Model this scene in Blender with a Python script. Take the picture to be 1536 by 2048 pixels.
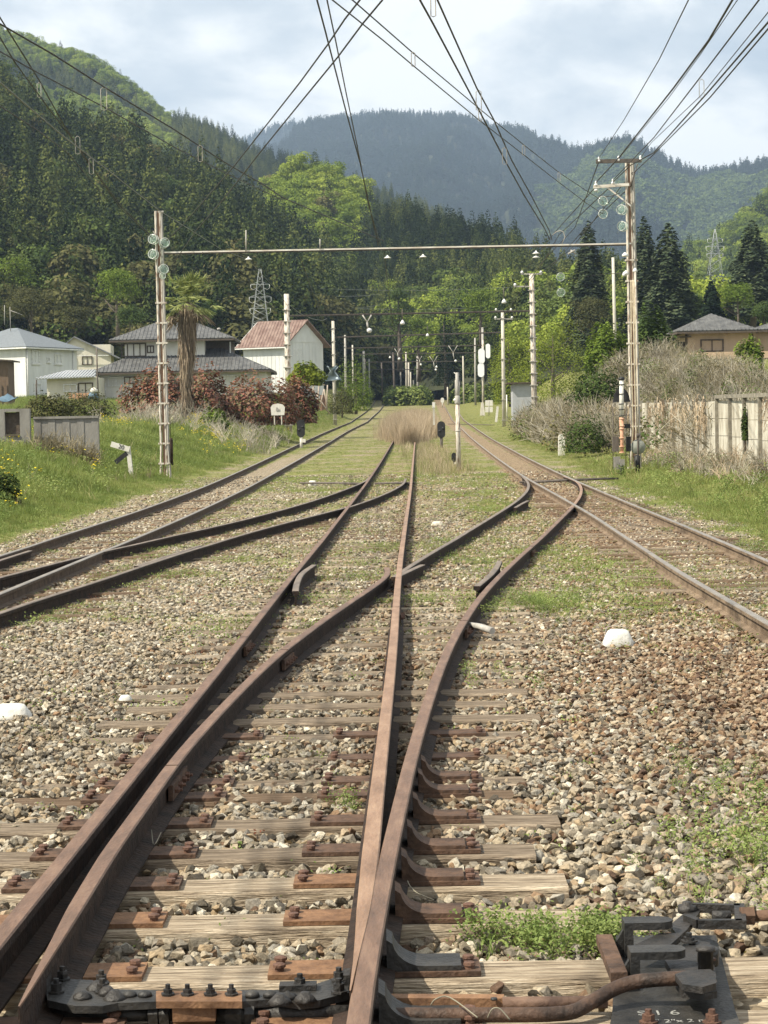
import bpy, bmesh, math, random
import numpy as np
from mathutils import Matrix, Vector, Euler, noise
for o in list(bpy.data.objects): bpy.data.objects.remove(o)
SC = bpy.context.scene
COL = SC.collection
RAD = math.radians
# ---------------------------------------------------------------- camera
CZ = 1.56; F = 4000.0
RM = Matrix.Rotation(RAD(90-2.39),3,'X') @ Matrix.Rotation(RAD(-1.1),3,'Z')
cd = bpy.data.cameras.new("camera"); cam = bpy.data.objects.new("camera", cd); COL.objects.link(cam)
cam.matrix_world = Matrix.Translation((0,0,CZ)) @ RM.to_4x4()
cd.sensor_fit = 'VERTICAL'; cd.sensor_height = 36; cd.sensor_width = 27; cd.lens = F/2048*36
cd.clip_start = .1; cd.clip_end = 20000
SC.camera = cam
# ---------------------------------------------------------------- sun, world, exposure
SUNV = Vector((-0.60,-0.30,0.76)).normalized()
sd = bpy.data.lights.new("sun",'SUN'); sd.energy = 5.0; sd.angle = RAD(0.5); sd.color = (1,.915,.76)
sun = bpy.data.objects.new("sun", sd); COL.objects.link(sun)
sun.rotation_euler = (-SUNV).to_track_quat('-Z','Y').to_euler(); sun.location=(-20,-20,60)
W = bpy.data.worlds.new("World"); SC.world = W; W.use_nodes = True
nt = W.node_tree; nt.nodes.clear()
def wn(t,**k):
    n = nt.nodes.new(t)
    for a,b in k.items(): setattr(n,a,b)
    return n
L = nt.links.new
out = wn('ShaderNodeOutputWorld'); bg = wn('ShaderNodeBackground'); bg.inputs['Strength'].default_value=.097
sky = wn('ShaderNodeTexSky', sky_type='NISHITA', sun_disc=False)
sky.sun_elevation = math.asin(SUNV.z); sky.sun_rotation = math.atan2(SUNV.x,SUNV.y)
tc = wn('ShaderNodeTexCoord'); mp = wn('ShaderNodeMapping'); mp.inputs['Scale'].default_value=(1.0,1.0,1.9); mp.inputs['Location'].default_value=(.42,.1,.15)
L(tc.outputs['Generated'], mp.inputs['Vector'])
n1 = wn('ShaderNodeTexNoise'); n1.inputs['Scale'].default_value=7.5; n1.inputs['Detail'].default_value=7; n1.inputs['Roughness'].default_value=.55; n1.inputs['Distortion'].default_value=.25
L(mp.outputs[0], n1.inputs['Vector'])
rp = wn('ShaderNodeValToRGB'); e=rp.color_ramp.elements
e[0].position=.31; e[0].color=(3.6,4.15,4.65,1); e[1].position=.53; e[1].color=(7.2,7.25,7.1,1)
m=e.new(.42); m.color=(4.8,5.2,5.5,1)
L(n1.outputs['Fac'], rp.inputs[0])
n2 = wn('ShaderNodeTexNoise'); n2.inputs['Scale'].default_value=5; n2.inputs['Detail'].default_value=5
L(mp.outputs[0], n2.inputs['Vector'])
mr = wn('ShaderNodeMapRange'); mr.inputs[1].default_value=.2; mr.inputs[2].default_value=.42; mr.inputs[3].default_value=.78; mr.inputs[4].default_value=.97
L(n2.outputs['Fac'], mr.inputs[0])
mx = wn('ShaderNodeMix', data_type='RGBA'); L(mr.outputs[0], mx.inputs[0]); L(sky.outputs[0], mx.inputs[6]); L(rp.outputs[0], mx.inputs[7])
L(mx.outputs[2], bg.inputs['Color']); L(bg.outputs[0], out.inputs['Surface'])
SC.view_settings.view_transform='Standard'; SC.view_settings.look='None'; SC.view_settings.exposure=0.78; SC.view_settings.gamma=1
SC.cycles.max_bounces=5; SC.cycles.diffuse_bounces=2; SC.cycles.glossy_bounces=2; SC.cycles.transmission_bounces=2; SC.cycles.transparent_max_bounces=6; SC.cycles.volume_bounces=0
SC.cycles.use_denoising=True
# ---------------------------------------------------------------- projection helpers (photo pixels 1536x2048 -> the place)
RHX=[-50,0,28,38,50,60,75,90,115,130,205,350,700,6000]; RHZ=[0,0,0,.07,.17,.27,.42,.6,.92,1.15,2.3,6.5,14,40]
def RH(y): return float(np.interp(y,RHX,RHZ))
def ray(px,py):
    return RM @ Vector(((px-768)/F, -(py-1024)/F, -1))
def at(px,py,Y):
    r=ray(px,py); t=Y/r.y
    return Vector((r.x*t, Y, CZ+r.z*t))
def P(px,py,z=0.0):            # point on the plane z
    r=ray(px,py); t=(z-CZ)/r.z
    return Vector((r.x*t,r.y*t,z))
def onrail(px,py,dz=0.0):      # point on the (gently rising) rail-head surface
    r=ray(px,py); t=3.0; g=lambda t: CZ+t*r.z-RH(t*r.y)-dz
    while g(t)>0 and t<900: t*=1.02
    a,b=t/1.02,t
    for _ in range(30):
        m=(a+b)/2
        if g(m)>0: a=m
        else: b=m
    return Vector((r.x*a,r.y*a,CZ+r.z*a))
def sstep(a,b,x):
    t=np.clip((x-a)/(b-a),0,1); return t*t*(3-2*t)
def hnoise(x,y,s,seed=0):      # cheap vectorised smooth noise, about -1..1
    x=np.asarray(x,float)*s+seed*7.3; y=np.asarray(y,float)*s+seed*3.1
    return (np.sin(x*1.7+1.3*np.sin(y*1.1+seed))+np.sin(y*1.9+1.7*np.sin(x*.9+2.1))+np.sin((x+y)*1.3+1.1*np.sin((x-y)*1.6+seed)))/3
def xJ(y): return np.where(y<45,-4.78,-4.78+(y-45)*.0150)
def xI(y): return np.interp(y,[0,20.8,53,74,131,205,350],[3.3,4.0,4.7,5.3,6.3,7.4,10.4])
def ground(x,y):
    x=np.asarray(x,float); y=np.asarray(y,float)
    rh=np.interp(y,RHX,RHZ)
    off=np.full(np.broadcast(x,y).shape,-.15)+.0*x
    near=(1-sstep(11,20,y))*sstep(-3.5,-1.6,x)*(1-sstep(2.2,3.2,x))
    off=off-.045*near-.05*near*(1-sstep(7.5,10,y))*(1-sstep(1.0,1.5,x))
    off=off+.02*hnoise(x,y,1.1,1)*sstep(12,25,y)
    d=xJ(y)-x
    A=np.interp(y,[0,40,55,85,110,140,172,210,400],[.5,.7,.9,1.15,1.3,1.7,2.2,2.6,2.6])
    off=off+(A+.15)*sstep(.9,6.5,d)+.35*sstep(7,14,d)+.06*hnoise(x,y,.5,2)*sstep(1.5,4,d)
    e=x-xI(y)
    st=np.interp(y,[0,75,90,115,140,200],[6.4,6.0,4.4,3.6,8.0,10]); H=np.interp(y,[0,50,75,90,120,150,220,400],[.9,1.1,1.7,2.7,3.4,4.6,4.6,3.0])*np.interp(x,[8,11,16],[.45,.8,1])
    off=off+.3*sstep(2.0,4.5,e)+H*sstep(0,5.5,e-st)+.07*hnoise(x,y,.6,3)*sstep(2,4,e)
    # berm between the tracks where the tall dry grass stands
    return rh+off
def G(x,y): return float(ground(x,y))
# ---------------------------------------------------------------- materials
def new_mat(name):
    m=bpy.data.materials.new(name); m.use_nodes=True; t=m.node_tree; t.nodes.clear()
    o=t.nodes.new('ShaderNodeOutputMaterial'); b=t.nodes.new('ShaderNodeBsdfPrincipled'); t.links.new(b.outputs[0],o.inputs[0])
    return m,t,b,o
def mat(name,c1,c2=None,scale=8,rough=.8,bump=0,bscale=None,metal=0,stretch=(1,1,1),c3=None,spec=.3,detail=6,contrast=.3,coord='Object',transl=0,island=0,rand=0):
    m,t,b,o=new_mat(name); N=t.nodes.new; K=t.links.new
    b.inputs['Roughness'].default_value=rough; b.inputs['Metallic'].default_value=metal; b.inputs['Specular IOR Level'].default_value=spec
    c2=c2 or tuple(x*.65 for x in c1)
    tc=N('ShaderNodeTexCoord'); mp=N('ShaderNodeMapping'); mp.inputs['Scale'].default_value=stretch; K(tc.outputs[coord],mp.inputs[0])
    n=N('ShaderNodeTexNoise'); n.inputs['Scale'].default_value=scale; n.inputs['Detail'].default_value=detail; n.inputs['Roughness'].default_value=.62
    K(mp.outputs[0],n.inputs['Vector'])
    fac=n.outputs['Fac']
    if island:
        g=N('ShaderNodeNewGeometry'); a=N('ShaderNodeMath'); a.operation='MULTIPLY_ADD'; a.inputs[1].default_value=island; K(g.outputs['Random Per Island'],a.inputs[0])
        s=N('ShaderNodeMath'); s.operation='SUBTRACT'; K(fac,s.inputs[0]); s.inputs[1].default_value=island/2; K(s.outputs[0],a.inputs[2]); fac=a.outputs[0]
    if rand:
        g=N('ShaderNodeAttribute'); g.attribute_type='INSTANCER'; g.attribute_name='cv'; a=N('ShaderNodeMath'); a.operation='MULTIPLY_ADD'; a.inputs[1].default_value=rand; K(g.outputs['Fac'],a.inputs[0])
        s=N('ShaderNodeMath'); s.operation='SUBTRACT'; K(fac,s.inputs[0]); s.inputs[1].default_value=rand/2; K(s.outputs[0],a.inputs[2]); fac=a.outputs[0]
    r=N('ShaderNodeValToRGB'); e=r.color_ramp.elements
    e[0].position=.5-contrast/2; e[0].color=(*c1,1); e[1].position=.5+contrast/2; e[1].color=(*c2,1)
    if c3: q=e.new(.5); q.color=(*c3,1)
    K(fac,r.inputs[0]); K(r.outputs[0],b.inputs['Base Color'])
    if bump:
        n3=N('ShaderNodeTexNoise'); n3.inputs['Scale'].default_value=bscale or scale*4; n3.inputs['Detail'].default_value=5; K(mp.outputs[0],n3.inputs['Vector'])
        bu=N('ShaderNodeBump'); bu.inputs['Strength'].default_value=bump; bu.inputs['Distance'].default_value=.02; K(n3.outputs['Fac'],bu.inputs['Height']); K(bu.outputs[0],b.inputs['Normal'])
    if transl:
        tr=N('ShaderNodeBsdfTranslucent'); K(r.outputs[0],tr.inputs[0]); ms=N('ShaderNodeMixShader'); ms.inputs[0].default_value=transl
        K(b.outputs[0],ms.inputs[1]); K(tr.outputs[0],ms.inputs[2]); K(ms.outputs[0],o.inputs[0])
    return m
# ---------------------------------------------------------------- mesh builder
class MB:
    def __init__(s): s.v=[]; s.f=[]; s.m=[]; s.sm=[]
    def add(s,vs,fs,mi=0,smooth=False):
        b=len(s.v); s.v+= [tuple(v) for v in vs]; s.f+=[tuple(i+b for i in f) for f in fs]; s.m+=[mi]*len(fs); s.sm+=[smooth]*len(fs)
    def box(s,c,size,rot=None,mi=0,taper=1.0):
        hx,hy,hz=size[0]/2,size[1]/2,size[2]/2; c=Vector(c)
        vs=[]
        for z,k in ((-hz,1),(hz,taper)):
            for x,y in ((-hx,-hy),(hx,-hy),(hx,hy),(-hx,hy)):
                v=Vector((x*k,y*k,z))
                if rot is not None: v=rot@v
                vs.append(v+c)
        s.add(vs,[(0,3,2,1),(4,5,6,7),(0,1,5,4),(1,2,6,5),(2,3,7,6),(3,0,4,7)],mi)
    def bar(s,a,b,w,h,mi=0,up=(0,0,1)):   # box from a to b, w wide (sideways), h tall
        a=Vector(a); b=Vector(b); d=b-a; l=d.length
        if l<1e-6: return
        y=d/l; u=Vector(up)
        if abs(y.dot(u))>.98: u=Vector((0,1,0)) if abs(y.z)>.9 else Vector((0,0,1))
        x=y.cross(u).normalized(); z=x.cross(y)
        s.box((a+b)/2,(w,l,h),Matrix((x,y,z)).transposed(),mi)
    def tube(s,pts,r,n=8,mi=0,cap=True,smooth=True):
        pts=[Vector(p) for p in pts]; rs=r if isinstance(r,(list,tuple)) else [r]*len(pts)
        vs=[]; prev=None
        for i,p in enumerate(pts):
            d=(pts[min(i+1,len(pts)-1)]-pts[max(i-1,0)])
            d=d.normalized() if d.length>1e-9 else Vector((0,0,1))
            if prev is None:
                u=Vector((0,0,1)) if abs(d.z)<.9 else Vector((1,0,0)); x=d.cross(u).normalized()
            else:
                x=(prev-d*prev.dot(d)); x=x.normalized() if x.length>1e-6 else d.orthogonal().normalized()
            prev=x; y=d.cross(x)
            for k in range(n):
                a=2*math.pi*k/n; vs.append(p+(x*math.cos(a)+y*math.sin(a))*rs[i])
        fs=[]
        for i in range(len(pts)-1):
            for k in range(n):
                k2=(k+1)%n; fs.append((i*n+k,i*n+k2,(i+1)*n+k2,(i+1)*n+k))
        s.add(vs,fs,mi,smooth)
        if cap:
            b=len(s.v)-len(vs); s.f+= [tuple(b+n-1-k for k in range(n)), tuple(b+(len(pts)-1)*n+k for k in range(n))]; s.m+=[mi,mi]; s.sm+=[False,False]
    def lathe(s,c,prof,n=16,mi=0,axis=(0,0,1),smooth=True):
        ax=Vector(axis).normalized(); x=ax.orthogonal().normalized(); y=ax.cross(x); c=Vector(c); vs=[]
        for r,h in prof:
            for k in range(n):
                a=2*math.pi*k/n; vs.append(c+ax*h+(x*math.cos(a)+y*math.sin(a))*r)
        fs=[]
        for i in range(len(prof)-1):
            for k in range(n):
                k2=(k+1)%n; fs.append((i*n+k,i*n+k2,(i+1)*n+k2,(i+1)*n+k))
        fs.append(tuple(n-1-k for k in range(n))); fs.append(tuple((len(prof)-1)*n+k for k in range(n)))
        s.add(vs,fs,mi,smooth)
    def prism(s,poly,d,mi=0):             # planar polygon (3D points) extruded by vector d
        n=len(poly); poly=[Vector(p) for p in poly]; d=Vector(d)
        vs=poly+[p+d for p in poly]
        s.add(vs,[tuple(range(n))[::-1],tuple(range(n,2*n))]+[(i,(i+1)%n,n+(i+1)%n,n+i) for i in range(n)],mi)
    def bolt(s,c,r=.017,h=.03,mi=0,n=6):
        s.lathe(c,[(r*1.5,0),(r*1.5,.006),(r,.007),(r,h),(r*.55,h),(r*.55,h+.014)],n,mi,smooth=False)
    def build(s,name,mats,parent=None,weld=False):
        me=bpy.data.meshes.new(name)
        off=Vector(parent['_o']) if parent is not None and '_o' in parent else Vector((0,0,0))
        me.from_pydata([(v[0]-off.x,v[1]-off.y,v[2]-off.z) for v in s.v],[],s.f)
        for m in (mats if isinstance(mats,(list,tuple)) else [mats]): me.materials.append(m)
        me.polygons.foreach_set('material_index',s.m); me.polygons.foreach_set('use_smooth',s.sm); me.update()
        bm=bmesh.new(); bm.from_mesh(me); bmesh.ops.recalc_face_normals(bm,faces=bm.faces); bm.to_mesh(me); bm.free()
        o=bpy.data.objects.new(name,me); COL.objects.link(o)
        if parent is not None: o.parent=parent
        return o
ROOTOFF={}
def thing(name,label,cat,loc,group=None,kind=None):
    o=bpy.data.objects.new(name,None); COL.objects.link(o); o.location=loc; o.empty_display_size=.3
    o['label']=label; o['category']=cat; o['_o']=tuple(loc)
    if group: o['group']=group
    if kind: o['kind']=kind
    return o
def tag(o,label,cat,group=None,kind=None):
    o['label']=label; o['category']=cat
    if group: o['group']=group
    if kind: o['kind']=kind
    return o
def struct(o,label=None):
    o['kind']='structure'
    if label: o['label']=label
    return o
def quick_mesh(name,verts,faces,mats,smooth=False,mi=None):   # numpy arrays, all faces the same size
    me=bpy.data.meshes.new(name); verts=np.asarray(verts,np.float32); faces=np.asarray(faces,np.int32); k=faces.shape[1]
    me.vertices.add(len(verts)); me.vertices.foreach_set('co',verts.ravel())
    me.loops.add(faces.size); me.loops.foreach_set('vertex_index',faces.ravel())
    me.polygons.add(len(faces)); me.polygons.foreach_set('loop_start',np.arange(0,faces.size,k,dtype=np.int32)); me.polygons.foreach_set('loop_total',np.full(len(faces),k,np.int32))
    for m in (mats if isinstance(mats,(list,tuple)) else [mats]): me.materials.append(m)
    if mi is not None: me.polygons.foreach_set('material_index',np.asarray(mi,np.int32))
    me.polygons.foreach_set('use_smooth',np.full(len(faces),smooth))
    me.update(calc_edges=True); me.validate()
    return me
def mesh_obj(name,me,parent=None,loc=None,link=True):
    o=bpy.data.objects.new(name,me)
    if link: COL.objects.link(o)
    if parent is not None: o.parent=parent
    if loc is not None: o.location=loc
    return o
# ---------------------------------------------------------------- scatter (only for what nobody could count)
def scatter(name,pts,rot,scl,idx,cv,variants,label,cat):
    me=bpy.data.meshes.new(name); n=len(pts); me.vertices.add(n); me.vertices.foreach_set('co',np.asarray(pts,np.float32).ravel())
    a=me.attributes.new('rot','FLOAT_VECTOR','POINT'); a.data.foreach_set('vector',np.asarray(rot,np.float32).ravel())
    scl=np.asarray(scl,np.float32)
    if scl.ndim==1: scl=np.repeat(scl[:,None],3,1)
    a=me.attributes.new('scl','FLOAT_VECTOR','POINT'); a.data.foreach_set('vector',scl.ravel())
    a=me.attributes.new('idx','INT','POINT'); a.data.foreach_set('value',np.asarray(idx,np.int32))
    a=me.attributes.new('cv','FLOAT','POINT'); a.data.foreach_set('value',np.asarray(cv,np.float32))
    o=bpy.data.objects.new(name,me); COL.objects.link(o)
    c=bpy.data.collections.new(name+"_kinds")
    for i,v in enumerate(variants): v.name="%s_kind_%02d"%(name,i); c.objects.link(v)
    g=bpy.data.node_groups.new(name,'GeometryNodeTree'); g.interface.new_socket('Geometry',in_out='INPUT',socket_type='NodeSocketGeometry'); g.interface.new_socket('Geometry',in_out='OUTPUT',socket_type='NodeSocketGeometry')
    N=g.nodes.new; K=g.links.new
    gi=N('NodeGroupInput'); go=N('NodeGroupOutput'); ip=N('GeometryNodeInstanceOnPoints'); ci=N('GeometryNodeCollectionInfo')
    ci.inputs['Collection'].default_value=c; ci.inputs['Separate Children'].default_value=True; ci.inputs['Reset Children'].default_value=True
    def na(nm,t):
        q=N('GeometryNodeInputNamedAttribute'); q.data_type=t; q.inputs['Name'].default_value=nm; return q.outputs[0]
    K(gi.outputs[0],ip.inputs['Points']); K(ci.outputs[0],ip.inputs['Instance']); ip.inputs['Pick Instance'].default_value=True
    K(na('idx','INT'),ip.inputs['Instance Index']); K(na('rot','FLOAT_VECTOR'),ip.inputs['Rotation']); K(na('scl','FLOAT_VECTOR'),ip.inputs['Scale'])
    K(ip.outputs[0],go.inputs[0])
    md=o.modifiers.new('scatter','NODES'); md.node_group=g
    o['kind']='stuff'; o['label']=label; o['category']=cat
    return o
RNG=np.random.default_rng(7); random.seed(7)
# ---------------------------------------------------------------- ground sheet
def zone(x,y):
    """green cover 0..1 and rust tint 0..1 of the ground at (x,y)"""
    d=xJ(y)-x; e=x-xI(y)
    g=np.zeros_like(x)
    g=np.maximum(g,sstep(.7,2.0,d+.5*hnoise(x,y,.9,4))*sstep(18,27,y+.5*d))
    g=np.maximum(g,sstep(.6,1.8,e+.6*hnoise(x,y,1.0,5))*sstep(17,24,y))
    # grassy strips between tracks, further away
    mid=np.maximum(sstep(30,60,y+8*hnoise(x,y,.35,6))*.78,sstep(12,20,y)*(.40+.42*hnoise(x,y,1.2,21)))
    inL=(d<0)&(d>-1.3); inR=(e<0)&(e>-1.25)
    g=np.where(inL,np.maximum(g,.35*sstep(60,110,y)),np.where(inR,np.maximum(g,.12*(hnoise(x,y,.8,7)>0)),np.maximum(g,mid*(.6+.4*hnoise(x,y,.7,8)))))
    # weeds right of the centre turnout
    def blob(cx,cy,rx,ry): return np.exp(-(((x-cx)/rx)**2+((y-cy)/ry)**2))
    w=.9*blob(1.5,18.9,.55,1.3)+.95*blob(2.1,40,.9,5.5)+.5*blob(3.0,22,1.3,4)+.45*blob(3.6,15,1.0,4)+.5*blob(2.0,26,1.0,5)+.35*blob(1.65,8.3,.35,.8)+.35*blob(-1.5,13,.8,2.5)+.5*blob(-1.2,52,1.2,9)+.3*blob(-1.2,27,1.2,6)+.4*blob(.9,28,.5,5)+.6*blob(1.3,60,.6,10)
    g=np.clip(np.maximum(g,np.clip(w,0,1)*(.75+.4*hnoise(x,y,2.2,9))),0,1)
    r=.75*blob(2.0,13,1.1,4)+.42*np.where(inR,sstep(18,40,y),0)+.5*blob(2.9,35,1.2,25)+.3*blob(.4,70,1,30)
    return g,np.clip(r,0,1)
xs=np.unique(np.concatenate([np.linspace(-14,16,151),np.linspace(-70,70,71),np.array([-4000,-2500,-1500,-900,-500,-300,-200,-130,-100,100,130,200,300,500,900,1500,2500,4000.])]))
ys=np.unique(np.concatenate([np.linspace(-30,3,8),np.linspace(3,30,110),np.linspace(30,130,150),np.linspace(130,420,120),np.array([450,500,600,800,1200,2000,3500,6000.])]))
X,Y=np.meshgrid(xs,ys); Z=ground(X,Y)
nx=len(xs); ny=len(ys)
I=(np.arange(ny-1)[:,None]*nx+np.arange(nx-1)[None,:]).ravel()
fc=np.stack([I,I+1,I+1+nx,I+nx],1)
m,t,b,o=new_mat("ground_soil"); N=t.nodes.new; K=t.links.new
tc=N('ShaderNodeTexCoord'); at_=N('ShaderNodeAttribute'); at_.attribute_name='zone'; sp=N('ShaderNodeSeparateColor'); K(at_.outputs['Color'],sp.inputs[0])
vo=N('ShaderNodeTexVoronoi'); vo.inputs['Scale'].default_value=26; K(tc.outputs['Object'],vo.inputs['Vector'])
sv=N('ShaderNodeSeparateColor'); K(vo.outputs['Color'],sv.inputs[0])
r1=N('ShaderNodeValToRGB'); K(sv.outputs[0],r1.inputs[0]); e=r1.color_ramp.elements; e[0].color=(.10,.08,.055,1); e[1].color=(.40,.34,.25,1); q=e.new(.5); q.color=(.24,.195,.135,1)
n=N('ShaderNodeTexNoise'); n.inputs['Scale'].default_value=1.3; n.inputs['Detail'].default_value=8; K(tc.outputs['Object'],n.inputs['Vector'])
ru=N('ShaderNodeMix'); ru.data_type='RGBA'; ru.blend_type='MULTIPLY'; K(sp.outputs[1],ru.inputs[0]); K(r1.outputs[0],ru.inputs[6]); ru.inputs[7].default_value=(.80,.60,.44,1)
n4=N('ShaderNodeTexNoise'); n4.inputs['Scale'].default_value=9; n4.inputs['Detail'].default_value=8; K(tc.outputs['Object'],n4.inputs['Vector'])
gr=N('ShaderNodeValToRGB'); K(n4.outputs['Fac'],gr.inputs[0]); e=gr.color_ramp.elements; e[0].position=.35; e[0].color=(.085,.10,.028,1); e[1].position=.65; e[1].color=(.29,.25,.12,1); q=e.new(.5); q.color=(.16,.175,.05,1)
gm=N('ShaderNodeMix'); gm.data_type='RGBA'
ad=N('ShaderNodeMath'); ad.operation='MULTIPLY_ADD'; K(n.outputs['Fac'],ad.inputs[0]); ad.inputs[1].default_value=1.2; s1=N('ShaderNodeMath'); s1.operation='SUBTRACT'; K(sp.outputs[0],s1.inputs[0]); s1.inputs[1].default_value=.62; K(s1.outputs[0],ad.inputs[2])
mr=N('ShaderNodeMapRange'); mr.inputs[1].default_value=.1; mr.inputs[2].default_value=.55; K(ad.outputs[0],mr.inputs[0])
K(mr.outputs[0],gm.inputs[0]); K(ru.outputs[2],gm.inputs[6]); K(gr.outputs[0],gm.inputs[7]); K(gm.outputs[2],b.inputs['Base Color'])
b.inputs['Roughness'].default_value=.95; b.inputs['Specular IOR Level'].default_value=.1
bu=N('ShaderNodeBump'); bu.inputs['Distance'].default_value=.03; bu.inputs['Strength'].default_value=.9; bu.invert=True; K(vo.outputs['Distance'],bu.inputs['Height']); K(bu.outputs[0],b.inputs['Normal'])
M_ground=m
me=quick_mesh("ground",np.stack([X.ravel(),Y.ravel(),Z.ravel()],1),fc,M_ground,True)
g_,r_=zone(X.ravel(),Y.ravel())
ca=me.color_attributes.new('zone','FLOAT_COLOR','POINT'); ca.data.foreach_set('color',np.stack([g_,r_,np.zeros_like(g_),np.ones_like(g_)],1).astype(np.float32).ravel())
gnd=struct(mesh_obj("ground",me),"ballast and grass ground of the rail yard")

# ---------------------------------------------------------------- rails
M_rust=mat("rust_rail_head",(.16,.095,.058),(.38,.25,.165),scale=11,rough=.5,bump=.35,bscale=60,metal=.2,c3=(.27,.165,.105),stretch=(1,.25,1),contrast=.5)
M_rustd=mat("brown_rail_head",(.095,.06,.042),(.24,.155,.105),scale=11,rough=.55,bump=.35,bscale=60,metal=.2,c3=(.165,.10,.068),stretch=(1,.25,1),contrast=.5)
M_web=mat("shade_darkened_rust_web",(.012,.008,.006),(.042,.025,.017),scale=9,rough=.85,bump=.5,bscale=45)  # rust and grime, with the shade of the rail sides darkened into the colour
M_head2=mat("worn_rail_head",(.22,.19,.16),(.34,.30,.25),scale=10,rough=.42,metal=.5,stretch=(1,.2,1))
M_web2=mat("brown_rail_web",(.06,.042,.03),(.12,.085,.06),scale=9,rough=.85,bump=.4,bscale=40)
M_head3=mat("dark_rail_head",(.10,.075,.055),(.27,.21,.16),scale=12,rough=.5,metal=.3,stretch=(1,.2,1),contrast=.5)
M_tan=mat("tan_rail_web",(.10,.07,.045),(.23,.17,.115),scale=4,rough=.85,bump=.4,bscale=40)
RAILS={}
def catmull(p,n=6):
    o=[]
    for i in range(len(p)-1):
        p0=p[max(i-1,0)];p1=p[i];p2=p[i+1];p3=p[min(i+2,len(p)-1)]
        for k in range(n):
            t=k/n; o.append(.5*((2*p1)+(-p0+p2)*t+(2*p0-5*p1+4*p2-p3)*t*t+(-p0+3*p1-3*p2+p3)*t**3))
    o.append(p[-1]); return o
def rail(key,pts,label,mats,dz=0,lift=0,foot=True,smooth=2,h=.153,name="rail",plane=None,cat="rail",group="rails of the yard"):
    W0=[]; ws=[]
    for q in pts:
        if len(q)==3 and isinstance(q[2],str): W0.append(Vector((q[0],q[1],RH(q[1])))); ws.append(.065); continue
        W0.append(onrail(q[0],q[1])); ws.append(q[2] if len(q)>2 else .065)
    def ext(a,b,d): 
        v=(a-b).normalized()*d; q=a+v; q.z=RH(q.y); return q
    if key in ('A','E'): W0.insert(0,ext(W0[0],W0[1],9)); ws.insert(0,ws[0])
    if key in ('G','I','J','K','L','M'): W0.append(ext(W0[-1],W0[-2],16)); ws.append(ws[-1])
    P0=[Vector(p) for p in W0]
    for _ in range(smooth):
        Q=[P0[0]]
        for i in range(1,len(P0)-1):
            a,b_,c=P0[i-1],P0[i],P0[i+1]; t=(b_.y-a.y)/(c.y-a.y) if abs(c.y-a.y)>1e-6 else .5
            if not 0<t<1: Q.append(b_); continue
            L_=a.lerp(c,t); Q.append(b_.lerp(L_,.45))
        Q.append(P0[-1]); P0=Q
    n=5; C=catmull(P0,n); WW=[]
    for i in range(len(ws)-1):
        for k in range(n): WW.append(ws[i]+(ws[i+1]-ws[i])*k/n)
    WW.append(ws[-1])
    for p in C: p.z=RH(p.y)+dz
    RAILS[key]=C
    hw=.5
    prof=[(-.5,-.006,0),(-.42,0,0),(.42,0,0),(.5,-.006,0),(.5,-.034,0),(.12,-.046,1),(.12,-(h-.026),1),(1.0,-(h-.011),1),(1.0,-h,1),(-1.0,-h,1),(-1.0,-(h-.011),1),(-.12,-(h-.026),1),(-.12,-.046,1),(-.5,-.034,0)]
    vs=[];fs=[];mi=[];m_=len(prof)
    for i,p in enumerate(C):
        d=(C[min(i+1,len(C)-1)]-C[max(i-1,0)]); d.z=0; d.normalize(); s=Vector((d.y,-d.x,0)); w=WW[i]
        for j,(a,z,kk) in enumerate(prof):
            if abs(a)==.5 or abs(a)==.42: off=a*w
            elif abs(a)==.12: off=a*.065*(w/.065)
            else: off=a*.0635 if w>=.06 else (a*.0635 if a>0 else -.02)
            if key=='D' and w<.06 and abs(a)==1.0: off=(-.0635 if a<0 else .0)
            vs.append(p+s*off+Vector((0,0,z)))
    for i in range(len(C)-1):
        for j in range(m_):
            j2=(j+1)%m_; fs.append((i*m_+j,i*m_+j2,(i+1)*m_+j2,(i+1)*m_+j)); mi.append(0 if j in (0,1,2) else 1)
    mb=MB(); mb.v=[tuple(v) for v in vs]; mb.f=fs; mb.m=mi; mb.sm=[False]*len(fs)
    mb.f+=[tuple(range(m_)),tuple((len(C)-1)*m_+k for k in range(m_))[::-1]]; mb.m+=[1,1]; mb.sm+=[False,False]
    o=mb.build(name,mats); tag(o,label,cat,group); o['_key']=key; return o
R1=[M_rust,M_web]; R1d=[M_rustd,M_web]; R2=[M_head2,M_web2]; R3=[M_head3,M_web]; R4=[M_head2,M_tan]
rail('A',[(-480,2460),(-300,2240),(-145,2048),(0,1870),(145,1697),(258,1552),(386,1400),(441,1333),(487,1274),(541,1206),(578,1158),(639,1082),(699,1011),(736,962),(754,935),(771,907),(792,871)],"long straight rusty rail of the centre track running from the lower left corner",R1d)
rail('D',[(700,1981,.004),(711,1921,.015),(720,1867,.031),(728.5,1817,.048),(735.5,1760,.058),(742,1700),(757,1550),(776,1400),(783,1328),(789,1271),(792,1214),(796,1157),(802,1100),(811,1045),(816,1013),(820,988),(823,964),(825,931),(828,896),(831,872)],"orange rusty right rail of the centre track, tapering closed at the bottom",R1,dz=.0)
rail('E',[(650,2460),(697,2200),(716,2048),(722,2000),(732,1934),(747.5,1856),(762,1778),(778,1700),(797,1621),(813,1550),(824,1504),(840,1452),(856,1400),(873,1351),(891,1305),(914,1259.5),(941.5,1214),(969,1182),(996,1152),(1023.5,1127),(1050,1102),(1108,1050),(1145.5,1013)],"curving brown rail that swings right from the bottom centre to the right main track",R1d,dz=-.003)
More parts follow.
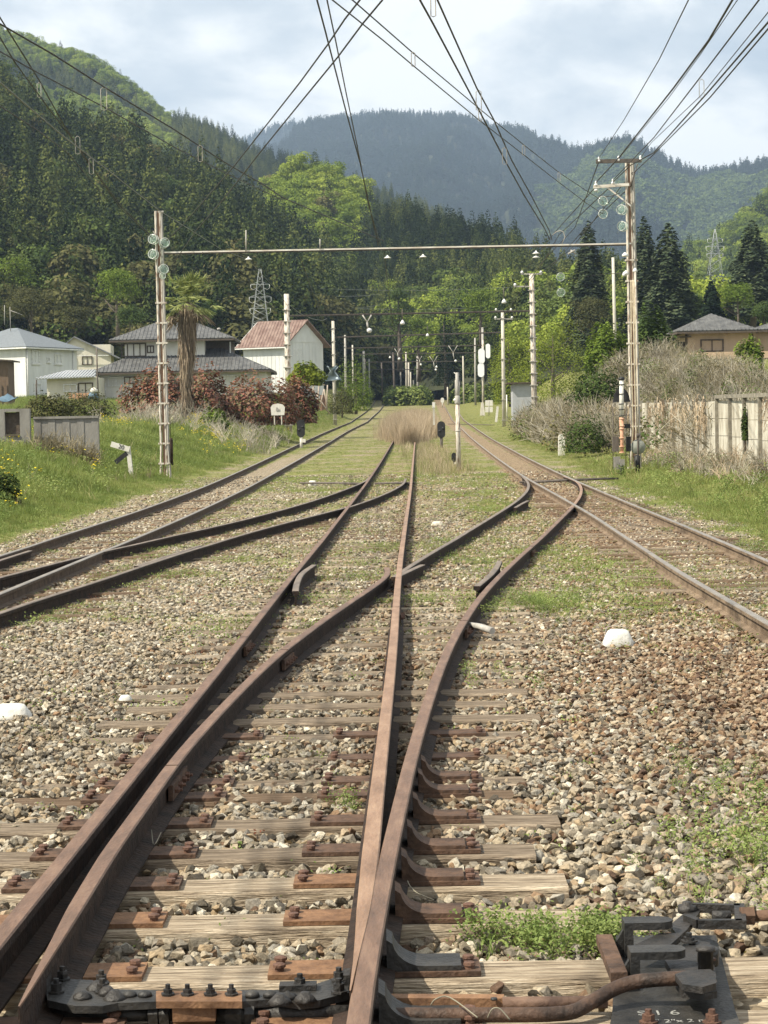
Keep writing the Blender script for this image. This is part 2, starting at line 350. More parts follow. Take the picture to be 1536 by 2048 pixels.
rail('B',[(37.5,2011,.005),(58,1976,.016),(84.6,1926.6,.027),(127,1856,.046),(155.6,1804,.058),(206,1712),(250,1660),(288,1608),(338,1530),(386,1473),(457,1402),(509,1347),(550,1310),(591,1281),(644,1239),(700,1202),(723,1189),(757,1166),(776,1151),(779,1142),(773,1134)],"dark rail inside the long left rail, its switch point lying open at lower left",R1d,dz=-.002)
rail('F',[(788,1153),(798,1145.6),(827.6,1125),(866,1102),(918,1073),(951,1052),(983,1034),(1019,1012),(1042,996),(1058,981),(1061,969),(1056,960),(1044.5,952)],"dark curved rail from the centre frog up to the inner rail of the right track",R3,dz=-.004)
rail('WD',[(797,1150),(820,1138),(845,1128)],"short wing rail flaring right at the centre frog",R3,dz=-.006,name="wing_rail")
rail('G',[(889,812),(893,822),(904.5,835),(922,856),(935,869),(960,890),(987.6,911),(1019.5,934),(1042,949.6),(1060.5,960),(1088,975),(1117.5,991),(1145,1007),(1167.6,1020),(1188,1031),(1227,1057),(1266,1082),(1292,1100),(1331,1126),(1370,1150.5),(1422.5,1180),(1474.5,1209),(1536,1245),(1640,1305),(1800,1398)],"left rail of the right hand main track, tan side, running off the right edge",R4,dz=-.001,h=.14)
rail('I',[(908,812),(916,822),(932,842),(958,862),(987.6,880),(1019.5,897),(1053.7,915),(1088,932.5),(1122,948),(1156,963),(1188,977),(1240,998),(1279,1014),(1318,1031),(1357,1046),(1396,1062),(1435.5,1078),(1474.5,1096),(1536,1121),(1700,1190),(1900,1275)],"outermost right rail of the right hand main track beside the grass",R4,dz=0,h=.14)
rail('H',[(1140,1016),(1154,1004),(1163,990),(1166.5,976),(1161,965),(1149,959),(1128,952)],"short hooked curved rail joining the outermost right rail",R1,dz=-.005)
rail('J',[(756,794),(752,804),(742,819),(719,833),(695,844),(656,861.6),(617,878),(584,894),(539,914),(500,933),(454,955),(402,975.5),(350,996),(270,1025),(190,1050),(156,1060),(104,1077),(52,1094),(0,1111),(-120,1150),(-300,1205)],"leftmost rail of the left hand track beside the green bank",R2,h=.14)
rail('K',[(769,794),(767.5,803),(768,812),(761.7,822.5),(734,838),(701,857.5),(675.8,873),(636.7,896),(597.7,918),(558.6,940),(525,959),(488,980),(428,1007),(376,1031),(333,1050),(273,1075),(221,1095),(195,1106),(156,1122),(91,1149),(0,1185),(-120,1236),(-300,1310)],"bright topped second rail of the left hand track crossing the frog at left",R2,dz=-.002,h=.14)
rail('L',[(744,950),(735,959),(727.6,965),(690.7,979),(650,993),(623,1003),(571,1017),(506,1035),(454,1047),(402,1059),(338.5,1072),(273,1087),(234,1096),(208,1101.5),(156,1113),(78,1134),(0,1153),(-120,1185),(-300,1232)],"dark upper rail of the crossover between the centre and left tracks",R3,dz=-.004)
rail('M',[(696,1013),(662.5,1022),(610,1035),(558,1048),(506,1062),(454,1077),(402,1093),(338.5,1112.5),(273,1134),(221,1153),(169,1170),(104,1188),(52,1206),(0,1224),(-120,1265),(-300,1330)],"dark lower rail of the crossover, lowest of the rails leaving the left edge",R3,dz=-.005)
rail('N',[(696,1014),(707,1010),(747.7,998),(780,984),(801,972),(813,964),(811,957)],"short bent closure rail ending beside the orange centre rail",R3,dz=-.006)
rail('C1',[(591,1183),(591.5,1168),(596,1152),(607,1142),(628,1130)],"short bent check rail beside the long straight left rail",R3,dz=.004,name="check_rail",group="check rails",cat="check rail")
rail('C2',[(953,1173),(968,1161),(985,1148),(997,1134),(999,1122)],"short dark check rail beside the curving right rail",R3,dz=.004,name="check_rail",group="check rails",cat="check rail")
rail('C3',[(1030,1014),(1040,1006),(1056,1000)],"small dark check rail end in the grass beside the hooked rail",R3,dz=-.01,name="check_rail",group="check rails",cat="check rail")
rail('C4',[(400,1088),(338,1107),(273,1128.5)],"straight check rail lying along the lower crossover rail at left",R3,dz=-.02,name="check_rail",group="check rails",cat="check rail")
rail('C5',[(60,1098),(20,1110),(-40,1130)],"short check rail inside the leftmost rail at the left edge",R3,dz=-.02,name="check_rail",group="check rails",cat="check rail")
def rail_x(key,y):
    C=RAILS[key]; ya=np.array([p.y for p in C]); xa=np.array([p.x for p in C]); s=np.argsort(ya)
    if y<ya.min()-.05 or y>ya.max()+.05: return None
    return float(np.interp(y,ya[s],xa[s]))
# ---------------------------------------------------------------- sleepers
def wood_mat(name,c1,c2,c3):
    return mat(name,c1,c2,scale=4,rough=.9,bump=1.0,bscale=12,stretch=(1,14,14),c3=c3,detail=9,contrast=.45,spec=.1)
WOOD=[wood_mat("weathered_wood_pale",(.055,.040,.030),(.64,.55,.42),(.35,.28,.20)),wood_mat("weathered_wood_grey",(.06,.045,.033),(.43,.35,.26),(.21,.165,.12)),wood_mat("weathered_wood_brown",(.075,.05,.035),(.26,.19,.13),(.15,.105,.07))]
ORD="first second third fourth fifth sixth seventh eighth ninth tenth eleventh twelfth thirteenth fourteenth fifteenth sixteenth seventeenth eighteenth nineteenth twentieth".split()
TENS=["","","twenty","thirty","forty","fifty","sixty"]
def ordn(i):
    if i<20: return ORD[i]
    t,u=divmod(i+1,10)
    return (TENS[t]+"-"+ORD[u-1]) if u else {30:"thirtieth",40:"fortieth",50:"fiftieth",60:"sixtieth",20:"twentieth"}[i+1]
def sleeper(a,b,w,top,h,m,label,group,parent_loc=None):
    """a,b end points of the top centreline"""
    a=Vector(a); b=Vector(b); d=(b-a); l=d.length; d.normalize(); s=Vector((-d.y,d.x,0)); rr=random.Random(int(a.y*977)+int(a.x*13))
    n=14; vs=[];fs=[]
    for i in range(n+1):
        c=a+d*(l*i/n); k=[rr.uniform(-.007,.007) for _ in range(5)]
        e=0 if 0<i<n else rr.uniform(-.02,.02)
        for (o_,z) in ((-w/2+k[0],-h),(-w/2+k[1],-.012),(-w/2+.012+k[1],0),(-.01,k[3]*.5),(w/2-.012+k[2],0),(w/2+k[2],-.012),(w/2,-h)):
            vs.append(c+s*o_+d*e+Vector((0,0,z)))
    for i in range(n):
        for j in range(7): j2=(j+1)%7; fs.append((i*7+j,i*7+j2,(i+1)*7+j2,(i+1)*7+j))
    fs+=[tuple(range(7)),tuple(n*7+k for k in range(7))[::-1]]
    mb=MB(); mb.add(vs,fs); loc=(a+b)/2; loc.z-=h
    t=thing("sleeper",label,"sleeper",loc,group); mb.build("timber",m,t); return t
SL_TOP=-.168
tdir=Vector((.014,1,0)).normalized(); sdir=Vector((1,-.014,0)).normalized()
fronts=[5.05,5.61,6.19,6.87,7.44,8.0,8.62,9.24,9.61,10.28,10.97,11.5,12.1,12.65]
while fronts[-1]<37: fronts.append(fronts[-1]+.6)
SLEEPERS=[]
RUSTP=mat("rusty_plate",(.13,.07,.04),(.25,.14,.075),scale=16,rough=.75,bump=.3,metal=.2)
DARKP=mat("dark_rusty_plate",(.045,.028,.02),(.12,.07,.045),scale=12,rough=.8,bump=.4)
BOLTM=mat("rusty_bolt",(.07,.038,.028),(.14,.075,.05),scale=40,rough=.7,bump=.3)
BLK=mat("black_greasy_iron",(.008,.008,.008),(.030,.025,.021),scale=14,rough=.6,bump=.5,bscale=50,spec=.5)
BLK2=mat("dark_grey_iron",(.012,.012,.012),(.042,.039,.035),scale=10,rough=.55,bump=.3,bscale=60,spec=.4)
for i,fy in enumerate(fronts):
    cy=fy+.115; xa=rail_x('A',cy); xe=rail_x('E',cy) or rail_x('D',cy)
    if xa is None: xa=-1.0
    rr=random.Random(i*31+5)
    if cy<23: x0=xa-.42-rr.uniform(0,.25); x1=xe+.5+rr.uniform(-.08,.25)
    else: x0=xa-.5; x1=rail_x('D',cy)+.5
    if i in (1,2): x1=2.6
    z=RH(cy)+SL_TOP+(0 if cy<11 else rr.uniform(.016,.036))
    m=WOOD[0] if i in (1,2,3,4) else WOOD[rr.choice((1,1,2,1)) if cy<14 else rr.choice((1,1,2,0))]
    a=Vector((x0,cy-.014*x0,z)); b=Vector((x1,cy-.014*x1,z))
    t=sleeper(a,b,.23,0,.14,m,"%s wooden sleeper from the bottom edge under the centre track"%ordn(i),"sleepers under the centre track")
    SLEEPERS.append((t,cy,x0,x1,z))
def track_sleepers(k1,k2,y0,y1,step,where,word,ang=0):
    y=y0; i=0
    while y<y1:
        xa=rail_x(k1,y); xb=rail_x(k2,y)
        if xa is not None and xb is not None:
            if xa>xb: xa,xb=xb,xa
            rr=random.Random(int(y*100)+len(where)); z=RH(y)+SL_TOP+rr.uniform(.03,.05)
            a=Vector((xa-.42-rr.uniform(0,.2),y,z)); b=Vector((xb+.42+rr.uniform(0,.2),y,z))
            t=sleeper(a,b,.21,0,.1,WOOD[rr.choice((1,2,2))],"%s wooden sleeper from the near end under the %s"%(ordn(i),where),"sleepers under the "+word)
            SLEEPERS.append((t,y,a.x,b.x,z)); i+=1
        y+=step
track_sleepers('J','M',18.6,27,.62,"left hand pair of crossing tracks","left hand pair of crossing tracks")
track_sleepers('L','M',27.4,36,.62,"crossover left of the centre track","crossover")
track_sleepers('J','K',27.2,46,1.24,"left hand track beyond the frog","left hand track beyond the frog")
track_sleepers('G','I',18.9,46,.62,"right hand main track","right hand main track")
# plates and bolts of the near turnout are parts of the sleeper that carries them
for i,(t,cy,x0,x1,z) in enumerate(SLEEPERS[:12]):
    if cy>11.3: break
    def xx(k): return rail_x(k,cy)
    xa,xb,xd,xe=xx('A'),xx('B'),xx('D'),xx('E'); zt=z+.002
    if xb is None: xb=xa+.24
    groups=[]
    if xa>-1.9: groups.append((xa-.27,xb+.25,DARKP if i>3 else (RUSTP if i in (2,3) else DARKP)))
    xl=(xd if xd is not None else xe-.02)
    groups.append((xl-.30,xl+.03,RUSTP if i<5 else DARKP)); groups.append((xe-.03,xe+.33,DARKP))
    for gi,(p0,p1,mm) in enumerate(groups):
        mb=MB(); c=Vector(((p0+p1)/2,cy-.014*(p0+p1)/2,zt+.008+gi*.0004)); mb.box(c,(p1-p0,.17,.016))
        pl=mb.build("tie_plate",mm,t)
        sides=[(p0,1),(p1,-1)] if gi==0 else ([(p0,1)] if gi==1 else [(p1,-1)])
        for (ex,sg) in sides:
            for k in (-1,1):
                q=MB(); bx=ex+sg*.035; by=cy-.014*ex+k*.042
                q.lathe((bx,by,zt+.016),[(.015,0),(.015,.012),(.021,.013),(.021,.022),(.012,.026),(.0,.0265)] if (i+gi)%2 else [(.017,0),(.017,.010),(.020,.011),(.018,.020),(.0,.022)],9,smooth=False)
                bo=q.build("bolt",BOLTM,t)
    # rail brace against the outer (right) rail
    if cy<10.2:
        mb=MB(); bx=xe+.034; y0=cy-.014*xe
        for k in range(7):
            a0=math.pi/2*k/6; a1=math.pi/2*(k+1)/6
            if k<6:
                pA=Vector((bx+.11-.11*math.sin(a0) if False else bx+.115*(1-math.cos(a0)),0,zt+.02+.115*(1-math.sin(a0)))); pB=Vector((bx+.115*(1-math.cos(a1)),0,zt+.02+.115*(1-math.sin(a1))))
                pass
        prof=[(bx,zt+.118)]+[(bx+.018+.10*(1-math.cos(a)),zt+.118-.085*math.sin(a)) for a in np.linspace(0.15,math.pi/2,7)]+[(bx+.235,zt+.033),(bx+.235,zt+.017),(bx,zt+.017)]
        for (w0,w1) in ((-.075,.075),):
            mb.prism([(p[0],y0+w0,p[1]) for p in prof],(0,w1-w0,0))
        br=mb.build("rail_brace",BLK2 if i<3 else DARKP,t)
        q=MB()
        for k in (-.035,.035): q.bolt((bx+.165,y0+k,zt+.034),.02,.03)
        q2=q.build("brace_bolts",BOLTM,br)

def fishplate(key,px,py,ln=.5,side=1):
    c=onrail(px,py); C=RAILS[key]; j=min(range(len(C)),key=lambda i:(C[i]-c).length); c=C[j]; d=(C[min(j+1,len(C)-1)]-C[max(j-1,0)]).normalized(); s=Vector((d.y,-d.x,0))*side
    par=[o for o in COL.objects if o.get('_key')==key][0]; q=MB(); a=c-d*ln/2+s*.030+Vector((0,0,-.082)); b=c+d*ln/2+s*.030+Vector((0,0,-.082)); q.bar(a,b,.022,.072)
    fp=q.build("fishplate",DARKP,par); q=MB()
    for k in (-.36,-.13,.13,.36): q.lathe(c+d*ln*k+s*.041+Vector((0,0,-.08)),[(.017,0),(.017,.018),(.009,.02),(.009,.034)],6,axis=s,smooth=False)
    q.build("joint_bolts",BOLTM,fp); q=MB(); p=c+Vector((0,0,.0012)); q.bar(p-s*.032,p+s*.032,.006,.002); q.build("joint_gap",M_web,par)
for a_ in (('B',338,1530,.55,1),('B',560,1300,.5,1),('A',487,1274,.5,1),('D',792,1214,.5,1),('E',925,1240,.5,1),('G',1300,1105,.55,-1),('I',1360,1047,.55,-1),('M',273,1134,.5,1),('E',1060,1093,.5,1)): fishplate(*a_)
# ---------------------------------------------------------------- ballast stones
def hull_stone(seed,n=16,fl=.7):
    r=np.random.default_rng(seed); bm=bmesh.new()
    for _ in range(n):
        v=r.normal(size=3); v/=np.linalg.norm(v); v*=r.uniform(.82,1.0); v*=np.array([1,r.uniform(.62,.95),fl]); bm.verts.new(v*.5)
    res=bmesh.ops.convex_hull(bm,input=bm.verts); bmesh.ops.delete(bm,geom=[g for g in res['geom_interior'] if isinstance(g,bmesh.types.BMVert)],context='VERTS')
    bmesh.ops.bevel(bm,geom=list(bm.edges),offset=.016,segments=1,affect='EDGES',profile=.6)
    me=bpy.data.meshes.new("stone"); bm.to_mesh(me); bm.free(); me.materials.append(M_stone); return bpy.data.objects.new("stone",me)
m,t,b,o=new_mat("ballast_stone"); N=t.nodes.new; K=t.links.new
ai=N('ShaderNodeAttribute'); ai.attribute_type='INSTANCER'; ai.attribute_name='cv'
fr=N('ShaderNodeMath'); fr.operation='FRACT'; K(ai.outputs['Fac'],fr.inputs[0])
fl=N('ShaderNodeMath'); fl.operation='GREATER_THAN'; fl.inputs[1].default_value=1.0; K(ai.outputs['Fac'],fl.inputs[0])
r1=N('ShaderNodeValToRGB'); K(fr.outputs[0],r1.inputs[0]); r1.color_ramp.interpolation='LINEAR'; e=r1.color_ramp.elements
e[0].color=(.055,.045,.034,1); e[1].color=(.66,.60,.48,1)
for p,c in ((.09,(.14,.12,.09)),(.24,(.26,.215,.15)),(.36,(.20,.18,.15)),(.5,(.36,.30,.215)),(.62,(.31,.23,.14)),(.75,(.43,.375,.28)),(.84,(.29,.265,.22)),(.93,(.50,.45,.355))):
    q=e.new(p); q.color=(*c,1)
r2=N('ShaderNodeValToRGB'); K(fr.outputs[0],r2.inputs[0]); e=r2.color_ramp.elements
e[0].color=(.09,.055,.038,1); e[1].color=(.46,.38,.28,1)
for p,c in ((.25,(.18,.115,.07)),(.45,(.26,.165,.095)),(.6,(.21,.165,.12)),(.8,(.35,.26,.165))):
    q=e.new(p); q.color=(*c,1)
mx=N('ShaderNodeMix'); mx.data_type='RGBA'; K(fl.outputs[0],mx.inputs[0]); K(r1.outputs[0],mx.inputs[6]); K(r2.outputs[0],mx.inputs[7])
tc=N('ShaderNodeTexCoord'); n=N('ShaderNodeTexNoise'); n.inputs['Scale'].default_value=5; n.inputs['Detail'].default_value=8; n.inputs['Roughness'].default_value=.7; K(tc.outputs['Object'],n.inputs['Vector'])
mr=N('ShaderNodeMapRange'); mr.inputs[1].default_value=.3; mr.inputs[2].default_value=.7; mr.inputs[3].default_value=.6; mr.inputs[4].default_value=1.35; K(n.outputs['Fac'],mr.inputs[0])
ml=N('ShaderNodeMix'); ml.data_type='RGBA'; ml.blend_type='MULTIPLY'; ml.inputs[0].default_value=1; K(mx.outputs[2],ml.inputs[6]); K(mr.outputs[0],ml.inputs[7]); K(ml.outputs[2],b.inputs['Base Color'])
b.inputs['Roughness'].default_value=.85; b.inputs['Specular IOR Level'].default_value=.25
bu=N('ShaderNodeBump'); bu.inputs['Strength'].default_value=.5; bu.inputs['Distance'].default_value=.06; K(n.outputs['Fac'],bu.inputs['Height']); K(bu.outputs[0],b.inputs['Normal'])
M_stone=m
STV=[hull_stone(100+i,n=10+i%5,fl=(.55,.7,.62,.8)[i%4]) for i in range(14)]
def raildist(x,y):
    d=np.full(x.shape,9.)
    for k,C in RAILS.items():
        ya=np.array([p.y for p in C]); xa=np.array([p.x for p in C]); s=np.argsort(ya); ya=ya[s]; xa=xa[s]
        xr=np.interp(y,ya,xa); sl=np.abs(np.interp(y,ya[:-1],np.diff(xa)/np.maximum(np.diff(ya),1e-3)))
        dd=np.abs(x-xr)/np.sqrt(1+np.clip(sl,0,1)**2); dd=np.where((y<ya[0]-.03)|(y>ya[-1]+.03),9,dd); d=np.minimum(d,dd)
    return d
def insleeper(x,y,mar=0.0):
    r=np.zeros(x.shape,bool)
    for (t_,cy,x0,x1,z) in SLEEPERS:
        r|=(np.abs(y+.014*x-cy)<.115+mar)&(x>x0-mar)&(x<x1+mar)
    return r
def frust(y0,y1,dens,mar=.9,xmin=-1e9,xmax=1e9):
    w0=.192*y1+mar; n=int(2*w0*(y1-y0)*dens); x=RNG.uniform(-w0,w0,n); y=RNG.uniform(y0,y1,n)
    k=(np.abs(x)<.192*y+mar)&(x>xmin)&(x<xmax); return x[k],y[k]
PX=[];PY=[];PZ=[];PS=[];
for (y0,y1,dens,s0,s1,lay) in ((4.6,9,430,.046,.092,2),(9,15,500,.040,.074,2),(15,24,500,.040,.068,1),(24,38,260,.042,.072,1),(38,62,60,.05,.085,1)):
    for l in range(lay):
        x,y=frust(y0,y1,dens,2.6 if y1<20 else 1.8)
        s=RNG.uniform(s0,s1,len(x))*(1.0 if l==0 else .85)*np.where(RNG.random(len(x))<.12,1.35,1)
        g,_=zone(x,y)
        k=RNG.random(len(x))>np.clip(g*1.15-.12,0,.93)
        d=xJ(y)-x; e_=x-xI(y)
        k&=~((d>1.2)&(y>20)); k&=~((e_>1.6)&(y>20))
        k&=raildist(x,y)>.045+s*.35*(y<20)
        ins=insleeper(x,y,-.01)
        k&=~(ins&(RNG.random(len(x))<np.where(y<8.3,.985,np.clip(.92+.18*hnoise(x,y,1.3,31),.55,.985))))
        k&=~((x>1.0)&(x<2.1)&(y>5.3)&(y<6.62)&(x<1.04+.09*y*2))   # switch gear bed
        x,y,s=x[k],y[k],s[k]
        gx=ground(x,y); z=gx+(.0 if l==0 else .022)+RNG.uniform(-.006,.014,len(x))
        pile=np.interp(y,[0,12,20],[0,.012,.0]); z+=pile
        PX.append(x);PY.append(y);PZ.append(z);PS.append(s)
x=np.concatenate(PX);y=np.concatenate(PY);z=np.concatenate(PZ);s=np.concatenate(PS); n=len(x)
_,ru=zone(x,y); cv=RNG.random(n)*.99; rd=raildist(x,y); st_=np.exp(-(rd/.16)**2)*.45+.18*(hnoise(x,y,1.7,41)>.45); cv=np.clip(cv*(1-.35*np.exp(-(rd/.14)**2)),0.01,.99)+(RNG.random(n)<ru*.85+.06+st_)*1.0
rot=np.stack([RNG.normal(0,.35,n),RNG.normal(0,.35,n),RNG.uniform(0,6.28,n)],1)
scatter("ballast_stones",np.stack([x,y,z],1),rot,s,RNG.integers(0,14,n),cv,STV,"loose grey and brown crushed stones of the track bed","ballast")
print("stones",n)
# ---------------------------------------------------------------- grass
def tuft(seed,nb,h,w,spread,lean,mats,curl=.5,seg=3):
    r=np.random.default_rng(seed); vs=[];fs=[]
    for _ in range(nb):
        a=r.uniform(0,6.28); rr=spread*math.sqrt(r.random()); bx,by=rr*math.cos(a),rr*math.sin(a); a2=r.uniform(0,6.28); hh=h*r.uniform(.45,1.0); ln=lean*r.uniform(.2,1)*hh; ww=w*r.uniform(.6,1.2)
        px_,py_=-math.sin(a2)*ww/2,math.cos(a2)*ww/2; b0=len(vs)
        for k in range(seg+1):
            t_=k/seg; q=ln*(t_**(1+curl)); wz=(1-t_**1.5)
            vs+= [(bx+math.cos(a2)*q-px_*wz,by+math.sin(a2)*q-py_*wz,hh*t_*(1-.25*t_*lean)-.02),(bx+math.cos(a2)*q+px_*wz,by+math.sin(a2)*q+py_*wz,hh*t_*(1-.25*t_*lean)-.02)]
        for k in range(seg): fs.append((b0+2*k,b0+2*k+1,b0+2*k+3,b0+2*k+2))
    return bpy.data.objects.new("tuft",quick_mesh("tuft",vs,fs,mats))
def leafy(seed,n,rad,h,s,m):
    r=np.random.default_rng(seed); c=np.stack([r.normal(0,rad,n),r.normal(0,rad,n),r.uniform(0,1,n)**.8*h],1); return bpy.data.objects.new("weed",leaf_mesh("weed",c,s,r,m,flat=.5))
def leaf_mesh(name,c,s,r,m,flat=0.0,asp=.6,dirs=None):
    """c: centres (n,3); s: size or array; quads with random tilt"""
    n=len(c); s=np.broadcast_to(np.asarray(s,float),(n,)) if np.ndim(s)<1 or len(np.atleast_1d(s))!=n else s
    nrm=r.normal(size=(n,3)); nrm/=np.linalg.norm(nrm,axis=1)[:,None]; 
    if dirs is not None: nrm=nrm*.7+dirs; 
    nrm[:,2]+=flat*2; nrm/=np.linalg.norm(nrm,axis=1)[:,None]
    a=np.cross(nrm,r.normal(size=(n,3))); a/=np.linalg.norm(a,axis=1)[:,None]; b_=np.cross(nrm,a)
    sx=(s*.5)[:,None]; sy=(s*.5*asp)[:,None]
    v=np.stack([c-a*sx,c+b_*sy-a*sx*.1,c+a*sx,c-b_*sy+a*sx*.1],1).reshape(-1,3)
    f=np.arange(4*n).reshape(n,4); return quick_mesh(name,v,f,m)
G_green=mat("grass_green",(.12,.17,.035),(.31,.32,.11),scale=.4,rough=.7,transl=.35,rand=1.0,c3=(.19,.235,.055),coord='Object',contrast=.9)
G_mix=mat("grass_dry_green",(.14,.17,.045),(.36,.31,.15),scale=.4,rough=.8,transl=.3,rand=1.0,c3=(.19,.21,.06),contrast=.9)
G_dry=mat("grass_dry",(.27,.21,.13),(.56,.45,.33),scale=.4,rough=.85,transl=.3,rand=.9,contrast=.9)
G_weed=mat("weed_leaf",(.13,.19,.045),(.28,.33,.10),scale=3,rough=.7,transl=.3,rand=.8,contrast=.9)
G_red=mat("weed_red",(.25,.09,.05),(.20,.16,.05),scale=3,rough=.7,transl=.3,rand=.8)
def put(name,pts,variants,label,cat,s0,s1,tilt=.12):
    n=len(pts); rot=np.stack([RNG.normal(0,tilt,n),RNG.normal(0,tilt,n),RNG.uniform(0,6.28,n)],1)
    return scatter(name,pts,rot,RNG.uniform(s0,s1,n),RNG.integers(0,len(variants),n),RNG.random(n),variants,label,cat)
def gpts(x,y,dz=0): return np.stack([x,y,ground(x,y)+dz],1)
# short weeds among the ballast and the grassy strips
XX=[];YY=[]
for (y0,y1,dens) in ((5,14,140),(14,30,120),(30,60,60),(60,120,18),(120,240,5)):
    x,y=frust(y0,y1,dens); g,_=zone(x,y); k=RNG.random(len(x))<np.clip(g*1.2-.12,0,1)**1.2
    k&=raildist(x,y)>.06; k&=~(((xJ(y)-x)>2.2)&(y>24)); XX.append(x[k]);YY.append(y[k])
x=np.concatenate(XX);y=np.concatenate(YY)
put("short_grass",gpts(x,y),[tuft(i,18,.085,.006,.10,.7,G_mix if i%3 else G_green) for i in range(6)]+[leafy(20,70,.07,.05,.017,G_weed),leafy(21,60,.06,.04,.015,G_weed)],"short patchy yellow green grass growing between and beside the rails","grass",.6,1.5)
# scattered tiny seedlings everywhere among stones
x,y=frust(5,40,6); k=raildist(x,y)>.08; x,y=x[k],y[k]
put("small_weeds",gpts(x,y,.02),[leafy(30+i,22,.03,.035,.013,G_weed) for i in range(3)]+[leafy(35,18,.03,.03,.012,G_red)],"tiny weeds sprouting among the ballast stones","weeds",.6,1.4)
# near weed clumps (lower right)
cl=[]
for (cx,cy,rx,ry,nn) in ((1.62,8.2,.25,.5,70),(1.55,7.8,.25,.2,34),(.50,6.78,.13,.12,60),(.72,6.74,.08,.10,26),(1.7,9.6,.2,.6,20),(.62,13.5,.3,.6,14),(-.12,9.1,.07,.06,10),(1.3,7.4,.25,.3,12),(1.5,18.9,.42,.6,110)):
    cl.append(np.stack([RNG.normal(cx,rx,nn),RNG.normal(cy,ry,nn)],1))
c=np.concatenate(cl); k=~insleeper(c[:,0],c[:,1],.01)|(c[:,1]>9); c=c[k]; c=c[raildist(c[:,0],c[:,1])>.09]; c=c[~((c[:,0]>.98)&(c[:,0]<2.0)&(c[:,1]<6.7))]
put("leafy_weeds",gpts(c[:,0],c[:,1],.03),[leafy(40+i,110,.030,.10,.013,G_weed) for i in range(4)]+[tuft(50,9,.13,.004,.03,.8,G_weed)],"feathery light green weeds among the stones at the lower right","weeds",.6,1.35)
# tall grass on the left bank
XX=[];YY=[]
for (y0,y1,dens) in ((24,50,60),(50,80,40),(80,130,13),(130,215,3.5)):
    x,y=frust(y0,y1,dens,1.5); d=xJ(y)-x; p=sstep(1.0,2.6,d+.6*hnoise(x,y,.8,11)); k=(RNG.random(len(x))<p); XX.append(x[k]);YY.append(y[k])
x=np.concatenate(XX);y=np.concatenate(YY); tall=np.interp(xJ(y)-x,[1,3.5,7],[.4,1,1.2])*(1+.3*hnoise(x,y,.5,12))
n=len(x); rot=np.stack([RNG.normal(0,.15,n),RNG.normal(0,.15,n),RNG.uniform(0,6.28,n)],1)
scatter("bank_grass",gpts(x,y),rot,tall*RNG.uniform(.8,1.3,n)*np.interp(y,[30,130],[1,1.5]),RNG.integers(0,6,n),np.clip(.35+.35*hnoise(x,y,.45,13)+RNG.normal(0,.16,n),0,1),[tuft(60+i,22,.30,.011,.16,.75,G_green if i<5 else G_mix) for i in range(6)],"lush green grass covering the left bank","grass")
# yellow flowers
def flower(seed):
    r=np.random.default_rng(seed); c=np.stack([r.normal(0,.13,9),r.normal(0,.13,9),r.uniform(.26,.42,9)],1); return bpy.data.objects.new("f",leaf_mesh("f",c,.05,r,M_yel,flat=1,asp=1))
M_yel=mat("yellow_petals",(.75,.60,.03),(.65,.50,.02),rough=.7,transl=.3)
fx=[];fy=[]
for (px,py,sx,sy,nn) in ((238,884,22,5,40),(400,872,45,6,90),(440,880,50,8,50),(120,915,60,8,20),(15,940,20,25,25),(480,862,60,6,25)):
    for _ in range(nn):
        q=onrail(RNG.normal(px,sx),RNG.normal(py,sy),.55); 
        for _k in range(4):
            r_=ray(px,py)
        fx.append(q.x);fy.append(q.y)
fx=np.array(fx);fy=np.array(fy); k=(fy<130)&(xJ(fy)-fx>1.5)
put("yellow_flowers",gpts(fx[k],fy[k]),[flower(1),flower(2)],"small yellow flowers blooming in the left bank grass","flowers",.8,1.3)
# grass at the right of the right hand track
XX=[];YY=[]
for (y0,y1,dens) in ((18,40,60),(40,70,34),(70,130,8)):
    x,y=frust(y0,y1,dens,1.0); e_=x-xI(y); p=sstep(.9,2.2,e_+.5*hnoise(x,y,.9,14))*(1-.6*sstep(5.5,8,e_)); k=RNG.random(len(x))<p*(.6+.4*hnoise(x,y,1.5,15)); XX.append(x[k]);YY.append(y[k])
x=np.concatenate(XX);y=np.concatenate(YY); n=len(x); rot=np.stack([RNG.normal(0,.15,n),RNG.normal(0,.15,n),RNG.uniform(0,6.28,n)],1)
scatter("right_grass",gpts(x,y),rot,np.interp(x-xI(y),[1,3,6],[.55,.9,1.3])*RNG.uniform(.8,1.3,n),RNG.integers(0,6,n),np.clip(.5+.3*hnoise(x,y,.7,16)+RNG.normal(0,.2,n),0,1),[tuft(70+i,20,.22,.010,.15,.75,G_mix if i%2 else G_green) for i in range(6)],"mixed green and straw grass beside the right hand track","grass")
# tall dry grass between the tracks
n=3900; y=RNG.uniform(106,215,n)
xc=np.interp(y,[104,130,215],[1.2,1.6,3.3]); wd=np.interp(y,[104,125,215],[.4,1.5,2.2]); x=xc+.1+RNG.normal(0,.45,n)*wd
k=(x-xJ(y)>1.9)&(xI(y)-x>2.0); x,y=x[k],y[k]
put("pampas_grass",gpts(x,y),[tuft(80+i,22,1.5,.018,.22,.45,G_dry) for i in range(5)],"tall straw coloured dry grass standing between the tracks","dry grass",.6,1.3)
n=1500; y=RNG.uniform(60,104,n); x=RNG.normal(1.9,.5,n)*1.0
k=(xI(y)-x>1.6)&(raildist(x,y)>.2); x,y=x[k],y[k]
put("dry_weeds",gpts(x,y),[tuft(90+i,10,.5,.008,.2,.6,G_dry if i%2 else G_mix) for i in range(4)],"thin grey green weeds around the white pole","weeds",.5,1.2)

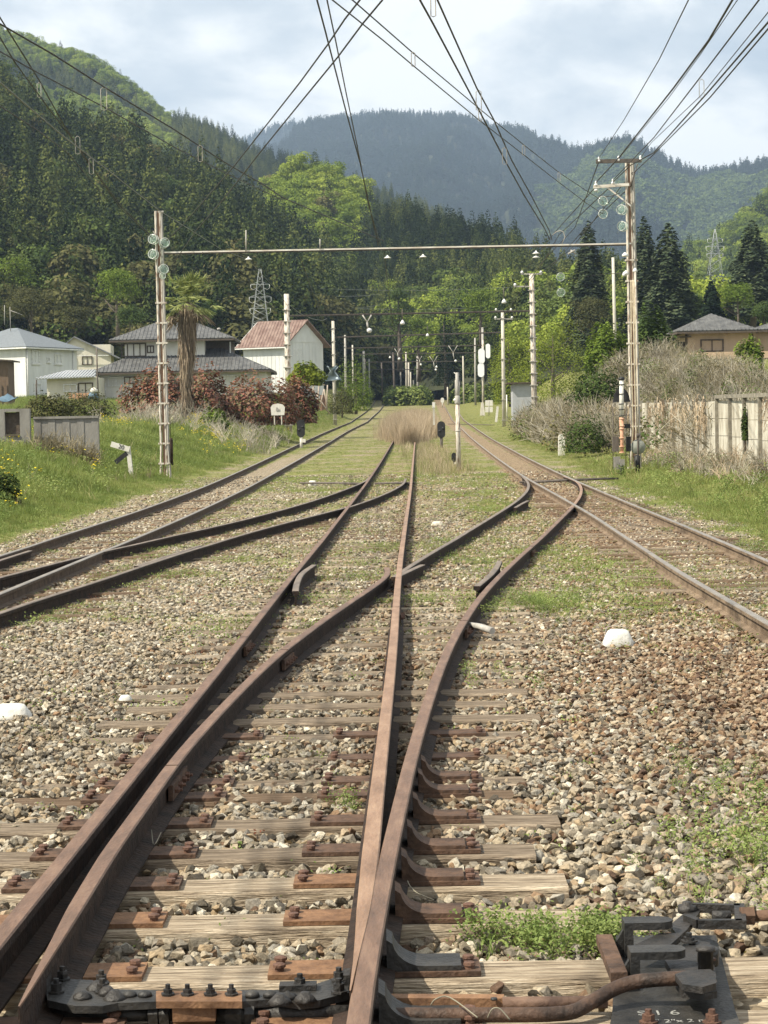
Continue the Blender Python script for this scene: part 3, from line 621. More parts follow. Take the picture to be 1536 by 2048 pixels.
n=2600; y=RNG.uniform(300,392,n); x=RNG.uniform(-32,32,n)
k=(np.abs(x-np.interp(y,[300,392],[-.6,-1.0]))>2.2)&(np.abs(x-np.interp(y,[300,392],[8.6,11.5]))>2.6); x,y=x[k],y[k]
def bushlet(seed,mt):
    r=np.random.default_rng(seed); nn=420; d=r.normal(size=(nn,3)); d[:,2]=np.abs(d[:,2]); d/=np.linalg.norm(d,axis=1)[:,None]; c=d*(.5+.5*r.random(nn))[:,None]*np.array([.9,.9,1.3]); return bpy.data.objects.new("b",leaf_mesh("b",c,.22,r,mt,flat=.3,asp=.8,dirs=d*.6))
G_und=mat("undergrowth_leaf",(.06,.10,.02),(.22,.26,.06),scale=.5,rough=.8,transl=.25,island=.4,rand=.8,contrast=.9)
put("undergrowth",gpts(x,y),[bushlet(i,G_und) for i in range(3)],"green undergrowth along the foot of the valley forest","undergrowth",.7,2.3)

XX=[];YY=[]
for (y0,y1,dens) in ((26,60,3.0),(60,120,1.2)):
    x,y=frust(y0,y1,dens,1.5); d=xJ(y)-x; k=(d>1.8)&(hnoise(x,y,.7,51)>-.1); XX.append(x[k]);YY.append(y[k])
    x,y=frust(y0,y1,dens*.8,1.0); d=x-xI(y); k=(d>1.6)&(d<6)&(hnoise(x,y,.9,52)>.0); XX.append(x[k]);YY.append(y[k])
x=np.concatenate(XX);y=np.concatenate(YY)
put("rough_weeds",gpts(x,y),[tuft(200,14,.55,.012,.14,.5,G_mix),tuft(201,10,.6,.010,.10,.7,G_dry),leafy(202,120,.11,.34,.045,G_weed),leafy(203,150,.14,.28,.04,G_green),leafy(204,110,.10,.40,.04,G_weed),tuft(205,16,.45,.014,.2,.8,G_green)],"taller rough weeds and straw stalks dotted over the grassy banks","weeds",.6,1.4,.2)
# ---------------------------------------------------------------- trees as numpy meshes
C_dark=mat("cedar_needles",(.009,.018,.007),(.115,.130,.036),scale=.25,rough=.9,transl=.1,island=.5,rand=1.1,c3=(.042,.060,.018),contrast=.9,spec=.1)
C_cedar=mat("layered_cedar_needles",(.022,.036,.020),(.11,.13,.065),scale=.4,rough=.9,transl=.1,island=.6,c3=(.05,.07,.035),contrast=.9,spec=.1)
C_far=mat("far_conifer_needles",(.012,.024,.018),(.034,.048,.032),scale=.2,rough=.9,island=.5,rand=.6,contrast=.9,spec=.1)
B_spring=mat("spring_leaves",(.09,.14,.02),(.31,.36,.06),scale=.3,rough=.8,transl=.3,island=.5,rand=.6,c3=(.19,.25,.035),contrast=.9,spec=.15)
B_olive=mat("olive_brown_leaves",(.055,.06,.022),(.17,.15,.06),scale=.3,rough=.85,transl=.2,island=.6,rand=.6,c3=(.10,.10,.035),contrast=.9,spec=.15)
B_mid=mat("mid_green_leaves",(.045,.075,.018),(.14,.18,.045),scale=.3,rough=.8,transl=.25,island=.5,rand=.6,c3=(.085,.12,.028),contrast=.9,spec=.15)
B_red=mat("red_photinia_leaves",(.23,.085,.05),(.12,.12,.045),scale=1.6,rough=.6,transl=.25,island=.9,c3=(.19,.085,.05),contrast=.8,spec=.4)
B_yel=mat("yellow_green_leaves",(.14,.18,.02),(.30,.32,.05),scale=.3,rough=.8,transl=.35,island=.5,rand=.5,c3=(.21,.25,.03),contrast=.9,spec=.15)
M_bark=mat("bark",(.07,.055,.042),(.15,.125,.10),scale=6,rough=.95,bump=.6,stretch=(3,3,.6))
M_barkp=mat("pale_bark",(.28,.25,.21),(.42,.38,.33),scale=6,rough=.95,bump=.4,stretch=(3,3,.6))
def conifer_pts(r,h,w,n,lay=0.0,top=.03):
    """leaf-clump centres and outward directions of a conifer crown"""
    z=1-np.sqrt(r.random(n)*(1-top)); z=np.clip(z,0,1)
    if lay: z=(np.floor(z*lay)+.95*r.random(n)**1.6)/lay
    rad=w/2*((1-z)**.62)*(.55+.45*r.random(n)); a=r.uniform(0,6.28,n)
    rad*=1+.18*np.sin(a*3+z*21)+.15*np.sin(a*5-z*13)
    d=np.stack([np.cos(a),np.sin(a),np.full(n,.35)],1)
    c=np.stack([np.cos(a)*rad,np.sin(a)*rad,h*(.12+.88*z)-rad*.18],1); return c,d
def blob_pts(r,h,w,n,nl=9,base=.3):
    """leaf centres for a lobed broadleaf crown"""
    C=[];S=[]
    for i in range(nl):
        a=r.uniform(0,6.28); q=r.uniform(0,.5)*w*.62; zz=r.uniform(base+.15,.86); q*=math.sqrt(max(.1,1-((zz-.55)/.5)**2)); C.append((math.cos(a)*q,math.sin(a)*q,zz*h)); S.append(r.uniform(.16,.27)*w)
    C.append((0,0,.80*h)); S.append(.22*w); C=np.array(C); S=np.array(S)
    k=r.integers(0,len(C),n); v=r.normal(size=(n,3)); v/=np.linalg.norm(v,axis=1)[:,None]; v[:,2]=np.where(v[:,2]<-.3,-v[:,2],v[:,2])
    rr=S[k]*(.6+.45*r.random(n)**.6); c=C[k]+v*rr[:,None]*np.array([1,1,.8]); return c,v
def hill_conifer(seed,n,mt,h=16,w=5.2,s=1.0):
    r=np.random.default_rng(seed); c,d=conifer_pts(r,h,w,n); sz=s*r.uniform(.6,1.25,n)*(.55+.6*(1-c[:,2]/h)); return bpy.data.objects.new("t",leaf_mesh("t",c,sz,r,mt,flat=.15,asp=.75,dirs=d*.9))
def hill_broad(seed,n,mt,h=12,w=11,s=.9):
    r=np.random.default_rng(seed); c,d=blob_pts(r,h,w,n); return bpy.data.objects.new("t",leaf_mesh("t",c,s*r.uniform(.6,1.3,n),r,mt,flat=.15,asp=.8,dirs=d*.9))
def slab(name,label,sky,front,ridge,zf,tree_h,mt,back=1.5,nt=40,exp=1.0):
    """a hillside: px skyline -> terrain from the front distance up to the ridge, rounding down behind"""
    px=np.linspace(sky[0][0],sky[-1][0],120); py=np.interp(px,[s[0] for s in sky],[s[1] for s in sky])
    fr=np.interp(px,[a for a,b in front],[b for a,b in front]); rd=np.interp(px,[a for a,b in ridge],[b for a,b in ridge])
    V=[]; T=np.concatenate([np.linspace(0,1,nt),np.linspace(1.06,back,8)])
    for i in range(len(px)):
        top=at(float(px[i]),float(py[i]),float(rd[i])).z-tree_h
        for t_ in T:
            Yd=fr[i]+(rd[i]-fr[i])*t_; x_=(px[i]-768)/F*Yd
            z0=zf if not callable(zf) else zf(x_,Yd)
            if t_<=1: z_=z0+(top-z0)*(t_**exp)
            else: z_=top-(t_-1)*(rd[i]-fr[i])*.55
            z_+=hnoise(x_,Yd,.018,5)*.02*(rd[i]-fr[i])*min(1,t_*3)*(1 if t_<.93 else max(0,(1-t_)/.07))
            V.append((x_,Yd,z_))
    k=len(T); A=(np.arange(len(px)-1)[:,None]*k+np.arange(k-1)[None,:]).ravel(); f=np.stack([A,A+k,A+k+1,A+1],1)
    me=quick_mesh(name,V,f,mt,True); o=struct(mesh_obj(name,me),label)
    V=np.array(V).reshape(len(px),k,3)
    def sample(n,t0=0,t1=1.03,pmin=-1e9,pmax=1e9,accept=None):
        u=RNG.uniform(0,1,n*3); w_=RNG.uniform(t0,t1,n*3); pxs=px[0]+u*(px[-1]-px[0]); kk=(pxs>pmin)&(pxs<pmax)
        frs=np.interp(pxs,px,fr); rds=np.interp(pxs,px,rd); Yd=frs+(rds-frs)*w_; kk&=RNG.random(len(u))<Yd/rds.max()
        pxs,w_,Yd=pxs[kk][:n],w_[kk][:n],Yd[kk][:n]
        ci=np.clip((pxs-px[0])/(px[1]-px[0]),0,len(px)-1.001); i0=ci.astype(int); fi=ci-i0
        def zt(i): return np.array([np.interp(w_[j],T,V[i[j],:,2]) for j in range(len(i))])
        z_=zt(i0)*(1-fi)+zt(i0+1)*fi
        P_=np.stack([(pxs-768)/F*Yd,Yd,z_],1); return P_,pxs,w_
    return o,sample
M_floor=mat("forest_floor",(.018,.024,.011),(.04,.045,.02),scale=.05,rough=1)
def plant(name,P_,variants,label,sc,idxw=None,tint=None):
    n=len(P_); rot=np.stack([RNG.normal(0,.03,n),RNG.normal(0,.03,n),RNG.uniform(0,6.28,n)],1)
    idx=RNG.integers(0,len(variants),n) if idxw is None else idxw
    cv=np.clip(.5+.35*hnoise(P_[:,0],P_[:,1],.02,3)+RNG.normal(0,.22,n),0,1) if tint is None else tint
    s=RNG.uniform(sc[0],sc[1],n); S=np.stack([s*RNG.uniform(.85,1.15,n),s,s*RNG.uniform(.85,1.15,n)],1)
    return scatter(name,P_,rot,S,idx,cv,variants,label,"forest")
HC=[hill_conifer(i,1300,C_dark,h=15.5,w=6.0,s=.74) for i in range(6)]
def cp(L_): return [bpy.data.objects.new("t",o.data) for o in L_]
HB=[hill_broad(10+i,1500,B_spring,s=.55) for i in range(4)]; HO=[hill_broad(20+i,1500,B_olive,s=.55) for i in range(3)]; HM=[hill_broad(26+i,1500,B_mid,s=.55) for i in range(3)]
# near left ridge
_,S1=slab("near_left_hillside","steep wooded hillside rising at the left",[(-500,-60),(-200,10),(0,100),(60,165),(100,190),(200,222),(300,268),(350,310),(420,324),(500,365),(560,398),(620,440),(700,500),(750,560),(790,620),(820,690)],[(-500,245),(500,250),(640,290),(760,370),(820,395)],[(-500,440),(500,440),(700,440),(820,430)],lambda x,y: 5.5,15,M_floor,exp=.9)
P_,pxs,w_=S1(2500); n=len(P_); br=RNG.random(n)<np.where(w_<.12,.55,.05)
kind=np.where(br,np.where(RNG.random(n)<.5,RNG.integers(6,9,n),RNG.integers(9,12,n)),RNG.integers(0,6,n))
plant("cedar_forest",P_,cp(HC)+cp(HO)+cp(HM),"dense dark cedar forest on the near left hillside",(.55,1.2),kind)
# bright green knoll behind it
_,S2=slab("bright_knoll","knoll of fresh green broadleaf wood above the left ridge",[(480,420),(540,372),(565,335),(600,312),(630,306),(680,316),(715,338),(750,372),(790,410),(840,455),(900,520)],[(480,440),(900,440)],[(480,560),(900,580)],lambda x,y: 14,9,M_floor,exp=.8)
P_,pxs,w_=S2(560,pmin=480,pmax=900); n=len(P_); gg=(pxs>555)&(pxs<745)
kind=np.where(gg&(RNG.random(n)<.94),RNG.integers(0,4,n),np.where(RNG.random(n)<.25,RNG.integers(10,13,n),RNG.integers(4,10,n)))
plant("spring_wood",P_,cp(HB)+cp(HC)+cp(HO),"fresh yellow green broadleaf wood on the knoll",(.55,.85),kind)
# second left mountain
_,S3=slab("far_left_mountain","wooded mountain with a sunlit crest at the upper left",[(-600,-160),(-200,-30),(0,28),(60,48),(130,75),(200,92),(260,130),(300,172),(350,215),(400,224),(450,240),(520,280),(600,296),(700,330),(780,365),(880,405),(960,450),(1080,520)],[(-600,620),(1080,700)],[(-600,1150),(1080,1100)],lambda x,y:20,13,M_floor,exp=.9)
P_,pxs,w_=S3(9000,t0=.15); n=len(P_); hn=hnoise(P_[:,0],P_[:,1],.012,8)
sp_=((w_>.88)|(hn>.42))&(pxs<360); kind=np.where(sp_&(RNG.random(n)<.85),RNG.integers(0,4,n),RNG.integers(4,10,n))
plant("mountain_wood",P_,cp(HB)+cp(HC),"mixed conifer and spring wood on the far left mountain",(.6,.95),kind)
# centre ridge
_,S4=slab("centre_ridge","conifer ridge closing the valley in the middle",[(560,560),(640,500),(700,440),(740,402),(800,388),(850,396),(880,410),(960,420),(1040,440),(1080,468),(1120,485),(1180,492),(1270,500),(1330,540),(1400,610),(1470,640),(1536,645),(1800,640)],[(560,400),(760,392),(1000,300),(1200,250),(1800,250)],[(560,520),(900,520),(1100,470),(1800,400)],lambda x,y:8,13,M_floor,exp=.95)
P_,pxs,w_=S4(2500); n=len(P_); 
grn=((w_<.45)&(RNG.random(n)<.58))|((pxs>1250)&(RNG.random(n)<.5)); kind=np.where(grn,np.where(RNG.random(n)<.62,RNG.integers(6,10,n),RNG.integers(10,13,n)),RNG.integers(0,6,n))
plant("valley_wood",P_,cp(HC)+cp(HB)+cp(HM),"conifer wood with green broadleaf trees on the centre ridge",(.55,.9),kind)
# right green slope
_,S5=slab("right_green_slope","sunlit green slope at the right edge",[(1300,560),(1350,530),(1375,500),(1400,478),(1420,500),(1440,470),(1480,430),(1536,388),(1620,320),(2000,120)],[(1300,560),(2000,560)],[(1300,900),(2000,900)],lambda x,y:14,9,M_floor)
P_,pxs,w_=S5(1500); n=len(P_); plant("green_slope_wood",P_,cp(HB)+cp(HM)+cp(HC[:1]),"light green broadleaf wood on the right slope",(.7,1.0),RNG.choice([0,1,2,3,4,5,6,7],n))
# far blue mountains
_,S6=slab("blue_mountain","broad blue mountain far behind the valley",[(300,400),(480,330),(560,292),(640,252),(690,227),(750,222),(860,226),(960,240),(1060,252),(1110,285),(1170,293),(1220,283),(1270,271),(1330,300),(1400,338),(1470,331),(1536,317),(1700,280),(2100,200)],[(300,1700),(2100,1500)],[(300,3300),(1000,3300),(1180,2700),(2100,2300)],lambda x,y:30,14,M_floor,exp=.95)
FC=[hill_conifer(40+i,150,C_far,s=1.9) for i in range(4)]; FB=[hill_broad(50+i,150,B_mid,s=1.8) for i in range(2)]
P_,pxs,w_=S6(30000,t0=.3); n=len(P_); hn=hnoise(P_[:,0],P_[:,1],.004,8); lg=(hn>.35)&(pxs>1080)
plant("mountain_forest",P_,cp(FC)+cp(FB),"blue hazy conifer forest on the far mountain",(.95,1.35),np.where(lg,RNG.integers(4,6,n),RNG.integers(0,4,n)))
_,S7=slab("cloud_capped_mountain","faint mountain top touching the cloud",[(250,420),(400,340),(470,296),(520,268),(560,249),(605,243),(650,258),(720,310),(800,380)],[(250,3600),(800,3600)],[(250,4700),(800,4700)],lambda x,y:60,14,M_floor)
P_,pxs,w_=S7(6000,t0=.4); n=len(P_); plant("faint_forest",P_,cp(FC),"pale hazy forest on the faintest mountain",(1.2,1.7))
# ---------------------------------------------------------------- poles, gantries, insulators
PW=mat("flaking_white_paint",(.60,.57,.50),(.20,.12,.08),scale=7,rough=.8,bump=.3,stretch=(3,3,.5),contrast=.25,c3=(.52,.48,.41))
PR=mat("rusty_pole_steel",(.20,.11,.07),(.36,.24,.17),scale=9,rough=.85,bump=.3,stretch=(3,3,.4))
PG=mat("grey_pole_steel",(.26,.25,.23),(.40,.38,.34),scale=5,rough=.7,stretch=(3,3,.5))
PC=mat("pale_concrete_pole",(.40,.37,.31),(.55,.52,.45),scale=3,rough=.9,bump=.2,stretch=(2,2,.6))
PD=mat("dark_wood_pole",(.07,.06,.055),(.14,.12,.10),scale=4,rough=.9,stretch=(3,3,.3))
M_glass=mat("pale_insulator_glass",(.36,.38,.35),(.48,.50,.46),rough=.15,spec=.8)
M_glassin,_t,_b,_o=new_mat("insulator_glass_skirt"); _b.inputs['Base Color'].default_value=(.45,.52,.48,1); _b.inputs['Roughness'].default_value=.12
_tr=_t.nodes.new('ShaderNodeBsdfTransparent'); _tr.inputs[0].default_value=(.9,.97,.93,1); _ms=_t.nodes.new('ShaderNodeMixShader'); _ms.inputs[0].default_value=.86; _t.links.new(_b.outputs[0],_ms.inputs[1]); _t.links.new(_tr.outputs[0],_ms.inputs[2]); _t.links.new(_ms.outputs[0],_o.inputs[0])
M_glassd=mat("insulator_core",(.10,.13,.10),(.2,.22,.18),rough=.3,spec=.6)
M_porc=mat("white_porcelain",(.55,.55,.53),(.66,.66,.64),rough=.25,spec=.6)
M_beam=mat("weathered_beam_steel",(.70,.68,.62),(.46,.40,.33),scale=6,rough=.6,contrast=.3,stretch=(.4,3,3))
M_beamd=mat("dark_beam_steel",(.06,.055,.05),(.12,.10,.085),scale=5,rough=.8)
M_wire=mat("dark_wire",(.022,.022,.022),(.035,.033,.03),rough=.6)
M_wireg=mat("aged_green_wire",(.10,.115,.10),(.16,.17,.15),rough=.6)
def disc(mb,c,ax,r,mi=0):
    mb.lathe(c,[(.25*r,-.02),(r*.92,-.015),(r,0),(r*.9,.015),(r*.5,.03),(.3*r,.05),(.22*r,.10)],18,mi,ax)
def insul(name,label,px,py,Y,r=.15,n=2,ax=(.35,-1,.05),parent=None,group="glass disc insulators"):
    c=at(px,py,Y); 
    mb=MB(); A=Vector(ax).normalized()
    x_=A.orthogonal().normalized(); y_=A.cross(x_)
    for k in range(n):
        cc=c-A*(.14*k); mb.tube([cc+(x_*math.cos(a)+y_*math.sin(a))*r*.92 for a in np.linspace(0,2*math.pi,21)],.013,5,cap=False)
        mb.lathe(cc,[(r*.9,-.004),(r*.9,.004),(r*.5,.03),(r*.3,.05)],18,1,A)
    m2=MB(); m2.tube([c+A*.16,c-A*(.14*n+.12)],.022,6)
    if parent is None:
        t=thing(name,label,"insulator",c,group); m2.build("pin",M_glassd,t); mb.build("disc",[M_glass,M_glassin],t); return t
    f=mb.build("insulator",[M_glass,M_glassin],parent); m2.build("pin",M_glassd,f); return f
def batten_pole(label,pb,pt,Y,w,spacing,splay=True,mats=(PW,PR,PG),zb=None,bands=True,group=None,top_plain=0,name="gantry_pole"):
    """old-rail pole: uprights held by band clamps, feet spread apart"""
    b=at(pb[0],pb[1],Y); top=at(pt[0],pt[1],Y); g=G(b.x,b.y); b=Vector((b.x,b.y,min(b.z,g)-.15 if zb is None else zb))
    t=thing(name,label,"pole",(b.x,b.y,b.z),group); H=(top-b).length; d=(top-b)/H
    for k,(ox,m_) in enumerate(((-.5,mats[0]),(-.12,mats[1]),(.18,mats[0]),(.5,mats[2]))):
        mb=MB(); tw=w*.25; l=[]
        for f_ in (0,.02,.12,.2,.6,1.0):
            sp=1+(.35*(1-f_/.12) if (f_<.12 and splay) else 0); l.append(b+d*(H*f_)+Vector((ox*(w-tw)*sp*(1-.22*f_),(.10 if k in (1,2) else -.04)*w,0)))
        mb.tube(l,tw/2*1.05,6,smooth=False); mb.build("upright",m_,t)
    if bands:
        z=.55
        while z<H*.72:
            c=b+d*z; sp=1+(.35*(1-(z/H)/.12) if (z/H<.12 and splay) else 0); q=MB(); ww=w*(1-.22*z/H)*sp+.05
            q.box((c.x,c.y-w*.16,c.z),(ww,.02,.05)); q.box((c.x,c.y+w*.3,c.z),(ww,.02,.05)); q.box((c.x-ww/2,c.y+.07*w,c.z),(.03,w*.48,.05)); q.box((c.x+ww/2,c.y+.07*w,c.z),(.03,w*.48,.05))
            q.build("clamp_band",mats[0],t); z+=spacing
    return t,b,top,d
t1,b1,top1,d1=batten_pole("tall flaky white gantry pole on the grass bank in front of the palm",(331,938),(317,422),60,.30,.60)
for (px,py) in ((305,478),(305,508)): insul("x","",px,py,59.8,parent=t1,ax=(-.35,-1,.1))
for (px,py) in ((330,485),(328,538)): insul("x","",px,py,59.8,parent=t1,ax=(.45,-1,.15))
insul("x","",325,552,59.85,r=.10,parent=t1,n=1)
q=MB(); q.bar(at(316,424,59.9),at(327,423,59.9),.06,.05); q.bar(at(306,462,59.9),at(325,492,59.9),.03,.03); q.build("top_bracket",PG,t1)
q=MB(); q.lathe(at(343,907,59.9)-Vector((0,0,.35)),[(.045,0),(.05,.75),(.035,.8),(.03,.82)],8); q.tube([at(341,895,59.9),at(339,800,59.9)],.012,5); q.build("cable_guard",M_web,t1)
t2,b2,top2,d2=batten_pole("tall right gantry pole with crossarms and glass discs, taller than the one by the palm",(1272,962),(1259,322),60,.34,.62)
q=MB(); c0=at(1192,323,59.7); c1=at(1283,321,59.7); q.bar(c0,c1,.09,.11); q.build("crossarm",M_beamd,t2)
q=MB(); q.bar(at(1187,374,59.7),at(1258,369,59.7),.08,.09); q.bar(at(1211,372,59.7),at(1262,412,59.7),.04,.04); q.build("crossarm",M_beam,t2)
q=MB(); q.tube([at(1275,328,59.6),at(1262,372,59.6)],.018,6); q.build("stay_rod",M_beamd,t2)
for (px,py) in ((1198,319),(1237,317),(1281,316),(1192,367),(1226,363)):
    q=MB(); c=at(px,py,59.7); q.lathe(c-Vector((0,0,.05)),[(.05,-.03),(.06,.0),(.055,.03),(.025,.05),(.04,.07),(.03,.11),(.01,.13)],12); q.build("pin_insulator",M_porc,t2)
q=MB(); q.lathe(at(1192,378,59.7),[(.05,-.07),(.065,-.03),(.03,0)],10); q.build("pin_insulator",M_porc,t2)
for (px,py) in ((1206,402),(1206,428)): insul("x","",px,py,59.4,parent=t2,n=1,ax=(.2,-1,.1))
for (px,py) in ((1242,419),(1243,452)): insul("x","",px,py,59.6,parent=t2,n=2,ax=(-.6,-1,.1))
q=MB(); q.tube([at(1206,394,59.4),at(1224,392,59.6),at(1240,386,59.6)],.012,5); q.tube([at(1206,402,59.4),at(1206,428,59.4)],.01,5); q.build("link_rod",M_beamd,t2)
for (px,py,r) in ((1250,510,.09),(1252,546,.07),(1270,541,.07),(1248,549,.05)):
    q=MB(); q.lathe(at(px,py,59.75),[(r,-.05),(r*1.05,0),(r*.6,.05),(.02,.08)],12); q.build("bell_insulator",M_porc,t2)
q=MB(); l=[at(px,py,59.7) for px,py in ((1270,541),(1273,640),(1275,760),(1277,870))]; q.tube(l,.022,6); q.build("conduit",PW,t2)
for dx in (-.05,.03,.09):
    q=MB(); l=[at(1264,560,59.72)+Vector((dx*.6,0,0)),at(1266,700,59.72)+Vector((dx,0,0)),at(1270,860,59.72)+Vector((dx*1.1,0,0)),at(1268,955,59.72)+Vector((dx*2.2,0,0))]; q.tube(l,.016,5); q.build("cable",mat("cream_cable",(.55,.47,.33),rough=.7) if dx<-.04 else bpy.data.materials["cream_cable"],t2)
# the big beam
def beam(label,pa,pb_,Y,h=.12,m_=None,drops=(),name="gantry_beam"):
    a=at(pa[0],pa[1],Y); b=at(pb_[0],pb_[1],Y); t=thing(name,label,"beam",(a+b)/2,"gantry beams over the tracks")
    q=MB(); q.bar(a,b,.03,h*.35); u=Vector((0,0,h*.5)); q.build("top_flange",m_ or M_beam,t)
    q=MB(); q.bar(a-Vector((0,-.02,h*.30)),b-Vector((0,-.02,h*.30)),.02,h*.42); q.build("web_plate",M_beamd,t)
    for (px,py0,py1) in drops:
        q=MB(); q.tube([at(px,py0,Y-.05),at(px,py1,Y-.05)],.02,5); q.build("upright_rod",PG if py1<py0 else M_beamd,t)
    return t
bm1=beam("long pale steel beam of the nearest gantry across the tracks",(326,505),(1262,487),60,.12,drops=((492,503,460),(640,499,478),(405,504,508)))
for (px,py) in ((497,518),(775,515),(846,513),(1072,506),(1072,514)):
    q=MB(); q.lathe(at(px,py,59.9),[(.12,-.02),(.09,.0),(.03,.035),(.02,.07)],12); q.build("bell_insulator",M_porc,bm1)
# arched pull-off and hardware under the right half of the beam
q=MB(); ar=[at(1105,470,59.9),at(1112,464,59.9),at(1120,461,59.9),at(1127,464,59.9),at(1130,474,59.9),at(1124,488,59.9)]; q.tube(ar,.014,6); q.tube([at(1136,508,59.9),at(1150,500,59.9)],.03,6); q.tube([at(1141,500,59.9),at(1152,508,59.9)],.02,6); q.build("pull_off_arm",PG,bm1)
# floating strain insulators on the span wires in front of the forest
for i,(px,py) in enumerate(((1121,554),(1122,585))): insul("disc_insulator","%s of two glass discs hanging between the second pole and the right gantry pole"%("upper" if i==0 else "lower"),px,py,90,r=.2,n=1,ax=(.1,-1,0))
# farther gantries
FAR=[]
def simple_pole(label,pb,pt,Y=None,w=.2,m_=PC,name="catenary_pole",bands=0,group="catenary poles along the line",arms=()):
    if Y is None: Y=F*8.6/abs(pb[1]-pt[1])
    b=at(pb[0],pb[1],Y); top=at(pt[0],pt[1],Y); z=G(b.x,b.y); b.z=min(b.z,z)-.3
    t=thing(name,label,"pole",b,group); q=MB(); q.tube([b,(b+top)/2,top],[w/2,w/2*.92,w/2*.8],8); q.build("shaft",m_,t)
    H=(top-b).length; d=(top-b)/H
    if bands:
        z=.8
        q=MB()
        while z<H-.5: 
            c=b+d*z; q.box(c,(w*1.25,w*1.25,.05)); z+=bands
        q.build("bands",PG,t)
    for (px0,px1,py) in arms:
        q=MB(); q.bar(at(px0,py,Y),at(px1,py,Y),.07,.08); q.build("crossarm",PG,t)
        for px in (px0+2,px1-2):
            q=MB(); q.lathe(at(px,py-2,Y),[(.05,-.05),(.1,.02),(.07,.1),(.03,.14)],8); q.build("pin_insulator",M_porc,t)
    return t
A1=simple_pole("second pole of the left row, white with rings, behind the small white sign",(578,860),(573,588),131,.42,PW,bands=.75)
batch=[("third pole of the left row beside the climbing shrub",(670,828),(666,642),None,.34,PC),
("fourth pole of the left row with a white cap",(692,812),(690,670),None,.30,PG),
("fifth pole of the left row, just right of the white capped one",(707,812),(705,690),None,.26,PC),
("slim dark topped pole right of the fifth left pole",(728,800),(727,702),300,.45,PG),
("thin twin pole beside the slim dark topped one",(733,800),(730,718),310,.3,PD),
("thin pale pole left of the white guardrail",(739,795),(738,718),320,.32,PG),
("thin dark pole in front of the white guardrail",(765,790),(763,725),330,.3,PD)]
for i,(l,b_,t_,Y_,w_,m_) in enumerate(batch): simple_pole(l,b_,t_,Y_,w_,m_,bands=1.2 if i<3 else 0)
A2=simple_pole("second pole of the right row, tall and banded, in front of the grey shed",(1071,905),(1063,548),122,.36,PW,bands=.72,arms=((1042,1084,548),(1028,1064,573)))
A3=simple_pole("third pole of the right row, plain and slim, left of the shed",(1008,842),(1005,624),None,.30,PC,bands=1.6,arms=((990,1024,622),(989,1026,638)))
more=[("pole behind the white signal backs",(966,795),(965,655),None,.34,PG),("grey pole left of the signal backs",(951,800),(950,676),None,.30,PG),
("thin white pole with short brackets",(928,812),(926,712),300,.28,PC),("thin pole leaning beside the bracket pole",(921,812),(919,745),310,.25,PG),
("dark pole left of the blue car",(790,793),(786,705),330,.42,PD),("pale pole right of the blue car",(802,790),(801,725),360,.3,PC),
("slim pole above the dry grass, the tallest of its cluster",(813,798),(812,704),330,.3,PC),("pole with a black box above the dry grass",(818,798),(817,725),330,.35,PC),
("short pale post above the dry grass",(822,798),(821,744),330,.3,PC),("short post right of the dry grass cluster",(827,795),(827,761),360,.3,PG),
("lattice grey pole with a red and white fitting",(836,800),(835,712),330,.42,PG),("black signal post right of the lattice grey pole",(839,800),(838,775),330,.4,PD),
("small white topped pole in the middle of the valley",(874,793),(873,738),360,.28,PD),("short white post left of the main track end",(896,806),(895,774),300,.25,PC),
("lone distribution pole above the bushes right of the yellow green trees",(1231,690),(1226,515),170,.30,PC)]
for (l,b_,t_,Y_,w_,m_) in more: simple_pole(l,b_,t_,Y_,w_,m_)
beam("dark beam of the second gantry",(578,631),(1066,621),122,.16,M_beamd,drops=())
beam("dark beam of the third gantry",(668,674),(1007,664),185,.2,M_beamd)
beam("dark beam of the fourth gantry",(691,696),(966,690),245,.2,M_beamd)
beam("dark beam of the fifth gantry",(706,708),(951,705),275,.2,M_beamd)
beam("faint beam of the sixth gantry",(728,724),(928,722),300,.2,M_beamd)
beam("faint beam of the seventh gantry, the farthest",(740,739),(920,738),318,.18,M_beamd)
# V shaped hangers
for i,(px,py,Y_,s,l) in enumerate(((734,630,121.8,9,"white forked hanger under the left half of the second beam"),(906,691,244,9,"white forked hanger under the right half of the fourth beam"),(795,697,244,6,"small white forked hanger under the fourth beam"),(867,712,274,8,"brown forked hanger under the fifth beam"),(839,712,274,5,"white forked hanger beside the lattice pole"))):
    c=at(px,py,Y_); t=thing("forked_hanger",l,"hanger",c,"forked hangers under the gantry beams"); k=Y_/F
    q=MB(); q.tube([c+Vector((-s*k,0,0)),c+Vector((0,0,-s*1.6*k)),c+Vector((s*k,0,0))],.05,5); q.tube([c+Vector((0,0,-s*1.6*k)),c+Vector((.15*s*k,0,-s*3*k))],.06,5); q.build("fork",PG,t)
    q=MB(); q.lathe(c+Vector((.6*s*k,0,-s*3.4*k)),[(.02,-.2),(.14,-.15),(.16,.0),(.05,.12)],8,axis=(1,0,.3)); q.build("insulator",M_porc,t)
for i,(px,py,Y_) in enumerate(((805,648,121.8),(855,672,184.5),(1005,686,184.5),(873,735,250),(780,716,250),(1008,606,121))):
    c=at(px,py,Y_); t=thing("hanging_insulator","small white bell insulator hanging %s"%("left of the centre under the second beam","under the middle of the third beam","right of the signal backs","over the valley middle","above the blue car","above the right end of the second beam")[i],"insulator",c,"small hanging insulators")
    q=MB(); q.lathe(c,[(.03,.25),(.13,.1),(.16,.0),(.06,-.04)],8); q.build("bell",M_porc,t); q=MB(); q.tube([c+Vector((0,0,.2)),c+Vector((0,0,.9))],.03,4); q.build("rod",M_beamd,t)
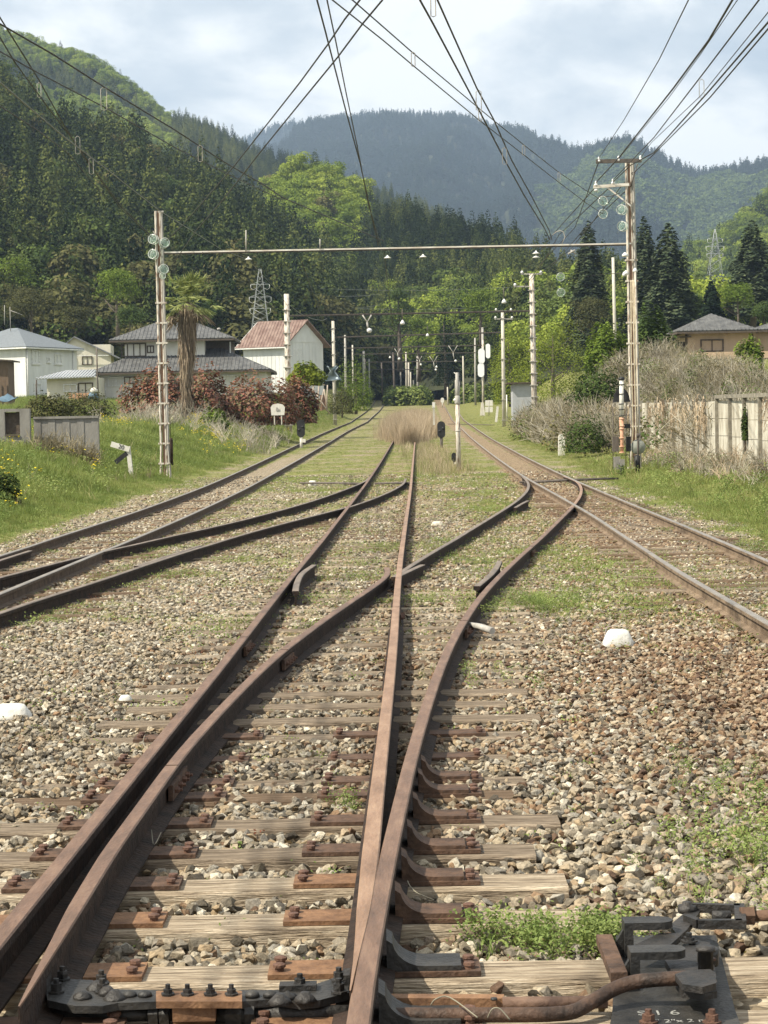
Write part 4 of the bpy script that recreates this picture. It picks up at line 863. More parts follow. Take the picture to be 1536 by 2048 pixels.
# ---------------------------------------------------------------- wires
def wire(label,pts,r=.011,m_=None,sag=0,drop=(),name="overhead_wire"):
    l=[at(px,py,Y) for px,py,Y in pts]
    if len(pts)>=3 and pts[0][2]<31:
        an=max(i for i,p in enumerate(pts) if p[2]<=60.5); a,b=l[0].copy(),l[an].copy(); s=(b.z-a.z)/(b.y-a.y)
        def onspan(px,py):
            r_=ray(px,py); t_=(a.z-s*a.y-CZ)/(r_.z-s*r_.y); return Vector((r_.x*t_,r_.y*t_,CZ+r_.z*t_))
        for i in range(1,an):
            q_=onspan(pts[i][0],pts[i][1])
            if a.y-1<q_.y<b.y+1: l[i]=q_
        drop=[(px,py,onspan(px,py).y,hh) for px,py,Y,hh in drop]
        v=(l[1]-l[0]).normalized(); v2=(l[an]-l[0]).normalized(); v=(v+v2)/2
        if v.y>.2: l.insert(0,l[0]-v*((l[0].y+15)/v.y))
    if sag and len(l)==2:
        a,b=l; l=[a.lerp(b,k/10)-Vector((0,0,sag*4*(k/10)*(1-k/10))) for k in range(11)]
    q=MB(); q.tube(l,r,5,cap=False); t=thing(name,label,"wire",l[0],"overhead wires"); q.build("strand",m_ or M_wire,t)
    for (px,py,Y,hh) in drop:
        c=at(px,py,Y); q=MB(); s=hh/8; q.tube([c,c+Vector((-s,0,-hh*.1)),c+Vector((-s,0,-hh*.95)),c+Vector((0,0,-hh)),c+Vector((s,0,-hh*.95)),c+Vector((s,0,-hh*.1)),c],.006,4,cap=False); q.build("dropper",PG,t)
    return t
def hy(py,H,px=768): return F*H/(857-.0192*(px-824)-py)       # depth of a wire running H above the camera
def hw(label,pts,H,**k): return wire(label,[(px,py,hy(py,H,px)) for px,py in pts],**k)
CW,MW=3.9,4.8
hw("left of the two nearly vertical wires meeting above the centre track",[(618,-80),(634,0),(650,60),(690,215),(720,325),(745,440),(757,492)],MW*1.12,r=.012)
hw("right of the two nearly vertical wires meeting above the centre track",[(640,-80),(654,0),(672,85),(692,185),(715,295),(737,410),(762,492)],MW*1.12,r=.010)
wire("lower of two long wires slanting down from the top centre to the palm side pole",[(795,-50,22),(765,0,24.5),(725,48,27),(675,115,30),(607,198,36),(520,305,43),(450,395,51),(393,460,57),(339,538,59.6)],r=.012,drop=())
wire("upper of two long wires slanting down from the top centre to the palm side pole",[(760,-50,22),(720,0,24.5),(690,38,26),(655,90,29),(600,165,34),(470,330,46),(370,445,56),(333,482,59.6)],r=.012)
wire("topmost wire falling from the left edge across the hillside to the beam",[(-90,-10,26),(0,48,30),(105,108,33),(210,175,37),(350,260,44),(450,325,50),(525,368,54),(565,395,56),(768,482,60)],r=.014,drop=((207,174,37,.38),(400,290,47,.33)))
wire("second wire falling from the left edge across the hillside",[(-90,50,26),(0,103,30),(75,145,33),(210,215,37),(350,295,44),(480,360,52),(565,400,56)],r=.011)
wire("steep wire from the upper left edge over the dark cedars",[(-60,-60,26),(0,35,30),(75,155,36),(125,245,42),(165,310,47),(245,415,57),(300,468,59.7)],r=.012,drop=((78,165,36,.25),))
wire("steeper wire from the left edge ending at the pole by the palm",[(-60,-25,26),(0,75,30),(30,125,33),(100,220,39),(150,285,44),(240,415,55),(305,476,59.7)],r=.011,drop=((155,272,45,.35),(182,315,48,.35)))
wire("long wire from the left edge over the pole top, sagging on to the white insulator",[(-60,125,26),(0,165,29),(55,212,33),(130,275,40),(215,340,50),(320,422,59.8),(445,500,85),(497,520,95),(560,587,118),(575,612,130)],r=.013,m_=M_wireg)
wire("lowest thin wire at the left edge over the forest",[(-60,180,26),(0,212,30),(75,260,36),(135,305,42),(215,400,54)],r=.009)
wire("sagging wire from the second left pole to a white bell insulator",[(577,608,130.8),(600,627,134),(625,638,140),(645,641,146),(654,637,150)],r=.02,m_=M_wireg)
hw("left of two wires crossing the sky left of the middle and dropping to the beam",[(820,-70),(840,0),(865,45),(958,220),(1008,317),(1048,390),(1088,455),(1100,480)],5.0,r=.013,drop=((866,-5,hy(43,5.0),.22),(957,180,hy(220,5.),.3),(1009,295,hy(317,5),.3)))
hw("right of two wires crossing the sky left of the middle and dropping to the beam",[(845,-70),(875,0),(953,175),(988,240),(1023,320),(1062,390),(1098,460),(1104,480)],5.0,r=.012)
wire("upper of two thin wires slanting right across the blue mountain",[(640,-50,21),(705,0,23),(768,55,26),(825,105,29),(968,225,37),(1048,290,43),(1118,345,50),(1183,388,57),(1205,402,59.4)],r=.009)
wire("lower of two thin wires slanting right across the blue mountain",[(610,-50,21),(665,0,23),(768,82,28),(825,130,31),(958,240,38),(1048,310,45),(1118,365,52),(1178,410,58),(1206,428,59.4)],r=.009,drop=((826,104,29,.19),(960,218,37,.2),(1047,290,44,.2),(1118,345,51,.2)))
wire("leftmost feeder wire rising from the crossarm end to the top edge",[(1420,-90,22),(1377,0,26),(1318,120,33),(1248,240,47),(1198,316,59.7)],r=.009)
wire("thick feeder wire rising steeply from the lower crossarm",[(1520,-90,22),(1465,0,26),(1418,80,31),(1348,175,39),(1238,315,58),(1193,364,59.7)],r=.016)
wire("thin feeder wire close beside the thick one",[(1525,-90,22),(1475,0,26),(1400,110,33),(1338,195,41),(1238,317,59.7)],r=.007)
wire("feeder wire rising from the second lower insulator",[(1580,-80,22),(1518,0,26),(1408,145,36),(1308,275,51),(1226,360,59.7)],r=.012)
wire("thin feeder wire reaching the right edge highest",[(1600,-60,22),(1536,25,27),(1403,190,42),(1303,285,54),(1282,314,59.7)],r=.008,drop=((1403,158,42,.33),))
wire("double feeder wire, second from the bottom at the right edge",[(1600,-25,22),(1536,45,28),(1420,180,42),(1308,305,57),(1262,330,59.5),(1226,364,59.7)],r=.014)
wire("lowest feeder wire at the right edge, ending at the pole",[(1600,-5,22),(1536,58,28),(1420,195,42),(1308,308,56),(1268,345,59.6)],r=.012)
for i,(a,b,l) in enumerate((((1193,372),(1105,470),"from the lower crossarm end"),((1198,322),(1150,455),"from the upper crossarm end"),((1226,368),(1118,470),"from the second lower insulator"),((1265,345),(1140,500),"from the pole head"),((1262,372),(1165,462),"from the brace"))):
    A_=at(*a,59.7); m2=at(*b,95); end=at(1045+10*i,550+5*(i%3),121.5)
    q=MB(); q.tube([A_,m2,end],.016,5,cap=False); t=thing("overhead_wire","wire dropping away behind the right gantry pole %s"%l,"wire",A_,"overhead wires"); q.build("strand",M_wire,t)
wire("level span wire joining the lone pole and the hanging discs",[(1122,560,90),(1210,548,92),(1262,546,60)],r=.014)
q=MB(); c=at(1228,549,91); 
for i,(x0,y0,x1,y1,Y0,Y1,l) in enumerate(((600,575,1200,560,330,330,"upper"),(600,612,1160,600,330,330,"middle"),(420,598,500,590,330,330,"lower left"),(545,570,760,588,330,330,"right of the pylon, upper"),(545,598,760,610,330,330,"right of the pylon, lower"),(0,560,500,576,260,330,"left of the pylon, upper"),(0,590,500,598,260,330,"left of the pylon, lower"))):
    wire("thin power line crossing the dark forest, %s"%l,[(x0,y0,Y0),(x1,y1,Y1)],r=.03,m_=M_wireg,sag=1.0)
for k,(kk,Yb) in enumerate((("A",60),("J",60),("G",60))):
    pass
# contact wires beyond the beam
for (xa,xb,ya,yb,l) in ((768,800,505,690,"over the centre track"),(600,690,512,690,"over the left track"),(1100,900,505,690,"over the right main track")):
    wire("thin contact wire receding %s beyond the nearest beam"%l,[(xa,ya,60.2),((xa+xb)/2,(ya+yb)/2+42,122),(xb,yb,250)],r=.012)
# ---------------------------------------------------------------- pylons
def pylon(label,px,pt,pb,Y,wb,armw,arms):
    b=at(px[1],pb,Y); top=at(px[0],pt,Y); t=thing("power_pylon",label,"pylon",b,"lattice power pylons"); q=MB(); H=top.z-b.z; r=Y/F*.9
    def cn(f_,sx,sy): w=wb*(1-f_)**.9*.5+.12; c=b+(top-b)*f_; return Vector((c.x+sx*w,c.y+sy*w,c.z))
    for sx in (-1,1):
        for sy in (-1,1): q.tube([cn(f_,sx,sy) for f_ in np.linspace(0,1,9)],r*.55,4)
    n=12
    for i in range(n):
        f0,f1=i/n,(i+1)/n
        for sy in (-1,1): q.tube([cn(f0,-1,sy),cn(f1,1,sy)],r*.32,3); q.tube([cn(f0,1,sy),cn(f1,-1,sy)],r*.32,3)
        for sx in (-1,1): q.tube([cn(f0,sx,-1),cn(f1,sx,1)],r*.32,3)
    q.build("lattice_tower",PG2,t)
    for i,(py,w0) in enumerate(arms):
        f_=(pb-py)/(pb-pt); c=b+(top-b)*f_; q=MB(); 
        for s in (-1,1): e_=c+Vector((s*w0,0,0)); q.tube([c+Vector((0,0,.0)),e_],r*.6,4); q.tube([c+Vector((0,0,w0*.35)),e_],r*.35,4)
        q.build("crossarm",PG2,t)
        q=MB()
        for s in (-1,1): e_=c+Vector((s*w0,0,0)); q.tube([e_,e_-Vector((0,0,w0*.38))],r*.6,5); q.tube([e_-Vector((0,0,w0*.38)),e_-Vector((s*w0*.25,0,w0*.55)),e_-Vector((s*w0*.55,0,w0*.4))],r*.3,4)
        q.build("insulator_string",M_porc,t)
    return t
PG2=mat("galvanised_pylon_steel",(.24,.26,.255),(.36,.38,.37),scale=2,rough=.5,metal=.3)
pylon("lattice power pylon behind the red roofed house",(520,521),538,700,236,2.2,1.2,((569,1.1),(594,1.28),(617,1.2)))
pylon("lattice power pylon on the far right beyond the cypress trees",(1430,1430),458,640,700,8,2.4,((478,2.6),(493,3.1),(507,2.8)))
# ---------------------------------------------------------------- houses
def wallmat(name,c,rib=0,bump=.2): 
    m=mat(name,c,tuple(v*.66 for v in c),scale=.9,rough=.85,bump=.15,bscale=20,contrast=.7,stretch=(1.5,1.5,.35),detail=9)
    return m
W_white=wallmat("white_wall_board",(.72,.73,.71)); W_cream=wallmat("cream_wall",(.72,.68,.56)); W_tan=wallmat("tan_stucco",(.52,.38,.26)); W_plaster=wallmat("white_plaster",(.74,.72,.66))
R_grey=mat("grey_tile",(.10,.105,.11),(.20,.205,.21),scale=3,rough=.5,contrast=.6); R_dark=mat("dark_smoked_tile",(.035,.036,.038),(.15,.15,.145),scale=2.5,rough=.6,contrast=.5); R_red=mat("faded_red_tile",(.12,.068,.055),(.25,.18,.15),scale=1.5,rough=.7,contrast=.4); R_slate=mat("blue_grey_slate",(.12,.135,.15),(.17,.19,.205),scale=6,rough=.7); R_tin=mat("grey_corrugated_tin",(.32,.33,.34),(.45,.46,.46),scale=1.5,rough=.45,metal=.3)
W_trim=mat("white_trim",(.78,.78,.75),rough=.6); W_dark=mat("dark_trim",(.06,.045,.035),(.10,.08,.06),rough=.8); W_glass=mat("window_glass",(.02,.024,.025),(.05,.055,.055),scale=1,rough=.12,spec=.8); W_shut=mat("brown_shutter",(.20,.14,.09),(.32,.25,.17),scale=2,rough=.7,stretch=(8,8,.3)); W_curt=mat("pale_curtain",(.55,.58,.58),(.72,.74,.72),scale=4,rough=.9,stretch=(8,8,.3))
class House:
    """box walls with a hip or gable roof, in a local frame: u along the front, v away, origin at the near front corner"""
    def __init__(s,name,label,o,ang): s.o=Vector(o); s.a=ang; s.u=Vector((math.cos(ang),math.sin(ang),0)); s.v=Vector((-math.sin(ang),math.cos(ang),0)); s.t=thing(name,label,"house",s.o,"houses beyond the line")
    def p(s,u,v,z): return s.o+s.u*u+s.v*v+Vector((0,0,z))
    def walls(s,u0,u1,v0,v1,z0,z1,m_):
        q=MB(); q.prism([s.p(u0,v0,z0),s.p(u1,v0,z0),s.p(u1,v1,z0),s.p(u0,v1,z0)],(0,0,z1-z0)); return q.build("wall",m_,s.t)
    def plane(s,q,poly,rib,thick=.12,rr=.05,mi=0):
        P_=[Vector(p) for p in poly]; nrm=(P_[1]-P_[0]).cross(P_[2]-P_[0]).normalized(); 
        if nrm.z<0: nrm=-nrm
        q.prism(P_,-nrm*thick,mi)
        if rib:
            e=(P_[1]-P_[0]); L_=e.length; e/=L_; w=nrm.cross(e); 
            if w.z<0: w=-w
            pts=[((p-P_[0]).dot(e),(p-P_[0]).dot(w)) for p in P_]; xs_=[a for a,b in pts]; x=min(xs_)+rib/2
            while x<max(xs_):
                ys_=[]
                for i in range(len(pts)):
                    (xa,ya),(xb,yb)=pts[i],pts[(i+1)%len(pts)]
                    if (xa-x)*(xb-x)<0: ys_.append(ya+(yb-ya)*(x-xa)/(xb-xa))
                if len(ys_)>=2 and max(ys_)-min(ys_)>.1:
                    A_=P_[0]+e*x+w*(min(ys_)-.03)+nrm*.0; B_=P_[0]+e*x+w*max(ys_); 
                    c=[A_-e*rr,A_-e*rr*.5+nrm*rr*.9,A_+e*rr*.5+nrm*rr*.9,A_+e*rr]; q.prism(c,B_-A_,mi)
                x+=rib
    def hip(s,u0,u1,v0,v1,z,h,m_,rib=.3,ridge=None,cap=None,capr=.1):
        W_=u1-u0; D=v1-v0; q=MB(); k=min(W_,D)/2
        if ridge is not None: k=ridge
        if W_>=D: r0=s.p(u0+k,(v0+v1)/2,z+h); r1=s.p(u1-k,(v0+v1)/2,z+h)
        else: r0=s.p((u0+u1)/2,v0+k,z+h); r1=s.p((u0+u1)/2,v1-k,z+h)
        a,b,c,d=s.p(u0,v0,z),s.p(u1,v0,z),s.p(u1,v1,z),s.p(u0,v1,z)
        if W_>=D: pl=[[a,b,r1,r0],[b,c,r1],[c,d,r0,r1],[d,a,r0]]; hips=[(a,r0),(b,r1),(c,r1),(d,r0)]
        else: pl=[[a,b,r0],[b,c,r1,r0],[c,d,r1],[d,a,r0,r1]]; hips=[(a,r0),(b,r0),(c,r1),(d,r1)]
        for i,p_ in enumerate(pl): s.plane(q,p_,rib)
        ro=q.build("roof",m_,s.t)
        q=MB()
        for A_,B_ in hips+[(r0,r1)]:
            if (B_-A_).length>.05: q.tube([A_+Vector((0,0,capr*.6)),B_+Vector((0,0,capr*.6))],capr,6)
        q.build("ridge_tiles",cap or m_,ro)
        q=MB()
        for A_,B_ in ((a,b),(b,c),(c,d),(d,a)): q.bar(A_-Vector((0,0,.16)),B_-Vector((0,0,.16)),.08,.14)
        q.build("gutter",W_trim if m_ in (R_slate,) else W_dark,s.t)
        return ro
    def gable(s,u0,u1,v0,v1,z,h,m_,wm,rib=.3,axis='u',over=.5):
        """ridge along u; gable walls at u0/u1"""
        vm=(v0+v1)/2; q=MB()
        sl=h/((v1-v0)/2); 
        a,b=s.p(u0-over,v0-over,z-sl*over),s.p(u1+over,v0-over,z-sl*over); r0,r1=s.p(u0-over,vm,z+h),s.p(u1+over,vm,z+h); c,d=s.p(u1+over,v1+over,z-sl*over),s.p(u0-over,v1+over,z-sl*over)
        s.plane(q,[a,b,r1,r0],rib); s.plane(q,[c,d,r0,r1],rib); ro=q.build("roof",m_,s.t)
        q=MB(); q.tube([r0+Vector((0,0,.08)),r1+Vector((0,0,.08))],.12,6); q.build("ridge_tiles",m_,ro)
        q=MB(); q.bar(a-Vector((0,0,.1)),b-Vector((0,0,.1)),.1,.12)
        for A_,B_ in ((b,r1),(c,r1)): q.bar(A_-Vector((0,0,.12)),B_-Vector((0,0,.12)),.06,.2)
        q.build("eaves_trim",W_trim,s.t)
        for uu in (u0,u1):
            q=MB(); q.prism([s.p(uu-.05,v0,z),s.p(uu-.05,v1,z),s.p(uu-.05,vm,z+h-.1)],s.u*.1); q.build("gable_wall",wm,s.t)
        return ro
    def win(s,face,a,z,w,h,pane=None,frame=None,name="window",mull=1,proud=.05,v=0,u=0,sill=False,bars=False):
        """face 'f': front (v const), 'r': right end (u const)"""
        fr=frame or W_trim; q=MB(); gl=MB()
        def pt(x,y,z_): return s.p(x,v-y,z_) if face=='f' else s.p(u+y,x,z_)
        def bx(x0,x1,z0,z1,d0,d1,Q): Q.prism([pt(x0,d0,z0),pt(x1,d0,z0),pt(x1,d0,z1),pt(x0,d0,z1)],pt(x0,d1,z0)-pt(x0,d0,z0))
        t_=.09
        bx(a,a+w,z,z+t_,0,proud+.05,q); bx(a,a+w,z+h-t_,z+h,0,proud+.05,q); bx(a,a+t_,z+t_,z+h-t_,0,proud+.04,q); bx(a+w-t_,a+w,z+t_,z+h-t_,0,proud+.04,q)
        for k in range(mull): x=a+w*(k+1)/(mull+1); bx(x-.035,x+.035,z+t_,z+h-t_,0,proud+.02,q)
        if sill: bx(a-.1,a+w+.1,z-.12,z-.01,0,proud+.1,q)
        if bars:
            for k in range(int(w/.16)): bx(a+.1+k*.16,a+.13+k*.16,z+t_,z+h*.6,proud+.06,proud+.08,q)
        f_=q.build(name,fr,s.t); bx(a+t_,a+w-t_,z+t_,z+h-t_,.0,proud,gl); gl.build("pane",pane or W_glass,f_); return f_
def gz(p): return G(p.x,p.y)-.3
# A: white two storey house at the left edge (corner at px 52)
Y0=212; c=at(53,795,Y0); k=Y0/F
h=House("white_house","white two storey house with a blue grey hip roof at the left edge",(c.x,Y0,gz(c)),0)
ez=at(53,693,Y0).z-h.o.z
# local frame: right wall recedes along direction ur; left wall recedes along ul
h.u=Vector((math.cos(RAD(62)),math.sin(RAD(62)),0)); h.v=Vector((-math.sin(RAD(62)),math.cos(RAD(62)),0))
h.walls(0,9,0,10,0,ez,W_white)
h.hip(-.6,9.6,-.6,10.6,ez,2.3,R_slate,rib=0,cap=W_trim,capr=.07)
for (px0,px1,py0,py1,nm,pn) in ((63,78,700,727,"window",None),(93,99,714,724,"window",None),(108,122,708,728,"window",None),(65,80,767,790,"window",None)):
    def uu(px): 
        r_=ray(px,700); # intersect with right wall plane
        t_=(h.o.x*h.u.y-h.o.y*h.u.x)/(r_.x*h.u.y-r_.y*h.u.x); P_=Vector((r_.x*t_,r_.y*t_,0)); return (P_-Vector((h.o.x,h.o.y,0))).dot(h.u),t_
    a0,t0=uu(px0); a1,_=uu(px1); zt=CZ+ray(px0,py0).z*t0-h.o.z; zb=CZ+ray(px0,py1).z*t0-h.o.z
    h.win('f',a0,zb,a1-a0,zt-zb,pane=W_curt if px0==63 else None,v=0,sill=True)
q=MB(); q.lathe(at(21,653,Y0+5)-Vector((0,0,.5)),[(.04,0),(.04,2.6),(.0,2.62)],5); q.tube([at(21,621,Y0+5),at(45,630,Y0+5)],.03,4); q.tube([at(9,650,Y0+5),at(9,610,Y0+5)],.035,4); q.build("roof_aerial",PG,h.t)
q=MB(); q.tube([h.p(.15,-.12,.1),h.p(.15,-.12,ez)],.06,6); q.tube([h.p(8.2,-.12,.1),h.p(8.2,-.12,ez)],.06,6); q.build("downpipe",W_trim,h.t)
# A2: brown shed at the edge
c=at(10,790,150); s=House("brown_shed","dark brown wooden shed cut by the left edge",(at(-60,790,150).x,150,gz(c)),0)
s.walls(0,2.9,0,2.5,0,at(8,722,150).z-s.o.z,mat("brown_boards",(.10,.07,.05),(.17,.12,.08),scale=3,rough=.9,stretch=(6,6,.4)))
z_=at(8,722,150).z-s.o.z; q=MB(); q.prism([s.p(-.3,-.5,z_+.25),s.p(3.3,-.5,z_-.05),s.p(3.3,-.5,z_+.05),s.p(-.3,-.5,z_+.35)],s.v*3.4); q.build("roof",W_dark,s.t)
q=MB()
for k_ in range(5): q.box(s.p(1.2+.4*k_,-.04,1.0),(.04,.06,2.0))
q.build("battens",W_dark,s.t)
# B: cream house behind
Y0=235; o=at(134,790,Y0); hB=House("cream_house","small cream house with a slanting grey roof between the white house and the tiled house",(o.x,Y0,gz(o)),RAD(4)); k=Y0/F
zw=at(134,690,Y0).z-hB.o.z
hB.walls(0,5.2,0,6,0,zw,W_cream)
for (x0,x1,y0,y1) in ((137,152,714,738),(164,184,712,730)): 
    a=at(x0,y1,Y0); b=at(x1,y0,Y0); hB.win('f',a.x-hB.o.x,a.z-hB.o.z,b.x-a.x,b.z-a.z,v=0,frame=W_dark)
q=MB()
pk=at(152,673,Y0).z-hB.o.z
hB.plane(q,[hB.p(-.5,-.5,zw-.2),hB.p(-.5,6.5,zw-.2),hB.p(1.0,6.5,pk),hB.p(1.0,-.5,pk)],.0); hB.plane(q,[hB.p(6.2,-.5,zw-1.6),hB.p(6.2,6.5,zw-1.6),hB.p(1.0,6.5,pk),hB.p(1.0,-.5,pk)],.35); q.build("roof",R_grey,hB.t)
q=MB(); q.prism([hB.p(0,-.02,zw),hB.p(5.2,-.02,zw-1.1),hB.p(1.0,-.02,pk-.15)],hB.v*.1); q.build("gable_wall",W_cream,hB.t)
q=MB(); q.bar(hB.p(-.2,-.4,zw-1.3),hB.p(5,-.4,zw-1.3),.06,.08); q.build("balcony_rail",W_trim,hB.t)
# C: tiled two storey house in the middle left
Y0=172; k=Y0/F
o=at(196,812,Y0); hC=House("tiled_house","white plaster house with two tiers of dark tiled roof behind the red bushes",(o.x,Y0,gz(o)),0)
def cz(py,Yq=Y0,px=300): return at(px,py,Yq).z-hC.o.z
def cx(px,Yq=Y0): return at(px,700,Yq).x-hC.o.x
hC.walls(0,cx(530),0,9,0,cz(742),W_plaster)
hC.hip(cx(180),cx(541),-.9,9.5,cz(743),cz(700,Y0+4)-cz(743)+.35,R_dark,rib=.33,capr=.14)
hC.walls(cx(243),cx(405),2.2,8.2,cz(742),cz(680,Y0+2),W_plaster)
hC.hip(cx(221,Y0+2),cx(474,Y0+2)-.2,1.2,9.2,cz(679,Y0+2),cz(643,Y0+5)-cz(679,Y0+2),R_dark,rib=.33,capr=.14)
hC.walls(cx(405),cx(456),3.5,8.0,cz(742),cz(684,Y0+3),W_dark)
q=MB(); q.bar(hC.p(cx(456),2.6,cz(742)),hC.p(cx(456),2.6,cz(684)),.1,.1); q.bar(hC.p(cx(410),2.6,cz(716)),hC.p(cx(456),2.6,cz(716)),.06,.1); q.build("balcony_frame",W_trim,hC.t)
def wC(x0,x1,y0,y1,v=0,**kk): Yq=Y0+v; a=at(x0,y1,Yq); b=at(x1,y0,Yq); hC.win('f',a.x-hC.o.x,a.z-hC.o.z,b.x-a.x,b.z-a.z,v=v,**kk)
wC(243,292,686,714,2.2,pane=W_shut,frame=W_dark,mull=3); wC(294,308,691,706,2.2,frame=W_dark,mull=1)
wC(216,248,753,773,bars=True,mull=1,frame=W_trim); wC(248,272,753,768,mull=1,frame=W_dark,pane=W_curt); wC(197,212,766,786,frame=W_trim,mull=0,pane=W_curt)
wC(440,470,750,775,frame=W_trim,mull=2); wC(485,515,750,772,frame=W_trim,mull=1,pane=W_curt)
q=MB(); a=at(436,677,Y0+5); q.lathe(at(438,668,Y0+5),[(.09,-.3),(.09,.35),(.17,.36),(.17,.5),(.05,.55)],8); q.build("flue_pipe",PG,hC.t)
# fourth lean-to wing with tin roof
hD=House("lean_to","low lean-to with a pale tin roof and a glass door joined to the tiled house",(at(90,808,168).x,168,gz(at(90,808,168))),0)
def dx(px): return at(px,700,168).x-hD.o.x
def dz(py): return at(140,py,168).z-hD.o.z
hD.walls(dx(92),dx(196),0,3.5,0,dz(756),W_cream)
q=MB(); hD.plane(q,[hD.p(dx(72),-.8,dz(757)),hD.p(dx(192),-.8,dz(755)),hD.p(dx(178),3.6,dz(738)),hD.p(dx(118),3.6,dz(738))],.26,thick=.06,rr=.09); q.build("roof",R_tin,hD.t)
def wD(x0,x1,y0,y1,**kk): a=at(x0,y1,168); b=at(x1,y0,168); hD.win('f',a.x-hD.o.x,a.z-hD.o.z,b.x-a.x,b.z-a.z,**kk)
wD(127,154,768,784,mull=1); wD(157,186,765,804,name="door",frame=W_dark,mull=1)
q=MB()
for k_ in range(6): q.box((at(140,796,167.5).x+k_*.3,167.5,at(140,796,167.5).z-.2),(.22,.05,1.2))
q.build("brown_door_panel",mat("orange_boards",(.42,.24,.14),(.5,.3,.18),rough=.8),hD.t)
q=MB(); q.tube([at(73,760,167.3),at(73,800,167.3)],.06,5); q.build("post",W_dark,hD.t)
# E: red roofed barn
Y0=215; k=Y0/F; o=at(570,760,Y0)
hE=House("red_roofed_house","white boarded two storey house with a faded red tiled gable roof",(o.x,Y0,gz(o)),0)
hE.u=Vector((-math.cos(RAD(22)),math.sin(RAD(22)),0)); hE.v=Vector((math.sin(RAD(35)),math.cos(RAD(35)),0)); hE.v=Vector((math.cos(RAD(40)),math.sin(RAD(40)),0))
ez=at(570,684,Y0).z-hE.o.z
wl=(at(484,690,Y0).x-o.x); Ul=abs(wl)/math.cos(RAD(22)); Vl=(at(646,690,Y0+3.5).x-o.x)/math.cos(RAD(40))
hE.walls(0,Ul,0,Vl,0,ez,W_white)
hE.gable(0,Ul,0,Vl,ez,at(604,640,Y0+2).z-hE.o.z-ez,R_red,W_white,rib=.36,over=.55)
q=MB()
for k_ in range(int(Ul/.45)): 
    p_=hE.p(.2+k_*.45,-.012,0); q.bar(p_+Vector((0,0,.3)),p_+Vector((0,0,ez-.1)),.03,.03,up=(0,1,0))
for k_ in range(int(Vl/.45)):
    p_=hE.p(-.012,.2+k_*.45,0); q.bar(p_+Vector((0,0,.3)),p_+Vector((0,0,ez-.1)),.03,.03,up=(0,1,0))
q.build("siding_ribs",W_white,hE.t)
aV=(at(580,710,Y0+1).x-o.x)/math.cos(RAD(40)); bV=(at(603,710,Y0+2).x-o.x)/math.cos(RAD(40)); zb=at(590,712,Y0+1).z-hE.o.z; zt=at(590,697,Y0+1).z-hE.o.z
hE.win('r',aV,zb,bV-aV,zt-zb,u=0,proud=-.06,frame=W_trim,mull=2); hE.win('r',(at(602,690,Y0+2).x-o.x)/math.cos(RAD(40)),at(600,678,Y0+2).z-hE.o.z,.5,1.0,u=0,proud=-.06,frame=W_trim,pane=W_curt,mull=0)
# F: tan house on the right terrace
Y0=150; k=Y0/F; o=at(1376,706,Y0)
hF=House("tan_house","single storey tan stucco house with a dark grey tiled hip roof on the right terrace",(o.x,Y0,at(1376,706,Y0).z-.6),0)
def fx_(px,Yq=Y0): return at(px,690,Yq).x-hF.o.x
def fz(py,Yq=Y0,px=1440): return at(px,py,Yq).z-hF.o.z
hF.walls(0,fx_(1512),0,6,0,fz(663),W_tan)
hF.hip(fx_(1352),fx_(1514),-.8,6.0,fz(661),fz(628,Y0+2.6)-fz(661),R_dark,rib=.29,capr=.10,cap=R_tin,ridge=2.95)
hF.walls(fx_(1512),fx_(1640),1.6,7,0,fz(662),W_tan)
hF.hip(fx_(1505,Y0+2),fx_(1700,Y0+2),1.0,8.0,fz(660,Y0+1),fz(634,Y0+4)-fz(660,Y0+1),R_dark,rib=.29,capr=.10,cap=R_tin)
a=at(1401,704,Y0); b=at(1447,678,Y0); hF.win('f',a.x-hF.o.x,a.z-hF.o.z,b.x-a.x,b.z-a.z,frame=W_dark,pane=W_curt,mull=1)
q=MB(); p_=at(1455,667,Y0); q.box(p_+Vector((.2,-.12,0)),(.36,.22,.18)); q.build("vent_hood",W_tan,hF.t)
q=MB(); p_=at(1502,664,Y0); q.tube([p_+Vector((0,-.1,0)),p_+Vector((.15,-.1,-.4)),p_+Vector((.15,-.1,-2.0))],.05,6); q.build("downpipe",W_dark,hF.t)
q=MB(); p_=at(1442,704,Y0-1.2); q.box(p_+Vector((0,0,-.25)),(7.5,.25,.5)); tag(q.build("retaining_wall",W_tan),"low tan retaining wall in front of the tan house","wall")
q=MB()
for px in (1342,1372): q.box(at(px,690,Y0+.2),(.1,.1,1.6))
q.box(at(1358,674,Y0+.2),(1.7,1.0,.1)); t=thing("carport_frame","small open shelter left of the tan house","shelter",at(1358,703,Y0)); q.build("frame",W_dark,t); q=MB(); q.box(at(1359,693,Y0+.9),(1.1,.08,.7)); q.build("back_panel",W_dark,t)
# grey shed behind the second right pole
Y0=150; o=at(1021,825,Y0); hS=House("grey_shed","small plain grey shed with a flat overhanging roof beside the yellow green tree",(at(1026,815,Y0).x,Y0,gz(o)),0)
zS=at(1040,768,Y0).z-hS.o.z; hS.walls(0,1.75,0,2.2,0,zS,mat("grey_blue_panel",(.30,.31,.33),(.37,.38,.40),scale=2,rough=.7)); q=MB(); q.prism([hS.p(-.45,-.4,zS+.02),hS.p(2.1,-.4,zS+.02),hS.p(2.1,-.4,zS+.12),hS.p(-.45,-.4,zS+.12)],hS.v*3); q.build("roof",W_dark,hS.t)
